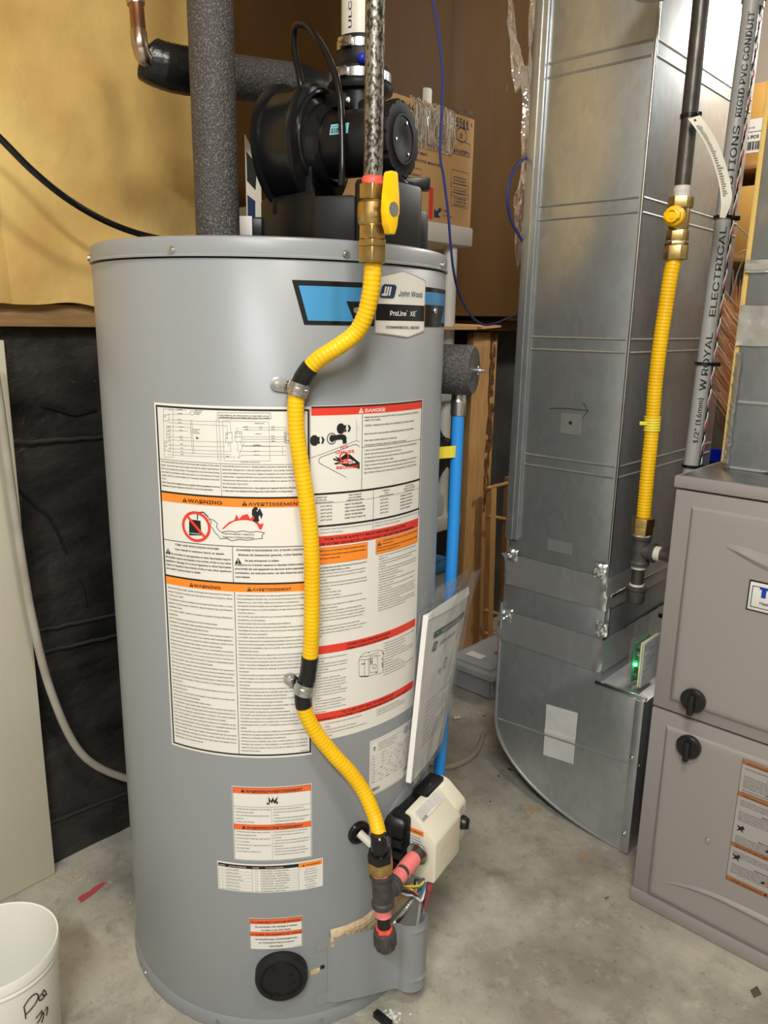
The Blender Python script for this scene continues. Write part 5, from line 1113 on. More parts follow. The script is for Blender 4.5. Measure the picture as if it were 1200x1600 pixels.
for a_ in (70, 190, 310):
    q = B(); p_ = dc + bx * (ml + 0.0035) + (by * math.cos(math.radians(a_)) + Z1 * math.sin(math.radians(a_))) * 0.024; q.lathe([(0.0022, -0.001), (0.0022, 0.0012), (0.0008, 0.0014)], p_, bx, 10); q.build('vent_pin', M_zinc, mcap)
# spiral step and ribs on the drum face
q = B()
for a0, a1, r0, r1 in ((95, 260, 0.076, 0.060),):
    pts = [dc + bx * 0.006 + (by * math.cos(math.radians(a0 + (a1 - a0) * k / 30)) + Z1 * math.sin(math.radians(a0 + (a1 - a0) * k / 30))) * (r0 + (r1 - r0) * k / 30) for k in range(31)]
    q.tube(pts, 0.004, 8)
q.build('face_step', M_blkg, drum)
def lug(px, py, D, parent, s=0.010, L_=0.030, scr=True):
    p_ = at(px, py, D=D); q = B(); q.obox(p_, by, Z1, bx, (-s, -s, -L_), (s, s, 0.004), 0.003); l_ = q.build('mounting_lug', M_blk, parent)
    if scr: screw(p_ + bx * 0.004, bx, 0.0048, l_, M_chrome)
lug(427, 203, 1.345, drum); lug(493, 256, 1.285, drum, 0.008); lug(539, 157, 1.27, drum, 0.010); lug(456, 322, 1.27, drum, 0.012)
# exhaust neck and rubber coupling with clamps
ec = at(563, 150, D=1.335); ec = V((ec.x, ec.y, 0))
def ez_(py):
    v = ray(563, py); t = math.hypot(ec.x, ec.y) / math.hypot(v.x, v.y); return (EYE + v * t).z
q = B(); q.lathe([(0.040, dc.z + 0.02), (0.040, ez_(150)), (0.050, ez_(148)), (0.0515, ez_(143)), (0.0515, ez_(138)), (0.046, ez_(136))], ec, segs=40); q.obox(V((ec.x, ec.y, 0)), bx, by, Z1, (-0.046, -0.036, dc.z + 0.01), (0.046, 0.036, ez_(165)), 0.006); neck = q.build('exhaust_neck', M_blk, bl)
q = B(); q.lathe([(0.046, ez_(140)), (0.0475, ez_(136)), (0.0475, ez_(114)), (0.042, ez_(108)), (0.0385, ez_(104)), (0.0365, ez_(96)), (0.0365, ez_(66)), (0.035, ez_(63)), (0.028, ez_(63))], ec, segs=40); cpl = q.build('rubber_coupling', M_blkm, bl, label='black rubber coupling')
for a, c_, r in ((133, 118, 0.0482), (84, 70, 0.0372)):
    q = B(); q.lathe([(r, ez_(a)), (r + 0.0008, ez_(a) + .0006), (r + 0.0008, ez_(c_) - .0006), (r, ez_(c_))], ec, segs=48, caps=False); bnd = q.build('band_clamp', M_chrome, cpl)
    hd = (-Rt * 0.55 - Fw * 0.83).normalized(); q = B(); q.obox(V((ec.x, ec.y, (ez_(a) + ez_(c_)) / 2)) + hd * (r + 0.001), hd, Z1.cross(hd), Z1, (0, -0.012, -0.007), (0.006, 0.012, 0.007), 0.002); q.build('clamp_housing', M_zinc, bnd)
q = B(); q.ball(at(566, 91, D=1.285), 0.0075); q.build('blue_plug', M_dblue, cpl, label='small blue plug')
q = B(); q.lathe([(0.0302, ez_(90)), (0.0302, 2.45)], ec, segs=40)
vp_ = tag(q.build('vent_pipe', M_pvc, loc=V((ec.x, ec.y, 2.45))), 'white plastic vent pipe rising from the blower behind the black gas pipe', 'vent pipe')
def vtext(parent, ax_, r, th0, z0, txt, hcap, m, name='printed_text', width=None, gap=0.0, axis=None):
    """lettering that runs up a vertical pipe"""
    a_ = math.radians(th0)
    def pl(s, t, l):
        a2 = a_ - t / r
        return V((ax_.x, ax_.y, z0 + s)) + (Rt * math.sin(a2) - Fw * math.cos(a2)) * (r + l)
    P = Print(pl, lift=0.0004); P.text(txt, 0, -hcap / 2, hcap, m, w=width); P.build(name, parent)
vtext(vp_, ec, 0.0302, -33, ez_(55), 'ULC S636 Component', 0.0082, M_dblueink, width=0.20)
# base casting: front box with a step, drum stand, flange plate
q = B(); q.lathe([(0.150, LZ), (0.156, LZ + 0.001), (0.158, LZ + 0.005), (0.150, LZ + 0.008), (0.02, LZ + 0.009)], TC + Rt * 0.012 - Fw * 0.045, segs=64); basep = q.build('base_flange', M_blk, bl, label='black moulded base')
def plan(px, D): 
    v = ray(px, 380); v = V((v.x, v.y, 0)); return v * (D / v.dot(Fw))
bx0 = at(520, 303, D=1.15).z; bx1 = at(580, 276, D=1.14).z; bx2 = at(657, 293, D=1.20).z
pl1 = [plan(489, 1.165), plan(556, 1.150), plan(556, 1.36), plan(489, 1.36)]
pl2 = [plan(554, 1.150), plan(603, 1.140), plan(657, 1.205), plan(657, 1.37), plan(554, 1.37)]
q = B(); q.prism([(p.x, p.y) for p in pl1], (0, 0, 0), X1, Y1, Z1, bx0, 0, 0.006, LZ); q.prism([(p.x, p.y) for p in pl2], (0, 0, 0), X1, Y1, Z1, bx1, 0, 0.007, LZ); q.build('intake_box', M_blkm, bl, label='stepped matt black intake box')
pl3 = [plan(648, 1.20), plan(667, 1.225), plan(668, 1.37), plan(640, 1.37)]
q = B(); q.prism([(p.x, p.y) for p in pl3], (0, 0, 0), X1, Y1, Z1, at(664, 328, D=1.22).z, 0, 0.006, LZ); q.build('side_pod', M_blkm, bl)
pl4 = [plan(409, 1.30), plan(492, 1.20), plan(500, 1.42), plan(409, 1.44)]
q = B(); q.prism([(p.x, p.y) for p in pl4], (0, 0, 0), X1, Y1, Z1, at(440, 306, D=1.27).z, 0, 0.006, LZ); q.prism([(p.x, p.y) for p in [plan(418, 1.30), plan(488, 1.24), plan(505, 1.36), plan(418, 1.40)]], (0, 0, 0), X1, Y1, Z1, dc.z - 0.03, 0, 0.004, LZ); q.build('drum_stand', M_blk, bl)
q = B(); q.obox(at(645, 292, D=1.25), Rt, Fw, Z1, (-0.018, -0.012, -0.004), (0.026, 0.02, 0.012), 0.003); q.build('wire_box', M_blk, bl)
q = B(); q.tube(catmull([at(612, 268, D=1.22), at(628, 285, D=1.225), at(640, 290, D=1.24), at(655, 290, D=1.25)], 6), 0.006, 10); q.build('motor_lead', M_blk, bl)
for p_, D_ in (((436, 366), 1.185), ((420, 342), 1.25)):
    hexscrew(V((*at(p_[0], p_[1], D=D_).xy, LZ + 0.006)), Z1, 0.0045, basep, M_chrome)
q = B(); q.obox(at(383, 352, D=1.30), Rt, Fw, Z1, (-0.010, 0, -0.015), (0.011, 0.002, 0.014), 0.0005); q.obox(at(395, 355, D=1.305), Rt, Fw, Z1, (-0.03, 0.002, -0.02), (0.03, 0.05, 0.016), 0.004, 1)
q.build('junction_cover', [M_whitem, M_blk], bl, label='black cover with small white sticker')
P = Print(lambda s, t, l: dc + bx * 0.0 + (bx * (0.045 + s) ) + (-by * math.cos(0.1 + t / 0.0465 * 1.0) + Z1 * math.sin(0.1 + t / 0.0465)) * (0.0468 + l), lift=0.0006)
P.rect((0, 0), (0.031, 0.015), M_cyan, 0); barcode(P, 0.002, 0.0015, 0.026, 0.0075, 8); P.text('0118009170', 0.002, 0.0108, 0.0024, lv=2); P.build('barcode_label', motor, label='pale cyan barcode label')
# pressure tube loop
pts = catmull([at(473, 148, D=1.33), at(468, 120, D=1.33), at(461, 85, D=1.32), at(459, 58, D=1.31), at(462, 42, D=1.30), at(470, 38, D=1.29), at(484, 44, D=1.275), at(500, 66, D=1.255), at(515, 95, D=1.24), at(527, 130, D=1.225), at(533, 170, D=1.215), at(535, 215, D=1.21), at(535, 262, D=1.205), at(533, 290, D=1.205)], 8)
q = B(); q.tube(pts, 0.0052, 12); tag(q.build('pressure_tube', M_blkg, loc=pts[0]), 'thin black rubber tube looping above the blower drum', 'tube')
q = B(); q.lathe([(0.0062, -0.004), (0.0068, 0), (0.0062, 0.006)], at(473, 141, D=1.33), (pts[0] - pts[3]), 12); q.build('red_tube_clip', M_redscrap, bl)
# ================================================================== INSULATED PIPES
fx = at(341, 368, D=1.235); fv = V((fx.x, fx.y, 0)); ft = at(328, 0, D=1.235)
q = B(); tp_ = fv + Z1 * 1.2527; tt_ = V((ft.x, ft.y, ft.z)); dd_ = (tt_ - tp_).normalized(); tt_ = tp_ + dd_ * ((2.45 - tp_.z) / dd_.z)
t_ = thing('insulated_pipe', 'grey foam-covered pipe standing upright on the heater lid', 'pipe', tp_)
q.tube([tp_, tp_.lerp(tt_, .25), tp_.lerp(tt_, .5), tp_.lerp(tt_, .75), tt_], 0.0325, 32); q.build('foam_sleeve', M_foam, t_, label='speckled dark grey foam')
hl, hr = at(300, 113, D=1.385), at(460, 132, D=1.52)
hp_ = thing('copper_water_pipe', 'copper pipe bending into a foam-covered run taped black behind the upright foam pipe', 'pipe', hl)
cu1 = at(228, 84, D=1.335); cu0 = at(212, 0, D=1.335); cu0 = cu1 + (cu0 - cu1) * 2.1
ax_c = (cu0 - cu1).normalized(); bend = at(226, 95, D=1.337)
cpts = catmull([cu0, cu0.lerp(cu1, .5), at(217, 58, D=1.315), at(220, 76, D=1.315), at(226, 90, D=1.32), at(240, 98, D=1.34), at(262, 105, D=1.36), hl], 6)
q = B(); q.tube(cpts, 0.0112, 16); cpb = q.build('copper_pipe', M_copper, hp_, label='dull copper pipe')
q = B(); e_ = [p for p in cpts if (p - at(221, 78, D=1.315)).length < 0.026]; q.tube(e_, 0.0125, 16); q.build('soldered_elbow', M_solder, cpb)
q = B(); q.lathe([(0.0112, -0.003), (0.0138, -0.003), (0.0138, 0.003), (0.0112, 0.003)], at(212, 4, D=1.335), ax_c, 16); q.build('pipe_ring', M_solder, cpb)
q = B(); q.tube([hl - (hr - hl).normalized() * 0.01, hl.lerp(hr, .5), hr], 0.0345, 28); q.build('foam_sleeve', M_foam, hp_, label='dark grey foam sleeve')
tpl = catmull([at(226, 88, D=1.35), at(240, 97, D=1.352), at(262, 105, D=1.36), at(285, 110, D=1.375), hl + (hr - hl).normalized() * 0.02], 8)
q = B(); q.tube(tpl, [0.0335 * min(1, 0.62 + 0.09 * k) + 0.0012 * nz(k * .9, 3) + 0.002 * min(1, k / 20) for k in range(len(tpl))], 24); q.build('black_tape_wrap', M_tape, hp_, label='shiny black tape wrap')
rd_ = (hr - hl).normalized()
tpl = [hr + rd_ * (-0.004 + 0.008 * k) for k in range(13)]
q = B(); q.tube(tpl, [0.0352, 0.0355, 0.0352, 0.0345, 0.0335, 0.032, 0.0305, 0.029, 0.027, 0.024, 0.021, 0.018, 0.016], 24); q.build('black_tape_wrap', M_tape, hp_)
# power cord hanging to the back of the heater
q = B(); pts = catmull([at(-60, 160, D=1.28), at(0, 216, D=1.30), at(50, 266, D=1.33), at(100, 307, D=1.37), at(150, 338, D=1.42), at(195, 358, D=1.46), at(240, 371, D=1.49), at(290, 378, D=1.5), at(340, 372, D=1.48)], 8); q.tube(pts, 0.0056, 12)
tag(q.build('power_cord', M_blkg, loc=pts[0]), 'shiny black power cord sagging in front of the yellow insulation', 'cord')
q = B(); pts = catmull([at(-12, 560, X=-1.40), at(0, 635, X=-1.40), at(22, 794, X=-1.41), at(48, 954, X=-1.415), at(80, 1081, X=-1.42), at(127, 1177, X=-1.42), at(194, 1215, X=-1.42), at(260, 1222, X=-1.40)], 8); q.tube(pts, 0.0078, 14)
tag(q.build('drain_hose', M_cord, loc=pts[0]), 'grey flexible hose curving down across the black plastic sheet', 'hose')
# ================================================================== SHELVES AND BOX behind the heater
sh = thing('resin_shelf', 'white plastic shelving unit with round posts against the wall behind the heater', 'shelf', (-1.35, 1.4, 0))
SY1 = 1.688
for z0_, z1_ in ((1.338, 1.385), (0.950, 0.985), (0.600, 0.640), (0.30, 0.34)):
    q = B(); q.box((-1.47, 1.10, z0_), (-1.245, SY1, z1_), 0.006); q.build('shelf_board', M_resin, sh)
zp = [0.0, 0.16, 0.20, 0.60, 0.64, 0.95, 0.985, 1.338]
for px_ in (-1.275, -1.445):
    for py_ in (1.135, 1.635):
        for a, b3 in ((0, 0.30), (0.34, 0.6), (0.64, 0.95), (0.985, 1.338)):
            q = B(); q.lathe([(0.0175, a), (0.0175, b3)], (px_, py_ if a > .5 else min(py_, 1.50), 0), segs=18); q.build('post', M_resin, sh)
q = B(); q.lathe([(0.0175, 1.385), (0.0175, 1.742), (0.0155, 1.746), (0.0155, 1.70)], (-1.445, 1.72, 0), segs=20, caps=False); q.lathe([(0.0175, 1.0), (0.0175, 1.385)], (-1.445, 1.72, 0), segs=20, caps=False); q.build('tall_post', M_resin, sh)
bxo = thing('cardboard_box', 'brown printed cardboard carton with shredded clear tape standing on the white shelf', 'box', (-1.35, 1.5, 1.386))
BX, BY0, BY1, BZ0, BZ1 = -1.262, 1.245, 1.697, 1.3862, 1.642
q = B(); q.box((-1.46, BY0, BZ0), (BX, BY1, BZ1), 0.003); car = q.build('carton', M_card, bxo)
P = Print(on_plane((BX, BY0, BZ0), Y1, Z1), lift=0.0006)
BYp = lambda px, py: (lambda p: (p.y - BY0, p.z - BZ0))(at(px, py, X=BX))
def bt_(t, x0, y0, x1, m=None, hcap=None, bold=False):
    a = BYp(x0, y0); c_ = BYp(x1, y0); P.text(t, a[0], a[1], hcap or 0.012, m or M_dblueink, bold, w=c_[0] - a[0])
bt_('8-64 FL. OZ', 624, 166, 678, hcap=0.017, bold=True); bt_('100', 706, 174, 718, hcap=0.010, bold=True); bt_('1/890', 724, 175, 738, hcap=0.010, bold=True)
bt_('35511', 706, 195, 733, hcap=0.028, bold=True); bt_('3', 735, 198, 738, hcap=0.010, bold=True)
a = BYp(721, 211); P.ring(a, 0.022, 0.0022, M_dblueink, 1, 0.016); P.text('D', a[0] - 0.007, a[1] - 0.008, 0.016, M_dblueink, True)
a, c_ = BYp(702, 238), BYp(735, 226); P.lines([(a[0], a[1]), (c_[0], a[1] + .001), (c_[0], c_[1]), (a[0], c_[1] + .003)], 0.0012, M_dblueink, 1, True); bt_('84961378', 704, 236, 733, hcap=0.013, bold=True)
bt_('CLR', 648, 222, 690, hcap=0.034, bold=True); bt_('FABRIC', 652, 240, 668, hcap=0.007, bold=True); bt_('ACTIVE REMOVER', 648, 251, 690, hcap=0.007, bold=True)
for yy, t in ((277, 'ACTION REQUISE'), (282, 'DE SUPPLEMENTS'), (287, 'DU CODE'), (297, 'EN MAGASIN'), (302, 'A GARDER ICI'), (310, 'A CONSERVER'), (315, 'A TEMPERATURE'), (320, 'SECHE 4°C')): bt_(t, 708, yy, 728, hcap=0.0045, bold=True)
for y0_, y1_ in ((271, 291), (291, 305), (305, 321)):
    a, c_ = BYp(704, y1_), BYp(732, y0_); P.lines([a, (c_[0], a[1]), c_, (a[0], c_[1])], 0.0008, M_dblueink, 1, True)
a, c_ = BYp(626, 284), BYp(658, 265); P.lines([a, (c_[0], a[1]), c_, (a[0], c_[1])], 0.0008, M_dblueink, 1, True); bt_('PACK WEIGHT', 633, 271, 656, hcap=0.0050, bold=True); bt_('PACKED BY HAND', 633, 278, 656, hcap=0.0050, bold=True)
a, c_ = BYp(669, 342), BYp(677, 294); P.rect(a, c_, M_redink, 1)
P.poly([BYp(*p) for p in ((678, 340), (678, 326), (682, 330), (687, 324), (690, 328), (684, 335), (688, 340))], M_dblueink, 1)
bt_('TOP', 692, 331, 700, hcap=0.006, bold=True); bt_('LA CIMA', 692, 338, 707, hcap=0.006, bold=True)
P.build('carton_print', car, label='dark blue printed markings')
q = B(); rnd = random.Random(5)
q.sheet(lambda u, v: V((BX + 0.003 + 0.003 * nz(u * 9, v * 4, 2), BYp(645, 150)[0] + BY0 + (0.0 + 0.150 * u), BZ1 - 0.098 + 0.1 * v + 0.006 * nz(u * 8, 3) * (1 - v))), 40, 16, 0.0003)
q.build('clear_tape', M_gtape, bxo, sharp=80, label='wrinkled shredded clear tape')
q = B()
for k in range(40):
    y = BYp(645, 150)[0] + BY0 + rnd.random() * 0.152; z = BZ1 - 0.004 - rnd.random() * 0.012; L_ = 0.015 + 0.085 * rnd.random() ** 1.5
    q.tube([V((BX + 0.006 + 0.003 * rnd.random(), y + 0.006 * nz(k * 3.1, j_ * .9), z - L_ * j_ / 5)) for j_ in range(6)], (0.0009, 0.0004), 4)
for k in range(26):
    y = BYp(640, 150)[0] + BY0 + rnd.random() * 0.16
    q.tube([V((BX - 0.004 + 0.006 * rnd.random(), y + j_ * 0.004 * (rnd.random() - .3), BZ1 + 0.001 + 0.005 * math.sin(j_ * 1.3 + k))) for j_ in range(5)], 0.0007, 5)
st = q.build('tape_shreds', mat('bright_tape_shreds', (0.80, 0.76, 0.68), 0.15, alpha=0.7, spec=1.0), bxo, label='bright shredded strands'); st['kind'] = 'stuff'
# clear polythene strip hanging by the insulated pipe
q = B()
q.sheet(lambda u, v: at(360 + 52 * u + 6 * nz(v * 4, 2), 345 - 420 * v, X=-1.47) + X1 * (0.02 * nz(u * 3, v * 5, 4) + 0.012 * nz(u * 9, v * 9, 1)), 16, 50, 0.0004)
tag(q.build('polythene_strip', M_clear2, sharp=80), 'shiny clear polythene strip hanging behind the upright foam pipe', 'plastic sheet')
q = B()
q.sheet(lambda u, v: V((-1.452 + 0.012 * nz(u * 4, v * 6, 8) + 0.006 * nz(u * 11, v * 14, 3), 2.08 + 0.42 * u, 1.20 + 1.1 * v)), 26, 50, 0.0004)
tag(q.build('polythene_film', M_clear2, sharp=80), 'clear crinkled polythene film over the brown batts beside the steel duct', 'plastic sheet')
# leaflet standing behind the blower
lf = thing('leaflet', 'folded dark and white leaflet tucked upright behind the blower drum', 'leaflet', at(398, 330, D=1.56))
la, lb2 = at(383, 210, D=1.56), at(406, 240, D=1.56)
q = B(); q.prism([(0, 0), (0.028, -0.05), (0.030, -0.16), (0, -0.19)], la, (Rt * .9 + Fw * .43).normalized(), Z1, (Fw * .9 - Rt * .43).normalized(), 0.004); q.build('cover', M_manila, lf)
q = B(); q.prism([(0.002, -0.03), (0.022, -0.05), (0.018, -0.095), (0.002, -0.08)], la - Fw * 0.0012, (Rt * .9 + Fw * .43).normalized(), Z1, (Fw * .9 - Rt * .43).normalized(), 0.001); q.build('dark_picture', M_ink, lf)
q = B(); q.prism([(0.002, -0.105), (0.017, -0.115), (0.016, -0.165), (0.002, -0.175)], la - Fw * 0.0012, (Rt * .9 + Fw * .43).normalized(), Z1, (Fw * .9 - Rt * .43).normalized(), 0.001); q.build('text_panel', M_dblueink, lf)
# blue wires
q = B(); pts = catmull([at(660, -70, D=1.42), at(678, 10, D=1.42), at(686, 60, D=1.42), at(692, 120, D=1.42), at(690, 180, D=1.42), at(688, 243, D=1.42), at(693, 275, D=1.42), at(700, 330, D=1.42), at(704, 380, D=1.43), at(709, 425, D=1.45), at(718, 460, D=1.5), at(735, 492, D=1.56), at(752, 506, D=1.64), at(768, 507, D=1.75), at(790, 499, D=1.9), at(812, 490, D=2.05)], 8)
q.tube(pts, 0.0023, 8); tag(q.build('blue_wire', M_wire, loc=pts[0]), 'thin dark blue wire hanging in front of the cardboard carton', 'wire')
q = B(); pts = catmull([at(x, y, X=-0.972) for x, y in ((836, 240), (822, 247), (808, 258), (797, 282), (793, 312), (799, 345), (810, 366), (822, 386), (836, 406))], 8)
q.tube(pts, 0.0032, 8); tag(q.build('looped_wire', M_wire, loc=pts[0]), 'short dark blue wire bowed out beside the steel duct edge', 'wire')
q = B(); yc = at(818, 357, X=-1.47); q.lathe([(0.0001, 0), (0.012, 0.0), (0.014, 0.01), (0.011, 0.03), (0.0001, 0.032)], yc - X1 * 0.018, X1, 16); tag(q.build('wire_connector', M_yel2, loc=yc), 'small yellow plastic connector on the timber stud beside the steel duct', 'connector')
# cardboard flap
q = B(); f0, f1, f2, f3 = V((-1.27, 1.40, 1.137)), V((-1.20, 1.66, 1.140)), V((-1.44, 2.12, 1.150)), V((-1.49, 1.40, 1.137))
q.sheet(lambda u, v: (f0 * (1 - u) + f1 * u) * (1 - v) + (f3 * (1 - u) + f2 * u) * v + Z1 * 0.006 * math.sin(u * 4) * v, 12, 6, 0.006)
flp = tag(q.build('cardboard_sheet', M_card), 'loose flat cardboard sheet lying edge-on above the timber stud', 'cardboard')
# timber with bark edge, small dowel rack
tb = thing('timber_plank', 'tall pale timber plank with a strip of dark bark on its edge', 'plank', (-1.56, 2.15, 0))
tyA, tyB, tyC = at(733, 700, X=-1.54).y, at(769, 700, X=-1.54).y, at(757, 700, X=-1.54).y
q = B(); q.box((-1.568, tyA, 0.0), (-1.54, tyB, 1.122), 0.002); q.build('plank', M_woodv, tb)
q = B(); q.sheet(lambda u, v: V((-1.539 + 0.004 * nz(u * 3, v * 20), tyC + 0.006 + (tyB - tyC - 0.008) * u * (0.8 + 0.4 * nz(v * 6, 1)) + 0.010 * nz(v * 8, 5), 0.50 + 0.63 * v)), 6, 60, 0.004); q.build('bark_strip', M_bark, tb, sharp=80, label='rough dark bark strip')
rk = thing('dowel_rack', 'small wooden rack with thin dowels standing beside the timber plank', 'rack', (-1.5, 2.25, 0))
rA, rB = at(762, 1001, X=-1.50), at(790, 985, X=-1.50)
for nm, pts in (('upright', ((at(762, 1000, X=-1.50)), at(768, 762, X=-1.50))), ('upright', (at(786, 975, X=-1.50), at(796, 745, X=-1.50)))):
    p0, p1 = pts; p0 = V((p0.x, p0.y, max(0.002, p0.z) if p0.y < 2.25 else 0.03)); dd = (p1 - p0)
    ex, ey, ez = frame(dd, Y1); q = B(); q.obox(p0, ex, ey, ez, (-0.016, -0.012, 0), (0.016, 0.012, dd.length), 0.002); q.build(nm, M_woodv, rk)
for a, c_ in (((760, 763), (792, 755)), ((762, 806), (795, 812)), ((757, 953), (790, 963)), ((757, 990), (788, 977))):
    q = B(); q.tube([at(*a, X=-1.495), at(*c_, X=-1.495)], 0.0065, 10); q.build('dowel', M_woodv, rk)
# bins
def bin_(name, lab, cat, m, c, sx, sy, h, lid=None):
    t = thing(name, lab, cat, (c[0], c[1], c[2] if len(c) > 2 else 0.001)); z0_ = c[2] if len(c) > 2 else 0.001
    q = B(); P0 = [(-sx * .92, -sy * .92), (sx * .92, -sy * .92), (sx * .92, sy * .92), (-sx * .92, sy * .92)]
    A = q.verts([V((c[0] + x, c[1] + y, z0_)) for x, y in P0]); C_ = q.verts([V((c[0] + x / .92, c[1] + y / .92, z0_ + h)) for x, y in P0])
    q.face(A[::-1]); q.face(C_)
    for k in range(4): q.face((A[k], A[(k + 1) % 4], C_[(k + 1) % 4], C_[k]))
    bmesh.ops.bevel(q.bm, geom=q.bm.edges[:], offset=0.008, segments=2, affect='EDGES'); q.build('tub', m, t)
    q = B(); q.box((c[0] - sx - .012, c[1] - sy - .012, z0_ + h), (c[0] + sx + .012, c[1] + sy + .012, z0_ + h + 0.022), 0.006); q.box((c[0] - sx + .012, c[1] - sy + .012, z0_ + h + .022), (c[0] + sx - .012, c[1] + sy - .012, z0_ + h + .030), 0.003); q.build('lid', lid or m, t)
    return t
bin_('storage_bin', 'blue lidded storage bin under the white shelf beside the blue tube', 'bin', M_tub, (-1.36, 1.56, 0.341), 0.09, 0.13, 0.135, M_bin)
bx2_ = bin_('clear_tub', 'low clear plastic tub with lid lying on the concrete floor', 'tub', M_tub, (-1.315, 2.03), 0.085, 0.17, 0.075)
P = Print(on_plane((-1.40, 1.86, 0.1068), X1, Y1), lift=0.0003); P.rect((0.03, 0.05), (0.09, 0.085), M_whitem, 0); P.rect((0.05, 0.2), (0.08, 0.24), M_orange2, 0); P.rect((0.09, 0.12), (0.14, 0.17), M_redscrap, 0); P.build('lid_stickers', bx2_)
tr = at(690, 668, X=-1.25)
q = B(); q.sheet(lambda u, v: V((-1.30 + 0.05 * math.sin(v * PI) + 0.02 * nz(u * 4, v * 4), 1.46 + 0.20 * u, 0.70 + 0.20 * v + 0.015 * nz(u * 5, v * 3, 2))), 14, 14, 0.04); tag(q.build('rubbish_bag', M_poly, sharp=80, loc=(-1.3, 1.55, 0.70)), 'crumpled shiny black plastic bag on the white shelf', 'bag')
q = B(); q.box((-1.44, 1.40, 0.641), (-1.26, 1.63, 0.70), 0.004); tag(q.build('white_carton', M_resin, loc=(-1.35, 1.5, 0.641)), 'small plain white carton under the crumpled black bag', 'carton')
# ================================================================== SHEET METAL DUCT
DX0, DX1, DY0, DY1 = -0.966, -0.710, 1.499, 2.025
du = thing('return_duct', 'tall galvanized steel duct with curved boot beside the furnace', 'duct', (-0.80, 1.75, 0))
# upright trunk built of shallow panels between cross beads
q = B(); q.box((DX0, DY0, 0.60), (DX1, DY1, 2.45), 0.002); trunk = q.build('trunk', M_galv, du, label='tall galvanized trunk')
zs_ = [at(852, 101, Y=DY0).z, at(852, 123, Y=DY0).z, at(835, 324, Y=DY0).z, at(835, 345, Y=DY0).z, at(824, 526, Y=DY0).z, at(822, 545, Y=DY0).z, at(813, 708, Y=DY0).z, at(813, 724, Y=DY0).z]
for z in zs_:
    q = B(); q.tube([V((DX0 + 0.030, DY0 + 0.0008, z)), V((DX1 - 0.006, DY0 + 0.0008, z))], 0.0028, 8); q.tube([V((DX1 - 0.0008, DY0 + 0.006, z)), V((DX1 - 0.0008, DY1 - 0.01, z))], 0.0028, 8); q.build('cross_bead', M_galv, trunk)
q = B(); q.box((DX0 - 0.006, DY0 - 0.007, 0.66), (DX0 + 0.026, DY0 + 0.001, 2.45), 0.0025); q.box((DX0 + 0.010, DY0 - 0.010, 0.66), (DX0 + 0.014, DY0 - 0.006, 2.45), 0.001); q.build('corner_seam', M_galv, trunk, label='folded standing seam')
q = B(); q.tube([V((DX1 + 0.0005, DY0 - 0.0005, 0.66)), V((DX1 + 0.0005, DY0 - 0.0005, 2.45))], 0.003, 10); q.build('corner_edge', M_zinc, trunk)
P = Print(on_plane((0, DY0, 0), X1, Z1), lift=0.0006)
dq = lambda px, py: (lambda p: (p.x, p.z))(at(px, py, Y=DY0))
P.p = lambda s, t, l: V((s, DY0 - l, t))
P.lines([dq(859, 638), dq(885, 638), dq(912, 641), dq(919, 642)], 0.0013, M_ink, 1); P.lines([dq(911, 629), dq(919, 642), dq(909, 655)], 0.0013, M_ink, 1)
P.build('drawn_arrow', trunk, label='hand-drawn black arrow')
q = B(); o_ = dq(892, 664); q.sheet(lambda u, v: V((o_[0] - 0.024 + 0.048 * u, DY0 - 0.0012 - 0.0006 * nz(u * 9, v * 9), o_[1] - 0.020 + 0.044 * v)), 10, 10, 0.0006); q.build('foil_patch', M_foil, trunk, sharp=80, label='square foil patch under the arrow')
q = B(); q.box((o_[0] - 0.003, DY0 - 0.0035, o_[1] + 0.002), (o_[0] + 0.003, DY0 - 0.001, o_[1] + 0.008)); q.build('patch_hole', M_ink, trunk)
o2 = dq(874, 855); q = B(); q.sheet(lambda u, v: V((o2[0] - 0.030 + 0.060 * u, DY0 - 0.0010 - 0.0005 * nz(u * 9, v * 9, 4), o2[1] - 0.012 + 0.026 * v)), 10, 6, 0.0006); q.build('foil_patch', M_foil, trunk, sharp=80)
# offset collar between the two taped bands
zA0, zA1 = at(795, 908, Y=DY0).z, at(800, 872, Y=DY0).z
zB0, zB1 = at(782, 990, Y=DY0).z, at(786, 957, Y=DY0).z
q = B(); q.box((DX0 - 0.004, DY0 - 0.003, zB0), (DX1 + 0.002, DY1 + 0.003, zA1), 0.002); coll = q.build('collar', M_galv, du, label='collar between two foil-taped joints')
def tband(z0, z1, out, parent, seed):
    X0, X1_, Ya, Yb = DX0 - out, DX1 + out, DY0 - out, DY1 + out
    loop = [(X0, Yb)] + [(X0, Ya + (Yb - Ya) * (1 - k / 12)) for k in range(1, 13)] + [(X0 + (X1_ - X0) * k / 34, Ya) for k in range(1, 35)] + [(X1_, Ya + (Yb - Ya) * k / 30) for k in range(1, 31)]
    q = B(); nv = 8
    def f(u, v):
        k = min(int(round(u * (len(loop) - 1))), len(loop) - 1); x, y = loop[k]
        corner = math.exp(-(min(abs(k - 12), abs(k - 46)) / 1.6) ** 2)
        w = (0.0010 + 0.007 * corner) * (nz(k * 0.55, v * 3 + seed, seed) + 0.35 * nz(k * 2.1, v * 9, seed)) + 0.006 * corner * abs(nz(k, v * 5, 9))
        nx = -1 if k <= 12 else (1 if k >= 46 else 0); ny_ = -1 if 12 <= k <= 46 else 0
        zz = z0 + (z1 - z0) * v + (0.004 if v < 0.1 else (-0.004 if v > .9 else 0)) * nz(k * 0.8, seed)
        return V((x + nx * w, y + ny_ * w, zz))
    q.sheet(f, len(loop) - 1, nv, 0.0006); return q.build('foil_tape_band', M_foil, parent, sharp=50, label='crumpled foil tape')
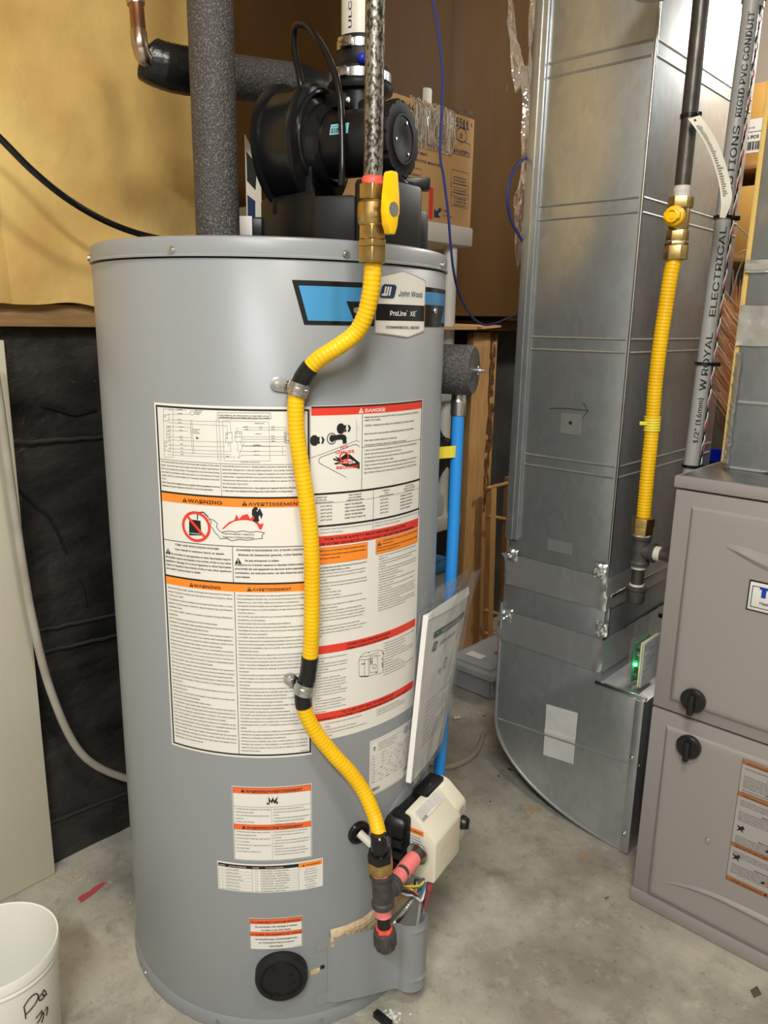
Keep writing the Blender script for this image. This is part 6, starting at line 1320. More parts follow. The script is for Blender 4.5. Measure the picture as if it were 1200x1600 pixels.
tband(zA0 - 0.006, zA1 + 0.010, 0.0048, coll, 3); tband(zB0 - 0.012, zB1 + 0.010, 0.0078, coll, 8)
for (px_, py_, s_) in ((936, 893, .03), (790, 962, .03), (938, 985, .028), (800, 868, .026)):
    o_ = at(px_, py_, Y=DY0 - 0.011); q = B(); q.sheet(lambda u, v: o_ + X1 * (s_ * (u - .5)) + Z1 * (s_ * 1.1 * (v - .5)) + Y1 * (0.007 * nz(u * 5 + px_, v * 4, 2) - 0.005 * nz(u * 11, v * 11 + px_) + 0.004 * (abs(2 * u - 1) ** 3 + abs(2 * v - 1) ** 3)), 9, 9, 0.0005); q.build('foil_crumple', M_foil, coll, sharp=60)
# curved boot turning into the furnace side
YB0, YB1 = DY0 - 0.006, DY1 + 0.004
XL, XR = -0.970, -0.598
zL = 0.205; zT = at(940, 1067, Y=YB0).z
arc = [(XL + (XR - 0.004 - XL) * (1 - math.cos(a_)), 0.003 + (zL - 0.003) * (1 - math.sin(a_))) for a_ in [PI / 2 * k / 22 for k in range(23)]]
outl = [(XL, zB0 + 0.006), (XL, zL)] + arc[1:] + [(XR, 0.003), (XR, zT - 0.012), (DX1 + 0.008, zT), (DX1 + 0.003, zB0 + 0.006)]
q = B(); q.prism(outl, V((0, YB1, 0)), X1, Z1, V((0, -1, 0)), YB1 - YB0, 0, 0.0012); boot = q.build('curved_boot', M_galv, du, label='boot with a quarter-round heel', sharp=25)
q = B(); q.tube([V((x, YB0 - 0.001, z)) for x, z in [(XL, 0.5), (XL, zL)] + arc[1:] + [(XR, 0.003)]], 0.0034, 8); q.build('edge_seam', M_galv, boot)
s0_, s1_ = at(778, 1123, Y=YB0), at(1000, 1197, Y=YB0); q = B(); q.tube([V((s0_.x, YB0, s0_.z)), V((s1_.x, YB0, s1_.z))], 0.0028, 8); q.build('cross_bead', M_galv, boot)
q = B(); q.box((XR - 0.018, YB0 - 0.010, 0.004), (XR + 0.002, YB0 + 0.001, zT - 0.006), 0.002); q.build('flange', M_galv, boot); q = B(); q.box((DX1 - 0.004, YB0 - 0.004, zT - 0.006), (XR + 0.004, YB0 + 0.002, zT + 0.003), 0.0015); q.build('top_flange', M_zinc, boot)
hexscrew(V((XR - 0.012, YB0 - 0.010, 0.05)), V((0, -1, 0)), 0.004, boot, M_zinc); hexscrew(V((XR - 0.012, YB0 - 0.010, 0.24)), V((0, -1, 0)), 0.004, boot, M_zinc)
c4 = [at(*p, Y=YB0 - 0.001) for p in ((854, 1100), (903, 1114), (896, 1194), (849, 1179))]
q = B(); q.sheet(lambda u, v: (c4[3] * (1 - u) + c4[2] * u) * (1 - v) + (c4[0] * (1 - u) + c4[1] * u) * v - Y1 * (0.0006 + 0.0022 * math.exp(-((v - .46) / .03) ** 2) + 0.0006 * nz(u * 4, v * 6)), 10, 30, 0.0006); q.build('paper_sticker', mat('grey_white_paper', s2l(206, 205, 200), 0.6, col2=s2l(180, 179, 174), nscale=18, namt=0.7), boot, sharp=80, label='blank wrinkled off-white sticker')
# right-hand side: recessed panel with bright folded edges
q = B(); q.box((DX1, DY0 + 0.012, zB0 - 0.02), (DX1 + 0.006, DY0 + 0.018, zA0), 0.001); q.box((DX1 + 0.001, DY0 + 0.012, zA0 + 0.02), (DX1 + 0.008, DY1, zA0 + 0.028), 0.002); q.build('side_flange', M_zinc, coll)
# bright reflector dish seen at the top of the frame
rc = at(1022, -14, Y=1.40); t = thing('lamp_shade', 'edge of a dark round lamp shade with pale rim at the top of the duct', 'lamp shade', rc)
q = B(); q.lathe([(0.040, 0), (0.046, 0.004), (0.044, 0.02), (0.02, 0.05), (0.012, 0.06), (0.012, 0.4)], rc, Z1, 32); q.build('shade', M_blkg, t); q = B(); q.lathe([(0.034, -0.001), (0.036, -0.004), (0.034, -0.006), (0.0001, -0.006)], rc, Z1, 32); q.build('diffuser', M_resin, t)
# ================================================================== FURNACE
FY = 1.363; FX0 = -0.532; FX1 = 0.03; FZ = 0.868
fu = thing('furnace', 'taupe grey steel furnace cabinet with two doors and black quarter-turn latches', 'furnace', (-0.25, 1.7, 0))
q = B(); q.box((FX0, FY + 0.012, 0.03), (FX1, FY + 0.70, FZ), 0.002); q.box((FX0 - 0.002, FY - 0.004, 0.001), (FX1, FY + 0.70, 0.032), 0.004); cab = q.build('cabinet', M_furn, fu)
q = B(); q.box((FX0 - 0.003, FY - 0.004, FZ + 0.001), (FX1, FY + 0.70, FZ + 0.023), 0.003); q.build('top_rim', M_furn, fu); q = B(); q.box((FX0 + 0.004, FY + 0.004, FZ + 0.020), (FX1 - .004, FY + 0.69, FZ + 0.0236), 0.001); q.build('top_panel', M_zinc, fu, label='bare bright metal top')
ZS = 0.4385
def fdoor_(name, z0, z1, lab, open_top=False):
    q = B(); q.box((FX0 + 0.001, FY - 0.001, z0), (FX1 - 0.001, FY + 0.014, z1), 0.003); d = q.build(name, M_furn, fu, label=lab)
    # raised field with rolled bevel
    m = 0.032; x0, x1, a, c_ = FX0 + m, FX1 - m, z0 + (0.004 if z0 < .1 else 0.022), z1 - 0.026
    q = B(); rim = [(x0, a), (x1, a), (x1, c_), (x0, c_)]
    def ring(d, y): return [q.bm.verts.new(V((x0 + d, y, a + d))), q.bm.verts.new(V((x1 - d, y, a + d))), q.bm.verts.new(V((x1 - d, y, c_ - d))), q.bm.verts.new(V((x0 + d, y, c_ - d)))]
    R_ = [ring(0, FY - 0.001), ring(0.003, FY - 0.004), ring(0.007, FY - 0.0075), ring(0.012, FY - 0.0085), ring(0.02, FY - 0.0085)]
    for A, C_ in zip(R_, R_[1:]):
        for k in range(4): q.face((A[k], A[(k + 1) % 4], C_[(k + 1) % 4], C_[k]))
    q.face(R_[-1]); q.build('raised_field', M_furn, d, sharp=50)
    return d
up_ = fdoor_('upper_door', ZS + 0.002, FZ - 0.002, 'upper door with raised field'); lo_ = fdoor_('lower_door', 0.033, ZS - 0.002, 'lower door with raised field')
FF = FY - 0.0085
def swoosh(pts, w0, w1, parent, dy, down=False):
    P_ = catmull([at(*p, Y=FF) for p in pts], 10); n_ = len(P_); q = B()
    def f(u, v):
        k = min(int(round(u * (n_ - 1))), n_ - 1); w = w0 + (w1 - w0) * u; p = P_[k]
        prof_ = math.sin(v * PI)
        if down: prof_ = v / 0.35 if v < 0.35 else 1 - (v - 0.35) / 0.65
        return V((p.x, FF + 0.0004 - dy * prof_ * min(1, u * 4, (1 - u) * 5), p.z + w * (v - .5)))
    q.grid(f, n_ - 1, 20); return q.build('embossed_arc', M_furn, parent, sharp=80)
swoosh([(1130, 851), (1150, 858), (1170, 867), (1190, 876), (1215, 885), (1260, 899), (1330, 916)], 0.012, 0.046, up_, 0.0045, True)
swoosh([(1030, 1379), (1055, 1381), (1085, 1388), (1115, 1399), (1145, 1413), (1175, 1428), (1210, 1446), (1260, 1470), (1330, 1500)], 0.006, 0.022, lo_, 0.0055)
for px_, py_, dr in ((1085, 1093, up_), (1078, 1165, lo_)):
    o_ = at(px_, py_, Y=FF); q = B(); ny = V((0, -1, 0)); q.lathe([(0.0215, 0), (0.0225, 0.003), (0.0225, 0.010), (0.0205, 0.0125), (0.0001, 0.0125)], o_, ny, 36)
    kn = q.build('latch_knob', M_knobb, dr, label='black quarter-turn latch')
    q = B(); q.obox(o_ + ny * 0.010, X1, ny, Z1, (-0.0055, 0, -0.026), (0.0055, 0.011, 0.014), 0.003); q.build('knob_grip', M_knobb, kn)
screw(at(1106, 1313, Y=FF), V((0, -1, 0)), 0.0052, lo_, M_chrome); 
# maker's plate
a = at(1168, 950, Y=FF); a2 = at(1171, 907, Y=FF); px0, pz0, pz1 = a.x, a.z - 0.0, a2.z
q = B(); q.box((px0 - 0.0025, FF - 0.002, pz0 - 0.0025), (px0 + 0.1525, FF + 0.001, pz1 + 0.0025), 0.0012); nb = q.build('name_plate_backing', M_ink, up_)
q = B(); q.box((px0, FF - 0.004, pz0), (px0 + 0.150, FF, pz1), 0.0015); npl = q.build('name_plate', M_white, nb, label='white name plate with navy outline')
P = Print(lambda s, t, l: V((px0 + s, FF - 0.004 - l, pz0 + t)), lift=0.0004); hh = pz1 - pz0
P.frame((0.0045, 0.0055), (0.1455, hh - 0.0055), 0.0013, M_dblueink)
P.rect((0.0165, 0.0390), (0.0310, 0.0435), M_blueink, 2); P.rect((0.0200, 0.0250), (0.0275, 0.0395), M_blueink, 2); P.rect((0.0330, 0.0250), (0.0400, 0.0435), M_blueink, 2); P.rect((0.0390, 0.0250), (0.0520, 0.0290), M_blueink, 2)
P.text('Heating', 0.0185, 0.0125, 0.0078, M_ink, lv=2); P.build('plate_print', up_)
# big warning label; dim light is put into its paper and ink colours
a = at(1161, 1184, Y=FF); b4 = at(1127, 1369, Y=FF); lx0, lz1, lz0 = a.x, a.z, b4.z - 0.0
q = B(); q.box((lx0, FF - 0.0006, lz0), (lx0 + 0.20, FF + 0.0004, lz1), 0.0); wl_ = q.build('warning_label', mat('dimmed_label_paper', s2l(164, 160, 156), 0.45), lo_, label='tall white warning label with orange bands, dim light put into its colours')
P = Print(lambda s, t, l: V((lx0 + s, FF - 0.0006 - l, lz0 + t)), lift=0.0004); LH = lz1 - lz0
P.frame((0, 0), (0.20, LH), 0.0006, M_ink)
for f0, t1, t2 in ((0.955, 'FIRE, EXPLOSION OR ELECTRICAL SHOCK HAZARD', ''), (0.700, 'INCENDIE, EXPLOSION OU CHOC ELECTRIQUE', ''), (0.285, 'RISQUE DE BRULURE', ''), (0.0, 'AVERTISSEMENT', '')):
    P.rect((0.0006, f0 * LH + 0.0006), (0.1994, f0 * LH + 0.0092), M_dorange, 1); P.tri(0.066, f0 * LH + 0.0022, 0.006, M_ink, 2); P.text('WARNING' if f0 > .8 else 'AVERTISSEMENT', 0.075, f0 * LH + 0.0024, 0.0050, bold=True, lv=3); P.text(t1, 0.008, f0 * LH + 0.0020, 0.0034, bold=True, lv=3, w=0.055)
WT = "Failure to follow safety warnings exactly could result in serious injury, death or property damage. Installation and service must be performed by a qualified service technician or the gas supplier. Before servicing, turn off all electrical power to the furnace. Turn off gas supply. Do not store or use flammable vapors or liquids near this or any other appliance. If you smell gas do not try to light any appliance. "
for y1_, y0_, hd in ((0.945, 0.915, ''), (0.885, 0.78, 'FIRE AND EXPLOSION HAZARD'), (0.775, 0.735, 'CARBON MONOXIDE'), (0.69, 0.62, ''), (0.60, 0.50, 'RISQUE D\'INCENDIE'), (0.40, 0.31, 'RISK OF SHOCK'), (0.27, 0.20, ''), (0.165, 0.075, 'MONOXYDE DE CARBONE')):
    if hd: P.text(hd, 0.045, y1_ * LH - 0.001, 0.0036, bold=True)
    P.para((WT * 3), 0.006, 0.194, y1_ * LH - 0.0025, y0_ * LH, 0.0026, 0.0042)
for fy in (0.845, 0.585, 0.365, 0.105):
    P.ring((0.075, fy * LH), 0.0062, 0.0012, M_redink, 3); P.line((0.071, fy * LH + .004), (0.079, fy * LH - .004), 0.0012, M_redink, 3); P.poly([(0.058, fy * LH - .003), (0.064, fy * LH - .003), (0.066, fy * LH + .003), (0.060, fy * LH + .001)], M_ink, 3); P.poly([(0.086, fy * LH - .003), (0.093, fy * LH - .003), (0.090, fy * LH + .004)], M_ink, 3)
for fy in (0.455, 0.215):
    P.poly([(0.006, fy * LH - .008), (0.010, fy * LH - .002), (0.006, fy * LH + .004), (0.012, fy * LH + .002), (0.017, fy * LH + .006), (0.020, fy * LH), (0.016, fy * LH - .002), (0.019, fy * LH - .008), (0.013, fy * LH - .004)], M_ink, 3)
P.build('label_print', wl_)
# plenum on the furnace
PX0, PY0 = -0.496, 1.497; PZ = FZ + 0.0238
pn = thing('supply_plenum', 'galvanized steel supply plenum with taped joints standing on the furnace top', 'plenum', (-0.25, 1.7, PZ))
q = B(); q.box((PX0, PY0, PZ), (FX1 - 0.02, PY0 + 0.52, 2.45), 0.002); pl_ = q.build('plenum_box', M_galv, pn)
q = B(); q.box((PX0 - 0.010, PY0 + 0.002, PZ + 0.01), (PX0 - 0.0005, PY0 + 0.05, 2.4), 0.002); q.build('insulation_edge', mat('yellow_liner_edge', s2l(222, 190, 110), 0.8, bump=(80, 0.5, 0.004)), pn, label='yellow insulation liner edge')
for z in (at(1165, 629, Y=PY0).z, at(1150, 735, Y=PY0).z + 0.004):
    q = B(); q.tube([V((PX0 + 0.01, PY0, z)), V((FX1 - 0.02, PY0, z))], 0.0035, 8); q.build('cross_bead', M_galv, pl_)
def pband(z0, z1, seed):
    q = B(); q.sheet(lambda u, v: V((PX0 - 0.006 + 0.50 * u, PY0 - 0.004 - 0.004 * nz(u * 14, v * 5, seed) - 0.002 * nz(u * 40, v * 12, seed), z0 + (z1 - z0) * v + 0.006 * nz(u * 9, seed))), 60, 8, 0.0006); q.build('foil_tape_band', M_foil, pl_, sharp=50)
pband(at(1170, 540, Y=PY0).z, at(1170, 477, Y=PY0).z, 2); pband(at(1190, 425, Y=PY0).z, at(1190, 405, Y=PY0).z, 6)
q = B(); q.sheet(lambda u, v: V((PX0 - 0.003 - 0.004 * nz(v * 30, u * 3), PY0 - 0.003 + 0.012 * u * -0.3 + 0.003 * nz(v * 60, u), PZ + 0.01 + (at(1165, 560, Y=PY0).z - PZ) * v)) + X1 * 0.010 * u, 3, 60, 0.0006); q.build('corner_tape', M_foil, pl_, sharp=50, label='crinkled foil tape on the corner')
q = B()
for k in range(5):
    o_ = at(1188 + k * 5, 738 + k, Z=PZ); q.sheet(lambda u, v: V((o_.x + 0.020 * (u - .5), o_.y + 0.012 * (v - .5), PZ + 0.002 + 0.006 * abs(nz(u * 3, v * 3 + k)))), 5, 5, 0.001)
tag(q.build('dry_leaf', M_leaf, loc=at(1195, 740, Z=PZ)), 'curled brown leaf scrap on the bare metal furnace top', 'leaf')
# gas supply to the furnace
tY = 1.42
tc_ = at(1000, 862, Y=tY); tax = V((tc_.x, tc_.y, 0)); tw = math.hypot(tc_.x, tc_.y)
def fz(px, py, ax_=None):
    a_ = ax_ or tax; v = ray(px, py); return (EYE + v * (math.hypot(a_.x, a_.y) / math.hypot(v.x, v.y))).z
ft_ = thing('furnace_gas_tee', 'black iron tee with capped drip leg feeding the furnace side', 'pipe tee', tax)
zt0, zt1, zt2, zt3 = fz(1000, 836), fz(995, 882), fz(992, 914), fz(988, 938)
q = B(); q.lathe([(0.012, zt0), (0.0195, zt0), (0.020, zt0 - 0.004), (0.019, zt0 - 0.008), (0.0172, zt0 - 0.010), (0.0172, zt1 + 0.010), (0.019, zt1 + 0.008), (0.020, zt1 + 0.004), (0.019, zt1), (0.012, zt1)], tax, segs=28)
zm = (zt0 + zt1) / 2; q.lathe([(0.0160, 0), (0.0160, 0.022), (0.019, 0.024), (0.0195, 0.030), (0.012, 0.031)], tax + Z1 * zm, X1, 24); q.build('tee_body', M_cast, ft_)
q = B(); q.lathe([(0.0125, 0.028), (0.0125, -0.532 - tax.x + 0.02)], tax + Z1 * zm, X1, 20); nb2 = q.build('side_nipple', M_iron, ft_); collar_ = B(); collar_.lathe([(0.0125, 0.030), (0.0145, 0.031), (0.0142, 0.040), (0.0125, 0.042)], tax + Z1 * zm, X1, 20); collar_.build('white_sealant', M_dope, nb2)
q = B(); q.lathe([(0.0125, zt3), (0.0125, zt1)], tax, segs=20); nb3 = q.build('drip_nipple', M_iron, ft_); collar(zt1 - 0.007, zt1, 0.0142, M_dope, 'white_sealant', nb3, tax); collar(zt2 - 0.004, zt2 + 0.004, 0.0142, M_dope, 'white_sealant', nb3, tax)
q = B(); q.lathe([(0.0001, zt3 - 0.004), (0.0145, zt3 - 0.003), (0.0175, zt3 + 0.002), (0.0175, zt2 - 0.008), (0.0205, zt2 - 0.007), (0.0205, zt2 - 0.002), (0.014, zt2)], tax, segs=28); q.build('drip_cap', M_cast, ft_)
collar(zt0 - 0.001, zt0 + 0.005, 0.0175, M_dope, 'white_sealant', ft_, tax)
yh = thing('furnace_gas_hose', 'yellow ribbed gas hose running from brass valve to the furnace tee', 'gas hose', tax)
HD = math.hypot(tax.x, tax.y) ; FD = tax.dot(Fw)
zn_ = fz(1003, 820)
q = B(); q.hexa(V((tax.x, tax.y, fz(1001, 834))), Z1, 0.0205, fz(1003, 822) - fz(1001, 834), 0, 0.001, 0.2); q.hexa(V((tax.x, tax.y, fz(1003, 822))), Z1, 0.0225, fz(1005, 808) - fz(1003, 822), 0, 0.0015, 0.2); q.build('brass_nut', M_brass, yh)
path = [at(1005, 812, D=FD), at(1008, 780, D=FD), at(1012, 735, D=FD), at(1017, 690, D=FD), at(1020, 650, D=FD), at(1024, 600, D=FD - .005), at(1031, 540, D=FD - .01), at(1040, 480, D=FD - .015), at(1048, 430, D=FD - .02), at(1055, 400, D=FD - .02)]
hpth = resample(catmull(path, 8), 0.0013)
q = B(); q.tube(hpth, [0.0132 + 0.00045 * math.sin(2 * PI * k * 0.0013 / 0.0062) for k in range(len(hpth))], 18); q.build('hose', M_yel, yh, sharp=85)
def hid2(px, py): v = ray(px, py); return min(range(len(hpth)), key=lambda i: ((hpth[i] - EYE).cross(v)).length)
i_ = hid2(1019, 662); sg = hpth[i_ - 11:i_ + 11]; q = B(); q.tube(sg, [0.0150 + 0.0006 * math.sin(k * 1.6) for k in range(len(sg))], 20); c_ = hpth[i_]; q.obox(c_ - Rt * 0.020 - Fw * 0.006, Rt, Fw, Z1, (-0.006, -0.002, -0.003), (0.008, 0.002, 0.004), 0.001); q.build('tape_wrap', M_ytape, yh, label='band of pale yellow tape')
vax_ = hpth[-1]; vtop = at(1064, 345, D=FD - .02); vd = Z1
vx_ = V((vax_.x, vax_.y, 0))
gpf = thing('furnace_gas_pipe', 'black steel gas pipe with brass valve and yellow knob in front of the bright duct', 'gas pipe', vx_)
def fz2(py, px=1060): return fz(px, py, vx_)
top = at(1078, 0, D=FD - .02)
dirp = Z1
q = B(); q.hexa(V((vax_.x, vax_.y, fz2(406))), Z1, 0.0215, fz2(384) - fz2(406), 0, 0.0015, 0.3); q.hexa(V((vax_.x, vax_.y, fz2(384))), Z1, 0.0205, fz2(378) - fz2(384), 0, 0.001, 0.5); q.build('brass_nut', M_brass, yh)
collar(fz2(380), fz2(372), 0.0165, M_dope, 'white_sealant', gpf, vx_)
h1_, h0_ = fz2(308), fz2(376); dh = h1_ - h0_
q = B(); q.hexa(vx_ + Z1 * h0_, Z1, 0.0195, 0.24 * dh, 0, 0.001, 0.4); q.lathe([(0.0150, h0_ + .22 * dh), (0.0175, h0_ + .30 * dh), (0.0175, h0_ + .72 * dh), (0.0150, h0_ + .78 * dh)], vx_, segs=26); q.hexa(vx_ + Z1 * (h0_ + .74 * dh), Z1, 0.0215, 0.26 * dh, 0, 0.001, 0.4); vb2 = q.build('ball_valve', M_brass, gpf, label='brass ball valve')
kd = (-Fw * 0.80 - Rt * 0.60).normalized(); ko = vx_ + Z1 * (h0_ + .52 * dh)
q = B(); q.lathe([(0.010, 0.014), (0.0165, 0.018), (0.0175, 0.021), (0.0175, 0.030), (0.016, 0.033), (0.0125, 0.034), (0.0115, 0.044), (0.0085, 0.045), (0.0065, 0.040), (0.0001, 0.040)], ko, kd, 24); kz = kd.cross(Z1); q.obox(ko + kd * 0.034, kd, kz, Z1, (0, -0.014, -0.006), (0.009, 0.014, 0.006), 0.002); q.build('yellow_knob', M_yel2, gpf, label='round yellow valve knob')
collar(fz2(309), fz2(291), 0.0148, M_dope, 'white_sealant', gpf, vx_)
q = B(); pz0 = fz2(300); zq = [pz0 + (2.45 - pz0) * k / 24 for k in range(25)]
q.lathe([(0.0135, z) for z in zq], vx_, segs=24); q.build('pipe', M_iron, gpf, label='glossy black steel pipe')
zz = fz(1072, 182, vx_); q = B(); q.lathe([(0.0136, zz - .003), (0.0155, zz - .003), (0.0155, zz + .003), (0.0136, zz + .003)], vx_, segs=24); hd = at(1098, 186, D=FD - .05); q.obox(vx_ + Z1 * zz + (Rt * .6 - Fw * .8) * 0.0165, Rt, Fw, Z1, (-0.003, -0.004, -0.004), (0.005, 0.004, 0.004), 0.001); zt_ = q.build('cable_tie', M_blkg, gpf, label='black cable tie')
# hanging strip tag
tgp = [at(1080, 184, D=FD - .055), at(1092, 200, D=FD - .055), at(1106, 222, D=FD - .05), at(1118, 250, D=FD - .045), at(1128, 285, D=FD - .04), at(1131, 315, D=FD - .04), at(1127, 340, D=FD - .035)]
cpts = catmull(tgp, 6); q = B(); n_ = len(cpts)
wv = [at(1094, 183, D=FD - .055) - at(1080, 188, D=FD - .055)]
def ft2(u, v):
    kf = u * (n_ - 1); k = min(int(kf), n_ - 2); p = cpts[k].lerp(cpts[k + 1], kf - k); w = 0.0135 * (1 if u < .8 else 1 - (u - .8) * 2.2)
    return p + (Rt * 0.92 + Z1 * 0.30 * (1 - u)) * w * (v * 2 - 0.5) * 0.85 + Fw * 0.004 * v
q.sheet(ft2, n_ - 1, 4, 0.0004)
tgt = tag(q.build('paper_tag', M_manila, loc=tgp[0], sharp=80), 'long curling off-white printed strip tied to the black pipe', 'tag', )
P = Print(lambda s, t, l: ft2(min(1, t), s) - Fw * (l + 0.0010), lift=0.0006)
for k in range(34):
    u = 0.13 + k * 0.0195; P.rect((0.15, u), (0.15 + 0.65 * (0.4 + 0.6 * abs(nz(k * 1.7, 3))), u + 0.006), M_gink if k > 3 else M_blueink, 1)
P.rect((0.30, 0.035), (0.46, 0.06), M_ink, 1); P.build('tag_print', tgt)
# electrical conduit
cA, cB2 = at(1172, 20, X=-0.575), at(1078, 740, X=-0.575)
cdir = (cA - cB2).normalized(); ctop = cB2 + cdir * ((2.45 - cB2.z) / cdir.z); cbot = cB2 - cdir * ((cB2.z - 0.45) / cdir.z)
cd_ = thing('conduit', 'grey plastic electrical conduit with printed lettering beside the furnace', 'conduit', cbot)
q = B(); q.tube([cB2 - cdir * 0.03, cB2.lerp(ctop, .33), cB2.lerp(ctop, .66), ctop], 0.0145, 24); pc = q.build('pipe', M_conduit, cd_)
q = B(); bl_ = at(1062, 790, X=-.575); q.tube([cB2 - cdir * 0.02, cB2 - cdir * 0.2, cbot], 0.0135, 20); q.build('lower_pipe', M_blk, cd_, label='black lower length')
q = B(); jz = at(1176, 14, X=-.575); q.tube([jz, jz + cdir * 0.012], 0.0185, 20); q.tube([jz + cdir * .012, jz + cdir * 0.09], 0.021, 20); q.build('coupling', M_conduit, cd_)
ce1 = (Rt - cdir * Rt.dot(cdir)).normalized(); ce2 = cdir.cross(ce1)
if ce2.dot(Fw) > 0: ce2 = -ce2
def ctext(parent, base_px, txt, hcap, length_px, ang=-20, m=None, wire=False, bold=False):
    s0_ = at(*base_px, X=-0.575); s0 = (s0_ - cB2).dot(cdir); s1 = (at(*length_px, X=-0.575) - cB2).dot(cdir); a0 = math.radians(ang)
    def pl(s, t, l):
        a2 = a0 - t / 0.0145
        return cB2 + cdir * s + (ce1 * math.sin(a2) + ce2 * math.cos(a2)) * (0.0145 + l)
    P = Print(pl, lift=0.0010); P.text(txt, s0, -hcap / 2, hcap, m or M_ink, bold, w=s1 - s0); P.build('printed_text', parent)
ctext(pc, (1082, 692), '1/2" (16mm)', 0.0115, (1092, 620)); ctext(pc, (1096, 610), 'W', 0.0150, (1098, 592), bold=True); ctext(pc, (1099, 588), 'ROYAL', 0.0150, (1108, 520)); ctext(pc, (1111, 497), 'ELECTRICAL', 0.0150, (1130, 356)); ctext(pc, (1133, 340), 'SOLUTIONS', 0.0150, (1150, 200)); ctext(pc, (1151, 188), 'RIGID PVC CONDUIT', 0.0135, (1174, 25))
for px_, py_ in ((1130, 340), (1096, 568), (1080, 728)):
    o_ = at(px_, py_, X=-0.575); s_ = (o_ - cB2).dot(cdir); o_ = cB2 + cdir * s_; q = B(); q.tube([o_ - cdir * .0025, o_ + cdir * .0025], 0.0180, 20); q.obox(o_ + ce1 * 0.020, ce1, ce2, cdir, (-0.004, -0.005, -0.004), (0.010, 0.005, 0.004), 0.001); q.build('cable_tie', M_blkg, cd_, label='black cable tie')
o_ = at(1030, 955, X=-.575)
for s_ in (0.30,): q = B(); q.tube([cB2 - cdir * s_, cB2 - cdir * (s_ + .005)], 0.0175, 20); q.obox(cB2 - cdir * s_ - ce1 * .018, ce1, ce2, cdir, (-0.008, -0.005, -0.004), (0.004, 0.005, 0.004), 0.001); q.build('cable_tie', M_blkg, cd_, label='black cable tie')
for k_, (off, m) in enumerate(((0.0185, M_wires[5]), (0.0195, M_redscrap), (0.0180, M_blk))):
    q = B(); q.tube([cB2 + cdir * (-0.02 + 0.9 * t / 60) + ce1 * (off + 0.0012 * math.sin(t * 2.1 + k_ * 2)) + ce2 * (0.004 * math.cos(t * 2.1 + k_ * 2.1)) for t in range(61)], 0.0013, 6); q.build('thermostat_wire', m, cd_)
# alarm box on the boot ledge
lb0 = zT + 0.004
Lx0, Lx1 = at(978, 1072, Y=1.512).x, at(997, 1077, Y=1.512).x + 0.0015; Ly0, Ly1 = 1.512, 1.600; Lz1 = at(1001, 1003, Y=1.512).z
al = thing('alarm_box', 'small clear case with glowing green light standing on the duct ledge', 'electronic device', ((Lx0 + Lx1) / 2, 1.55, lb0))
q = B(); q.box((Lx0, Ly0, lb0), (Lx1, Ly1, Lz1), 0.002); q.build('clear_case', M_clear3, al, label='clear plastic case')
q = B(); q.box((Lx0 + 0.006, Ly0 + 0.006, lb0 + 0.008), (Lx0 + 0.009, Ly1 - .006, Lz1 - 0.010), 0.0006); pcb = q.build('circuit_board', M_pcb, al, label='green circuit board')
rnd = random.Random(11)
for k in range(16):
    z = lb0 + 0.012 + k * (Lz1 - lb0 - 0.03) / 16; w = 0.004 + 0.007 * rnd.random()
    q = B(); q.box((Lx0 + 0.009, Ly0 + 0.007 + 0.01 * rnd.random(), z), (Lx0 + 0.009 + w, Ly0 + 0.016 + 0.012 * rnd.random(), z + 0.004 + 0.003 * rnd.random()), 0.0006); q.build('component', rnd.choice([M_pcb, M_knobb, M_pcb, M_zinc]), pcb)
q = B(); q.ball(V((Lx0 + 0.013, Ly0 + 0.007, (lb0 + Lz1) / 2 - 0.004)), 0.0034); q.build('green_light', M_led, pcb, label='lit green light')
ll = bpy.data.lights.new('alarm_led_light', 'POINT'); ll.energy = 0.012; ll.color = (0.1, 1.0, 0.45); ll.shadow_soft_size = 0.003; lo = bpy.data.objects.new('alarm_led_light', ll); lo.location = (Lx0 + 0.013, Ly0 + 0.0025, (lb0 + Lz1) / 2 - 0.004); COL.objects.link(lo)
q = B(); q.box((Lx1 - 0.0065, Ly0 + 0.003, lb0 + 0.004), (Lx1 - 0.003, Ly1 - .003, Lz1 - 0.004)); q.build('cream_backing', mat('cream_card', s2l(236, 236, 186), 0.6), al, label='cream inner backing')
q = B(); q.box((Lx1 - 0.0005, Ly0 + 0.003, lb0 + 0.003), (Lx1 + 0.0008, Ly1 - .002, Lz1 - 0.003)); lbl = q.build('white_label', mat('bright_label_paper', s2l(246, 246, 246), 0.4), al, label='white printed label')
P = Print(lambda s, t, l: V((Lx1 + 0.0008 + l, Ly0 + 0.004 + s, lb0 + 0.004 + t)), lift=0.0004); HL = Lz1 - lb0 - 0.008
for k, (t, x, y, b5) in enumerate((('MULTI-FUNCTION', .004, .93, 1), ('AIR ALARM', .004, .88, 1), ('Mount on duct as shown', .004, .83, 1), ('24 VAC 50/60 Hz', .030, .79, 0), ('CLASS 2', .030, .75, 0), ('LED PATTERNS', .004, .66, 1), ('Steady on - normal operation', .018, .60, 0), ('One flash - service required', .012, .56, 0), ('Two flashes - replace filter', .010, .52, 0), ('Three flashes - call dealer', .014, .47, 0), ('No light - check power', .010, .43, 0), ('Test monthly:', .004, .34, 1), ('press button', .004, .30, 0), ('until light flashes', .004, .22, 0), ('then release it', .004, .18, 0), ('Made in Canada', .004, .12, 0), ('Keep dry. Do not cover.', .004, .06, 0), ('Pat. pend.', .004, .02, 0))): P.text(t, x, y * HL, 0.0034 if b5 else 0.0028, bold=bool(b5), maxw=0.078 - x)
P.build('label_print', lbl)
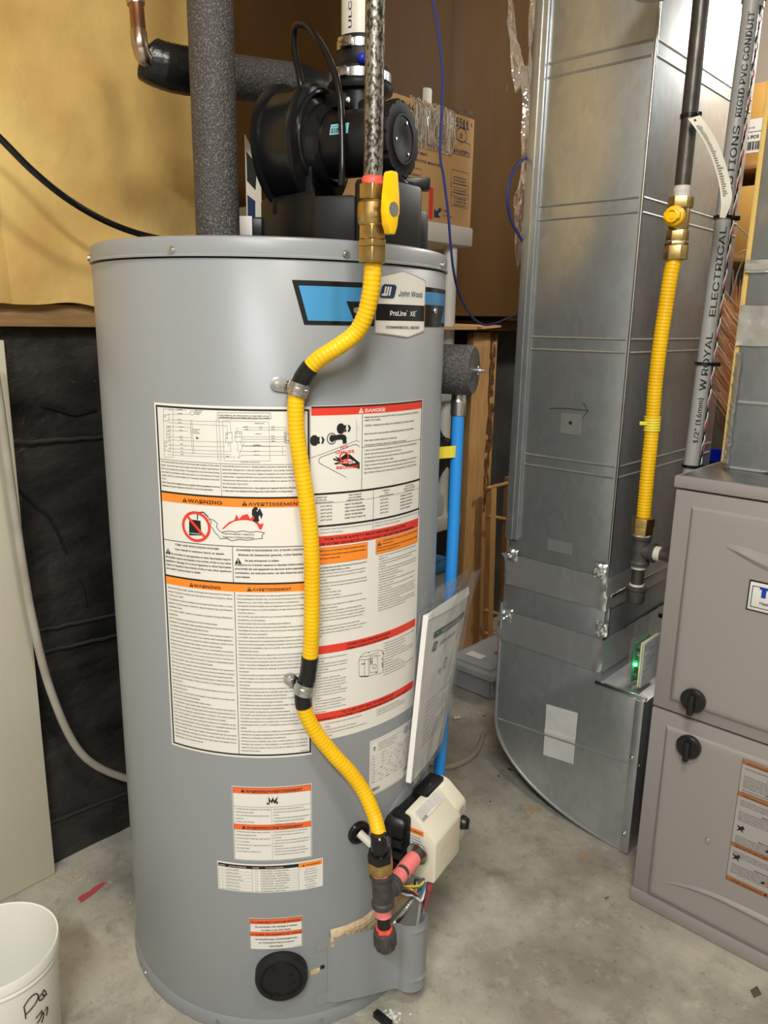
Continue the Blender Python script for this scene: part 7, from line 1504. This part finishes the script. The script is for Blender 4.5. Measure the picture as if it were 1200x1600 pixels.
# ================================================================== STUFF SEEN BETWEEN DUCT AND PLENUM
sk = thing('storage_rack', 'wooden shelf boards carrying cartons in the gap behind the plenum', 'shelf', (-0.85, 3.1, 0))
for z in (1.40 - 0.03, 1.665):
    q = B(); q.box((-1.25, 2.86, z), (-0.30, 3.30, z + 0.022), 0.002); q.build('shelf_board', M_wood, sk)
for x in (-1.22, -0.33):
    for y in (2.89, 3.27): q = B(); q.box((x - .02, y - .02, 0.001), (x + .02, y + .02, 2.0), 0.002); q.build('post', M_woodv, sk)
def carton(lab, x0, x1, z0, z1, y0=2.872, lbl=True):
    t = thing('carton', lab, 'box', ((x0 + x1) / 2, 3.0, z0)); q = B(); q.box((x0, y0, z0), (x1, 3.22, z1), 0.003); c = q.build('box_body', M_cardo, t)
    if lbl:
        q = B(); q.box((x0 + 0.03, y0 - 0.001, z0 + (z1 - z0) * .12), (x1 - 0.03, y0, z0 + (z1 - z0) * .55)); l_ = q.build('paper_label', M_whitem, t)
        P = Print(lambda s, tt, l: V((x0 + 0.04 + s, y0 - 0.001 - l, z0 + (z1 - z0) * .14 + tt)), lift=0.0004); h_ = (z1 - z0) * .36
        P.text('SHIP TO', 0, h_ * .8, 0.008); P.rect((0, h_ * .68), (0.1, h_ * .70), M_ink, 1); P.text('24 PCS', 0.0, h_ * .45, 0.014, bold=True); barcode(P, 0, 0.004, 0.08, h_ * .3, 4); P.build('label_print', l_)
    return t
carton('golden brown carton with a white label on the upper shelf board', -1.06, -0.74, 1.688, 1.93); carton('plain golden brown carton on the lower shelf board', -1.10, -0.62, 1.393, 1.615, lbl=False)
bk = thing('blue_bucket', 'bright blue plastic bucket far behind the furnace corner', 'bucket', (-0.78, 2.32, 0.001))
q = B(); q.lathe([(0.10, 0.001), (0.125, 0.76), (0.131, 0.76), (0.131, 0.79), (0.120, 0.79), (0.115, 0.70), (0.0001, 0.69)], (-0.76, 2.32, 0), segs=40); q.build('pail', M_dblue, bk); q = B(); q.lathe([(0.131, 0.775), (0.136, 0.777), (0.136, 0.783), (0.131, 0.785)], (-0.76, 2.32, 0), segs=40, caps=False); q.build('rim', M_dblue, bk)
br = thing('bristle_bundle', 'loose bundle of copper-coloured bristles standing between duct and plenum', 'bristles', (-0.70, 2.2, 0.70))
q = B(); rnd = random.Random(21)
def strand(q, p0, p1, p2, r):
    q.tube(catmull([p0, p1, p2], 5), r, 5, caps=False)
for k in range(210):
    x0_ = 1128 + rnd.gauss(0, 7); y0_ = 640 + rnd.random() * 70; D0 = 2.02 + rnd.random() * 0.22
    up2 = rnd.random(); x1_ = 1146 + rnd.gauss(0, 13); y1_ = y0_ - 60 - 190 * up2; sw = rnd.gauss(0, 12)
    strand(q, at(x0_ + 22, y0_ + 10, D=D0), at((x0_ + x1_) / 2 + sw * .4 + 6, (y0_ + y1_) / 2, D=D0 + .02), at(x1_ + sw + 2, y1_, D=D0 + 0.05 * rnd.random()), 0.0012)
for k in range(90):
    x0_ = 1136 + rnd.gauss(0, 8); y0_ = 470 + rnd.random() * 180; D0 = 1.72 + .2 * rnd.random()
    strand(q, at(x0_ - 18, y0_ - 22 - 12 * rnd.random(), D=D0), at(x0_, y0_, D=D0), at(x0_ + 22, y0_ + 26 + 12 * rnd.random(), D=D0), 0.0015)
bm_ = q.build('bristles', M_bristle, br, label='copper-brown bristles'); bm_['kind'] = 'stuff'
q = B(); q.tube([at(1150, 720, D=2.13), at(1152, 700, D=2.13), at(1150, 660, D=2.13)], 0.03, 14); q.build('binding', M_bark, br)
for i_, (a_, b_, c_) in enumerate((((1150, 350), (1172, 372), (1194, 392)), ((1149, 400), (1166, 392), (1186, 412)), ((1140, 470), (1155, 420), (1172, 386)))):
    q = B(); q.tube(catmull([at(*a_, D=2.05), at(*b_, D=2.05), at(*c_, D=2.05)], 8), 0.0017, 6); tag(q.build('stray_wire', M_wires[5], loc=at(*a_, D=2.05)), ['thin pale wire crossing the gap below the plain carton, topmost', 'thin pale wire bowed below the plain carton, middle one', 'thin pale wire rising out of the copper bristles'][i_], 'wire', 'thin pale wires in the gap by the plenum')
# ================================================================== PAIL AND FLOOR LITTER
pc_ = at(-9, 1477, Z=0.20); px0_, py0_ = pc_.x, pc_.y
pa = thing('white_pail', 'white plastic pail with black handwriting on the floor left of the heater', 'pail', (px0_, py0_, 0.001))
q = B(); q.lathe([(0.0001, 0.001), (0.080, 0.001), (0.082, 0.004), (0.0885, 0.172), (0.0912, 0.174), (0.0912, 0.178), (0.0898, 0.180), (0.0925, 0.183), (0.0930, 0.198), (0.0918, 0.201), (0.0895, 0.200), (0.0875, 0.185), (0.0800, 0.010), (0.0001, 0.008)], (px0_, py0_, 0), segs=64, caps=False); pb = q.build('pail_body', mat('white_pail_plastic', s2l(228, 227, 218), 0.4), pa)
pcv = V((px0_, py0_, 0))
def pth(px, py, r):
    v = ray(px, py); qq = v.x ** 2 + v.y ** 2; bb5 = -2 * (v.x * pcv.x + v.y * pcv.y); cc5 = pcv.x ** 2 + pcv.y ** 2 - r * r; t = (-bb5 - math.sqrt(max(0, bb5 * bb5 - 4 * qq * cc5))) / (2 * qq); P5 = EYE + v * t; w = P5 - pcv
    return math.atan2(w.dot(Rt), -w.dot(Fw)), P5.z
def scrawl(pts):
    out = []
    for x, y in pts:
        a_, z_ = pth(x, y, 0.0885); rr_ = 0.082 + (z_ - 0.004) / 0.168 * 0.0065 + 0.0006
        out.append(V((pcv.x, pcv.y, z_)) + (Rt * math.sin(a_) - Fw * math.cos(a_)) * rr_)
    return out
q = B()
zq2 = lambda L_: [(X_ / 4, 1380 + Y_ / 4) for X_, Y_ in L_]
for L_ in ([(150, 775), (158, 810), (164, 850)], [(150, 775), (185, 720), (222, 692), (240, 705), (228, 745), (200, 785), (166, 822)], [(262, 690), (246, 715), (250, 735), (270, 722), (290, 690), (276, 668), (268, 690), (276, 706), (296, 695)], [(228, 850), (252, 820), (268, 800), (262, 840), (240, 880)], [(272, 820), (280, 812), (276, 850), (268, 875)], [(288, 800), (300, 775), (305, 790), (298, 830)]):
    q.tube(catmull(scrawl(zq2(L_)), 5), 0.0009, 6)
q.build('handwriting', M_ink, pb, label='black marker handwriting')
def scrap(name, lab, cat, m, pts, thick=0.0012, lift=0.0006, group=None):
    P_ = [at(x, y, Z=0.0) for x, y in pts]; c = sum(P_, V((0, 0, 0))) / len(P_)
    q = B(); A = [q.bm.verts.new(V((p.x, p.y, lift * 0.3 + 0.001 * abs(nz(p.x * 90, p.y * 90))))) for p in P_]; C_ = [q.bm.verts.new(v.co + Z1 * thick) for v in A]
    q.face(A[::-1]); q.face(C_)
    for k in range(len(A)): q.face((A[k], A[(k + 1) % len(A)], C_[(k + 1) % len(A)], C_[k]))
    return tag(q.build(name, m, loc=(c.x, c.y, 0.0)), lab, cat, group)
scrap('red_tape_scrap', 'faded red scrap of tape stuck to the floor left of the heater', 'tape', M_redscrap, [(121, 1405), (128, 1398), (140, 1393), (146, 1387), (160, 1379), (167, 1380), (158, 1387), (148, 1396), (136, 1405), (127, 1411)], 0.0006)
scrap('metal_shim', 'small dark square metal chip on the floor in front of the furnace', 'chip', M_dsteel, [(1172, 1548), (1183, 1541), (1190, 1554), (1178, 1560)], 0.001)
rnd = random.Random(31)
def crumbs(name, lab, m, px_, py_, rx, ry, n, s0, kindlab='crumbs', flat=0.5):
    c = at(px_, py_, Z=0); q = B()
    for k in range(n):
        p = at(px_ + rnd.gauss(0, rx), py_ + rnd.gauss(0, ry), Z=0); s_ = s0 * (0.5 + rnd.random())
        o_ = bmesh.ops.create_icosphere(q.bm, subdivisions=1, radius=s_)
        for v in o_['verts']: v.co = V((v.co.x * (0.7 + .8 * nz(k, 1)), v.co.y, v.co.z * flat)) + V((p.x, p.y, s_ * flat * .9))
    return tag(q.build(name, m, loc=(c.x, c.y, 0)), lab, kindlab, kind='stuff')
crumbs('white_crumbs', 'scatter of white crumbs on the floor by the heater base', M_dust, 613, 1588, 9, 5, 60, 0.0022)
crumbs('sawdust_heap', 'small heap of sawdust beside the curved duct boot', M_saw, 832, 1265, 8, 3, 60, 0.0028, 'sawdust')
crumbs('sawdust_tuft', 'tiny tuft of sawdust in front of the curved duct boot', M_saw, 913, 1338, 3.5, 3, 24, 0.0022, 'sawdust')
crumbs('floor_grit', 'fine grit scattered over the concrete between heater and duct', M_leaf, 780, 1240, 60, 60, 60, 0.0011, 'grit')
crumbs('pale_grit', 'fine pale grit scattered over the concrete before the furnace', M_dust, 860, 1420, 110, 60, 40, 0.0009, 'grit')
crumbs('pail_grit', 'pale grit on the floor between pail and heater', M_dust, 120, 1430, 40, 40, 30, 0.0010, 'grit')
crumbs('wall_grit', 'rough crumbs along the foot of the black sheet', M_saw, 110, 1368, 28, 8, 60, 0.0016, 'grit')
LF = [((797, 1203), 0.009), ((744, 1180), 0.007), ((756, 1119), 0.005), ((779, 1213), 0.005), ((766, 1253), 0.004)]
lw_ = ['brown leaf bit on the floor at the foot of the curved boot', 'dark leaf bit on the floor by the clear vinyl tube', 'brown leaf bit on the floor in front of the clear tub', 'brown crumb of leaf midway between boot and tube end', 'thin twig bit on the floor behind the gas control']
for (p, s_), lab in zip(LF, lw_):
    c = at(*p, Z=0); q = B(); q.sheet(lambda u, v: V((c.x + s_ * 2 * (u - .5), c.y + s_ * (v - .5) * math.sin(u * PI), 0.0015 + s_ * .25 * abs(nz(u * 3, v * 3, s_ * 900)))), 8, 4, 0.0006); tag(q.build('leaf_bit', M_leaf, loc=(c.x, c.y, 0)), lab, 'leaf', 'leaf bits on the floor')
q = B(); c = at(714, 1121, Z=0.006); q.lathe([(0.0065, -0.010), (0.005, -0.006), (0.0035, -0.004), (0.0035, 0.006), (0.005, 0.010), (0.0001, 0.011)], c, (0.6, 0.7, 0.1), 14); tag(q.build('wall_anchor', M_pvc, loc=(c.x, c.y, 0)), 'small white plastic plug on the floor beyond the blue tube', 'plug')
q = B(); c = at(948, 1403, Z=0.004); q.lathe([(0.0035, -0.006), (0.0022, -0.004), (0.0022, 0.006), (0.0001, 0.007)], c, (0.3, 0.9, 0.1), 10); tag(q.build('loose_screw', M_chrome, loc=(c.x, c.y, 0)), 'tiny bright screw on the concrete near the furnace corner', 'screw')
q = B(); c = at(598, 1597, Z=0.0); q.box((c.x - 0.018, c.y - 0.006, 0.001), (c.x + 0.018, c.y + 0.006, 0.012), 0.002); tag(q.build('plastic_block', M_blkm, loc=(c.x, c.y, 0)), 'small black plastic block on the floor at the front of the heater base', 'block')
q = B(); pts = catmull([at(672, 1192, Z=.008), at(692, 1198, Z=.008), at(712, 1195, Z=.008), at(734, 1184, Z=.008), at(748, 1168, Z=.008), at(756, 1146, Z=.008)], 8); q.tube(pts, 0.0078, 14); tag(q.build('vinyl_tube', M_vinyl, loc=(pts[8].x, pts[8].y, 0)), 'short clear yellowed vinyl tube curving over the floor behind the heater', 'tube')
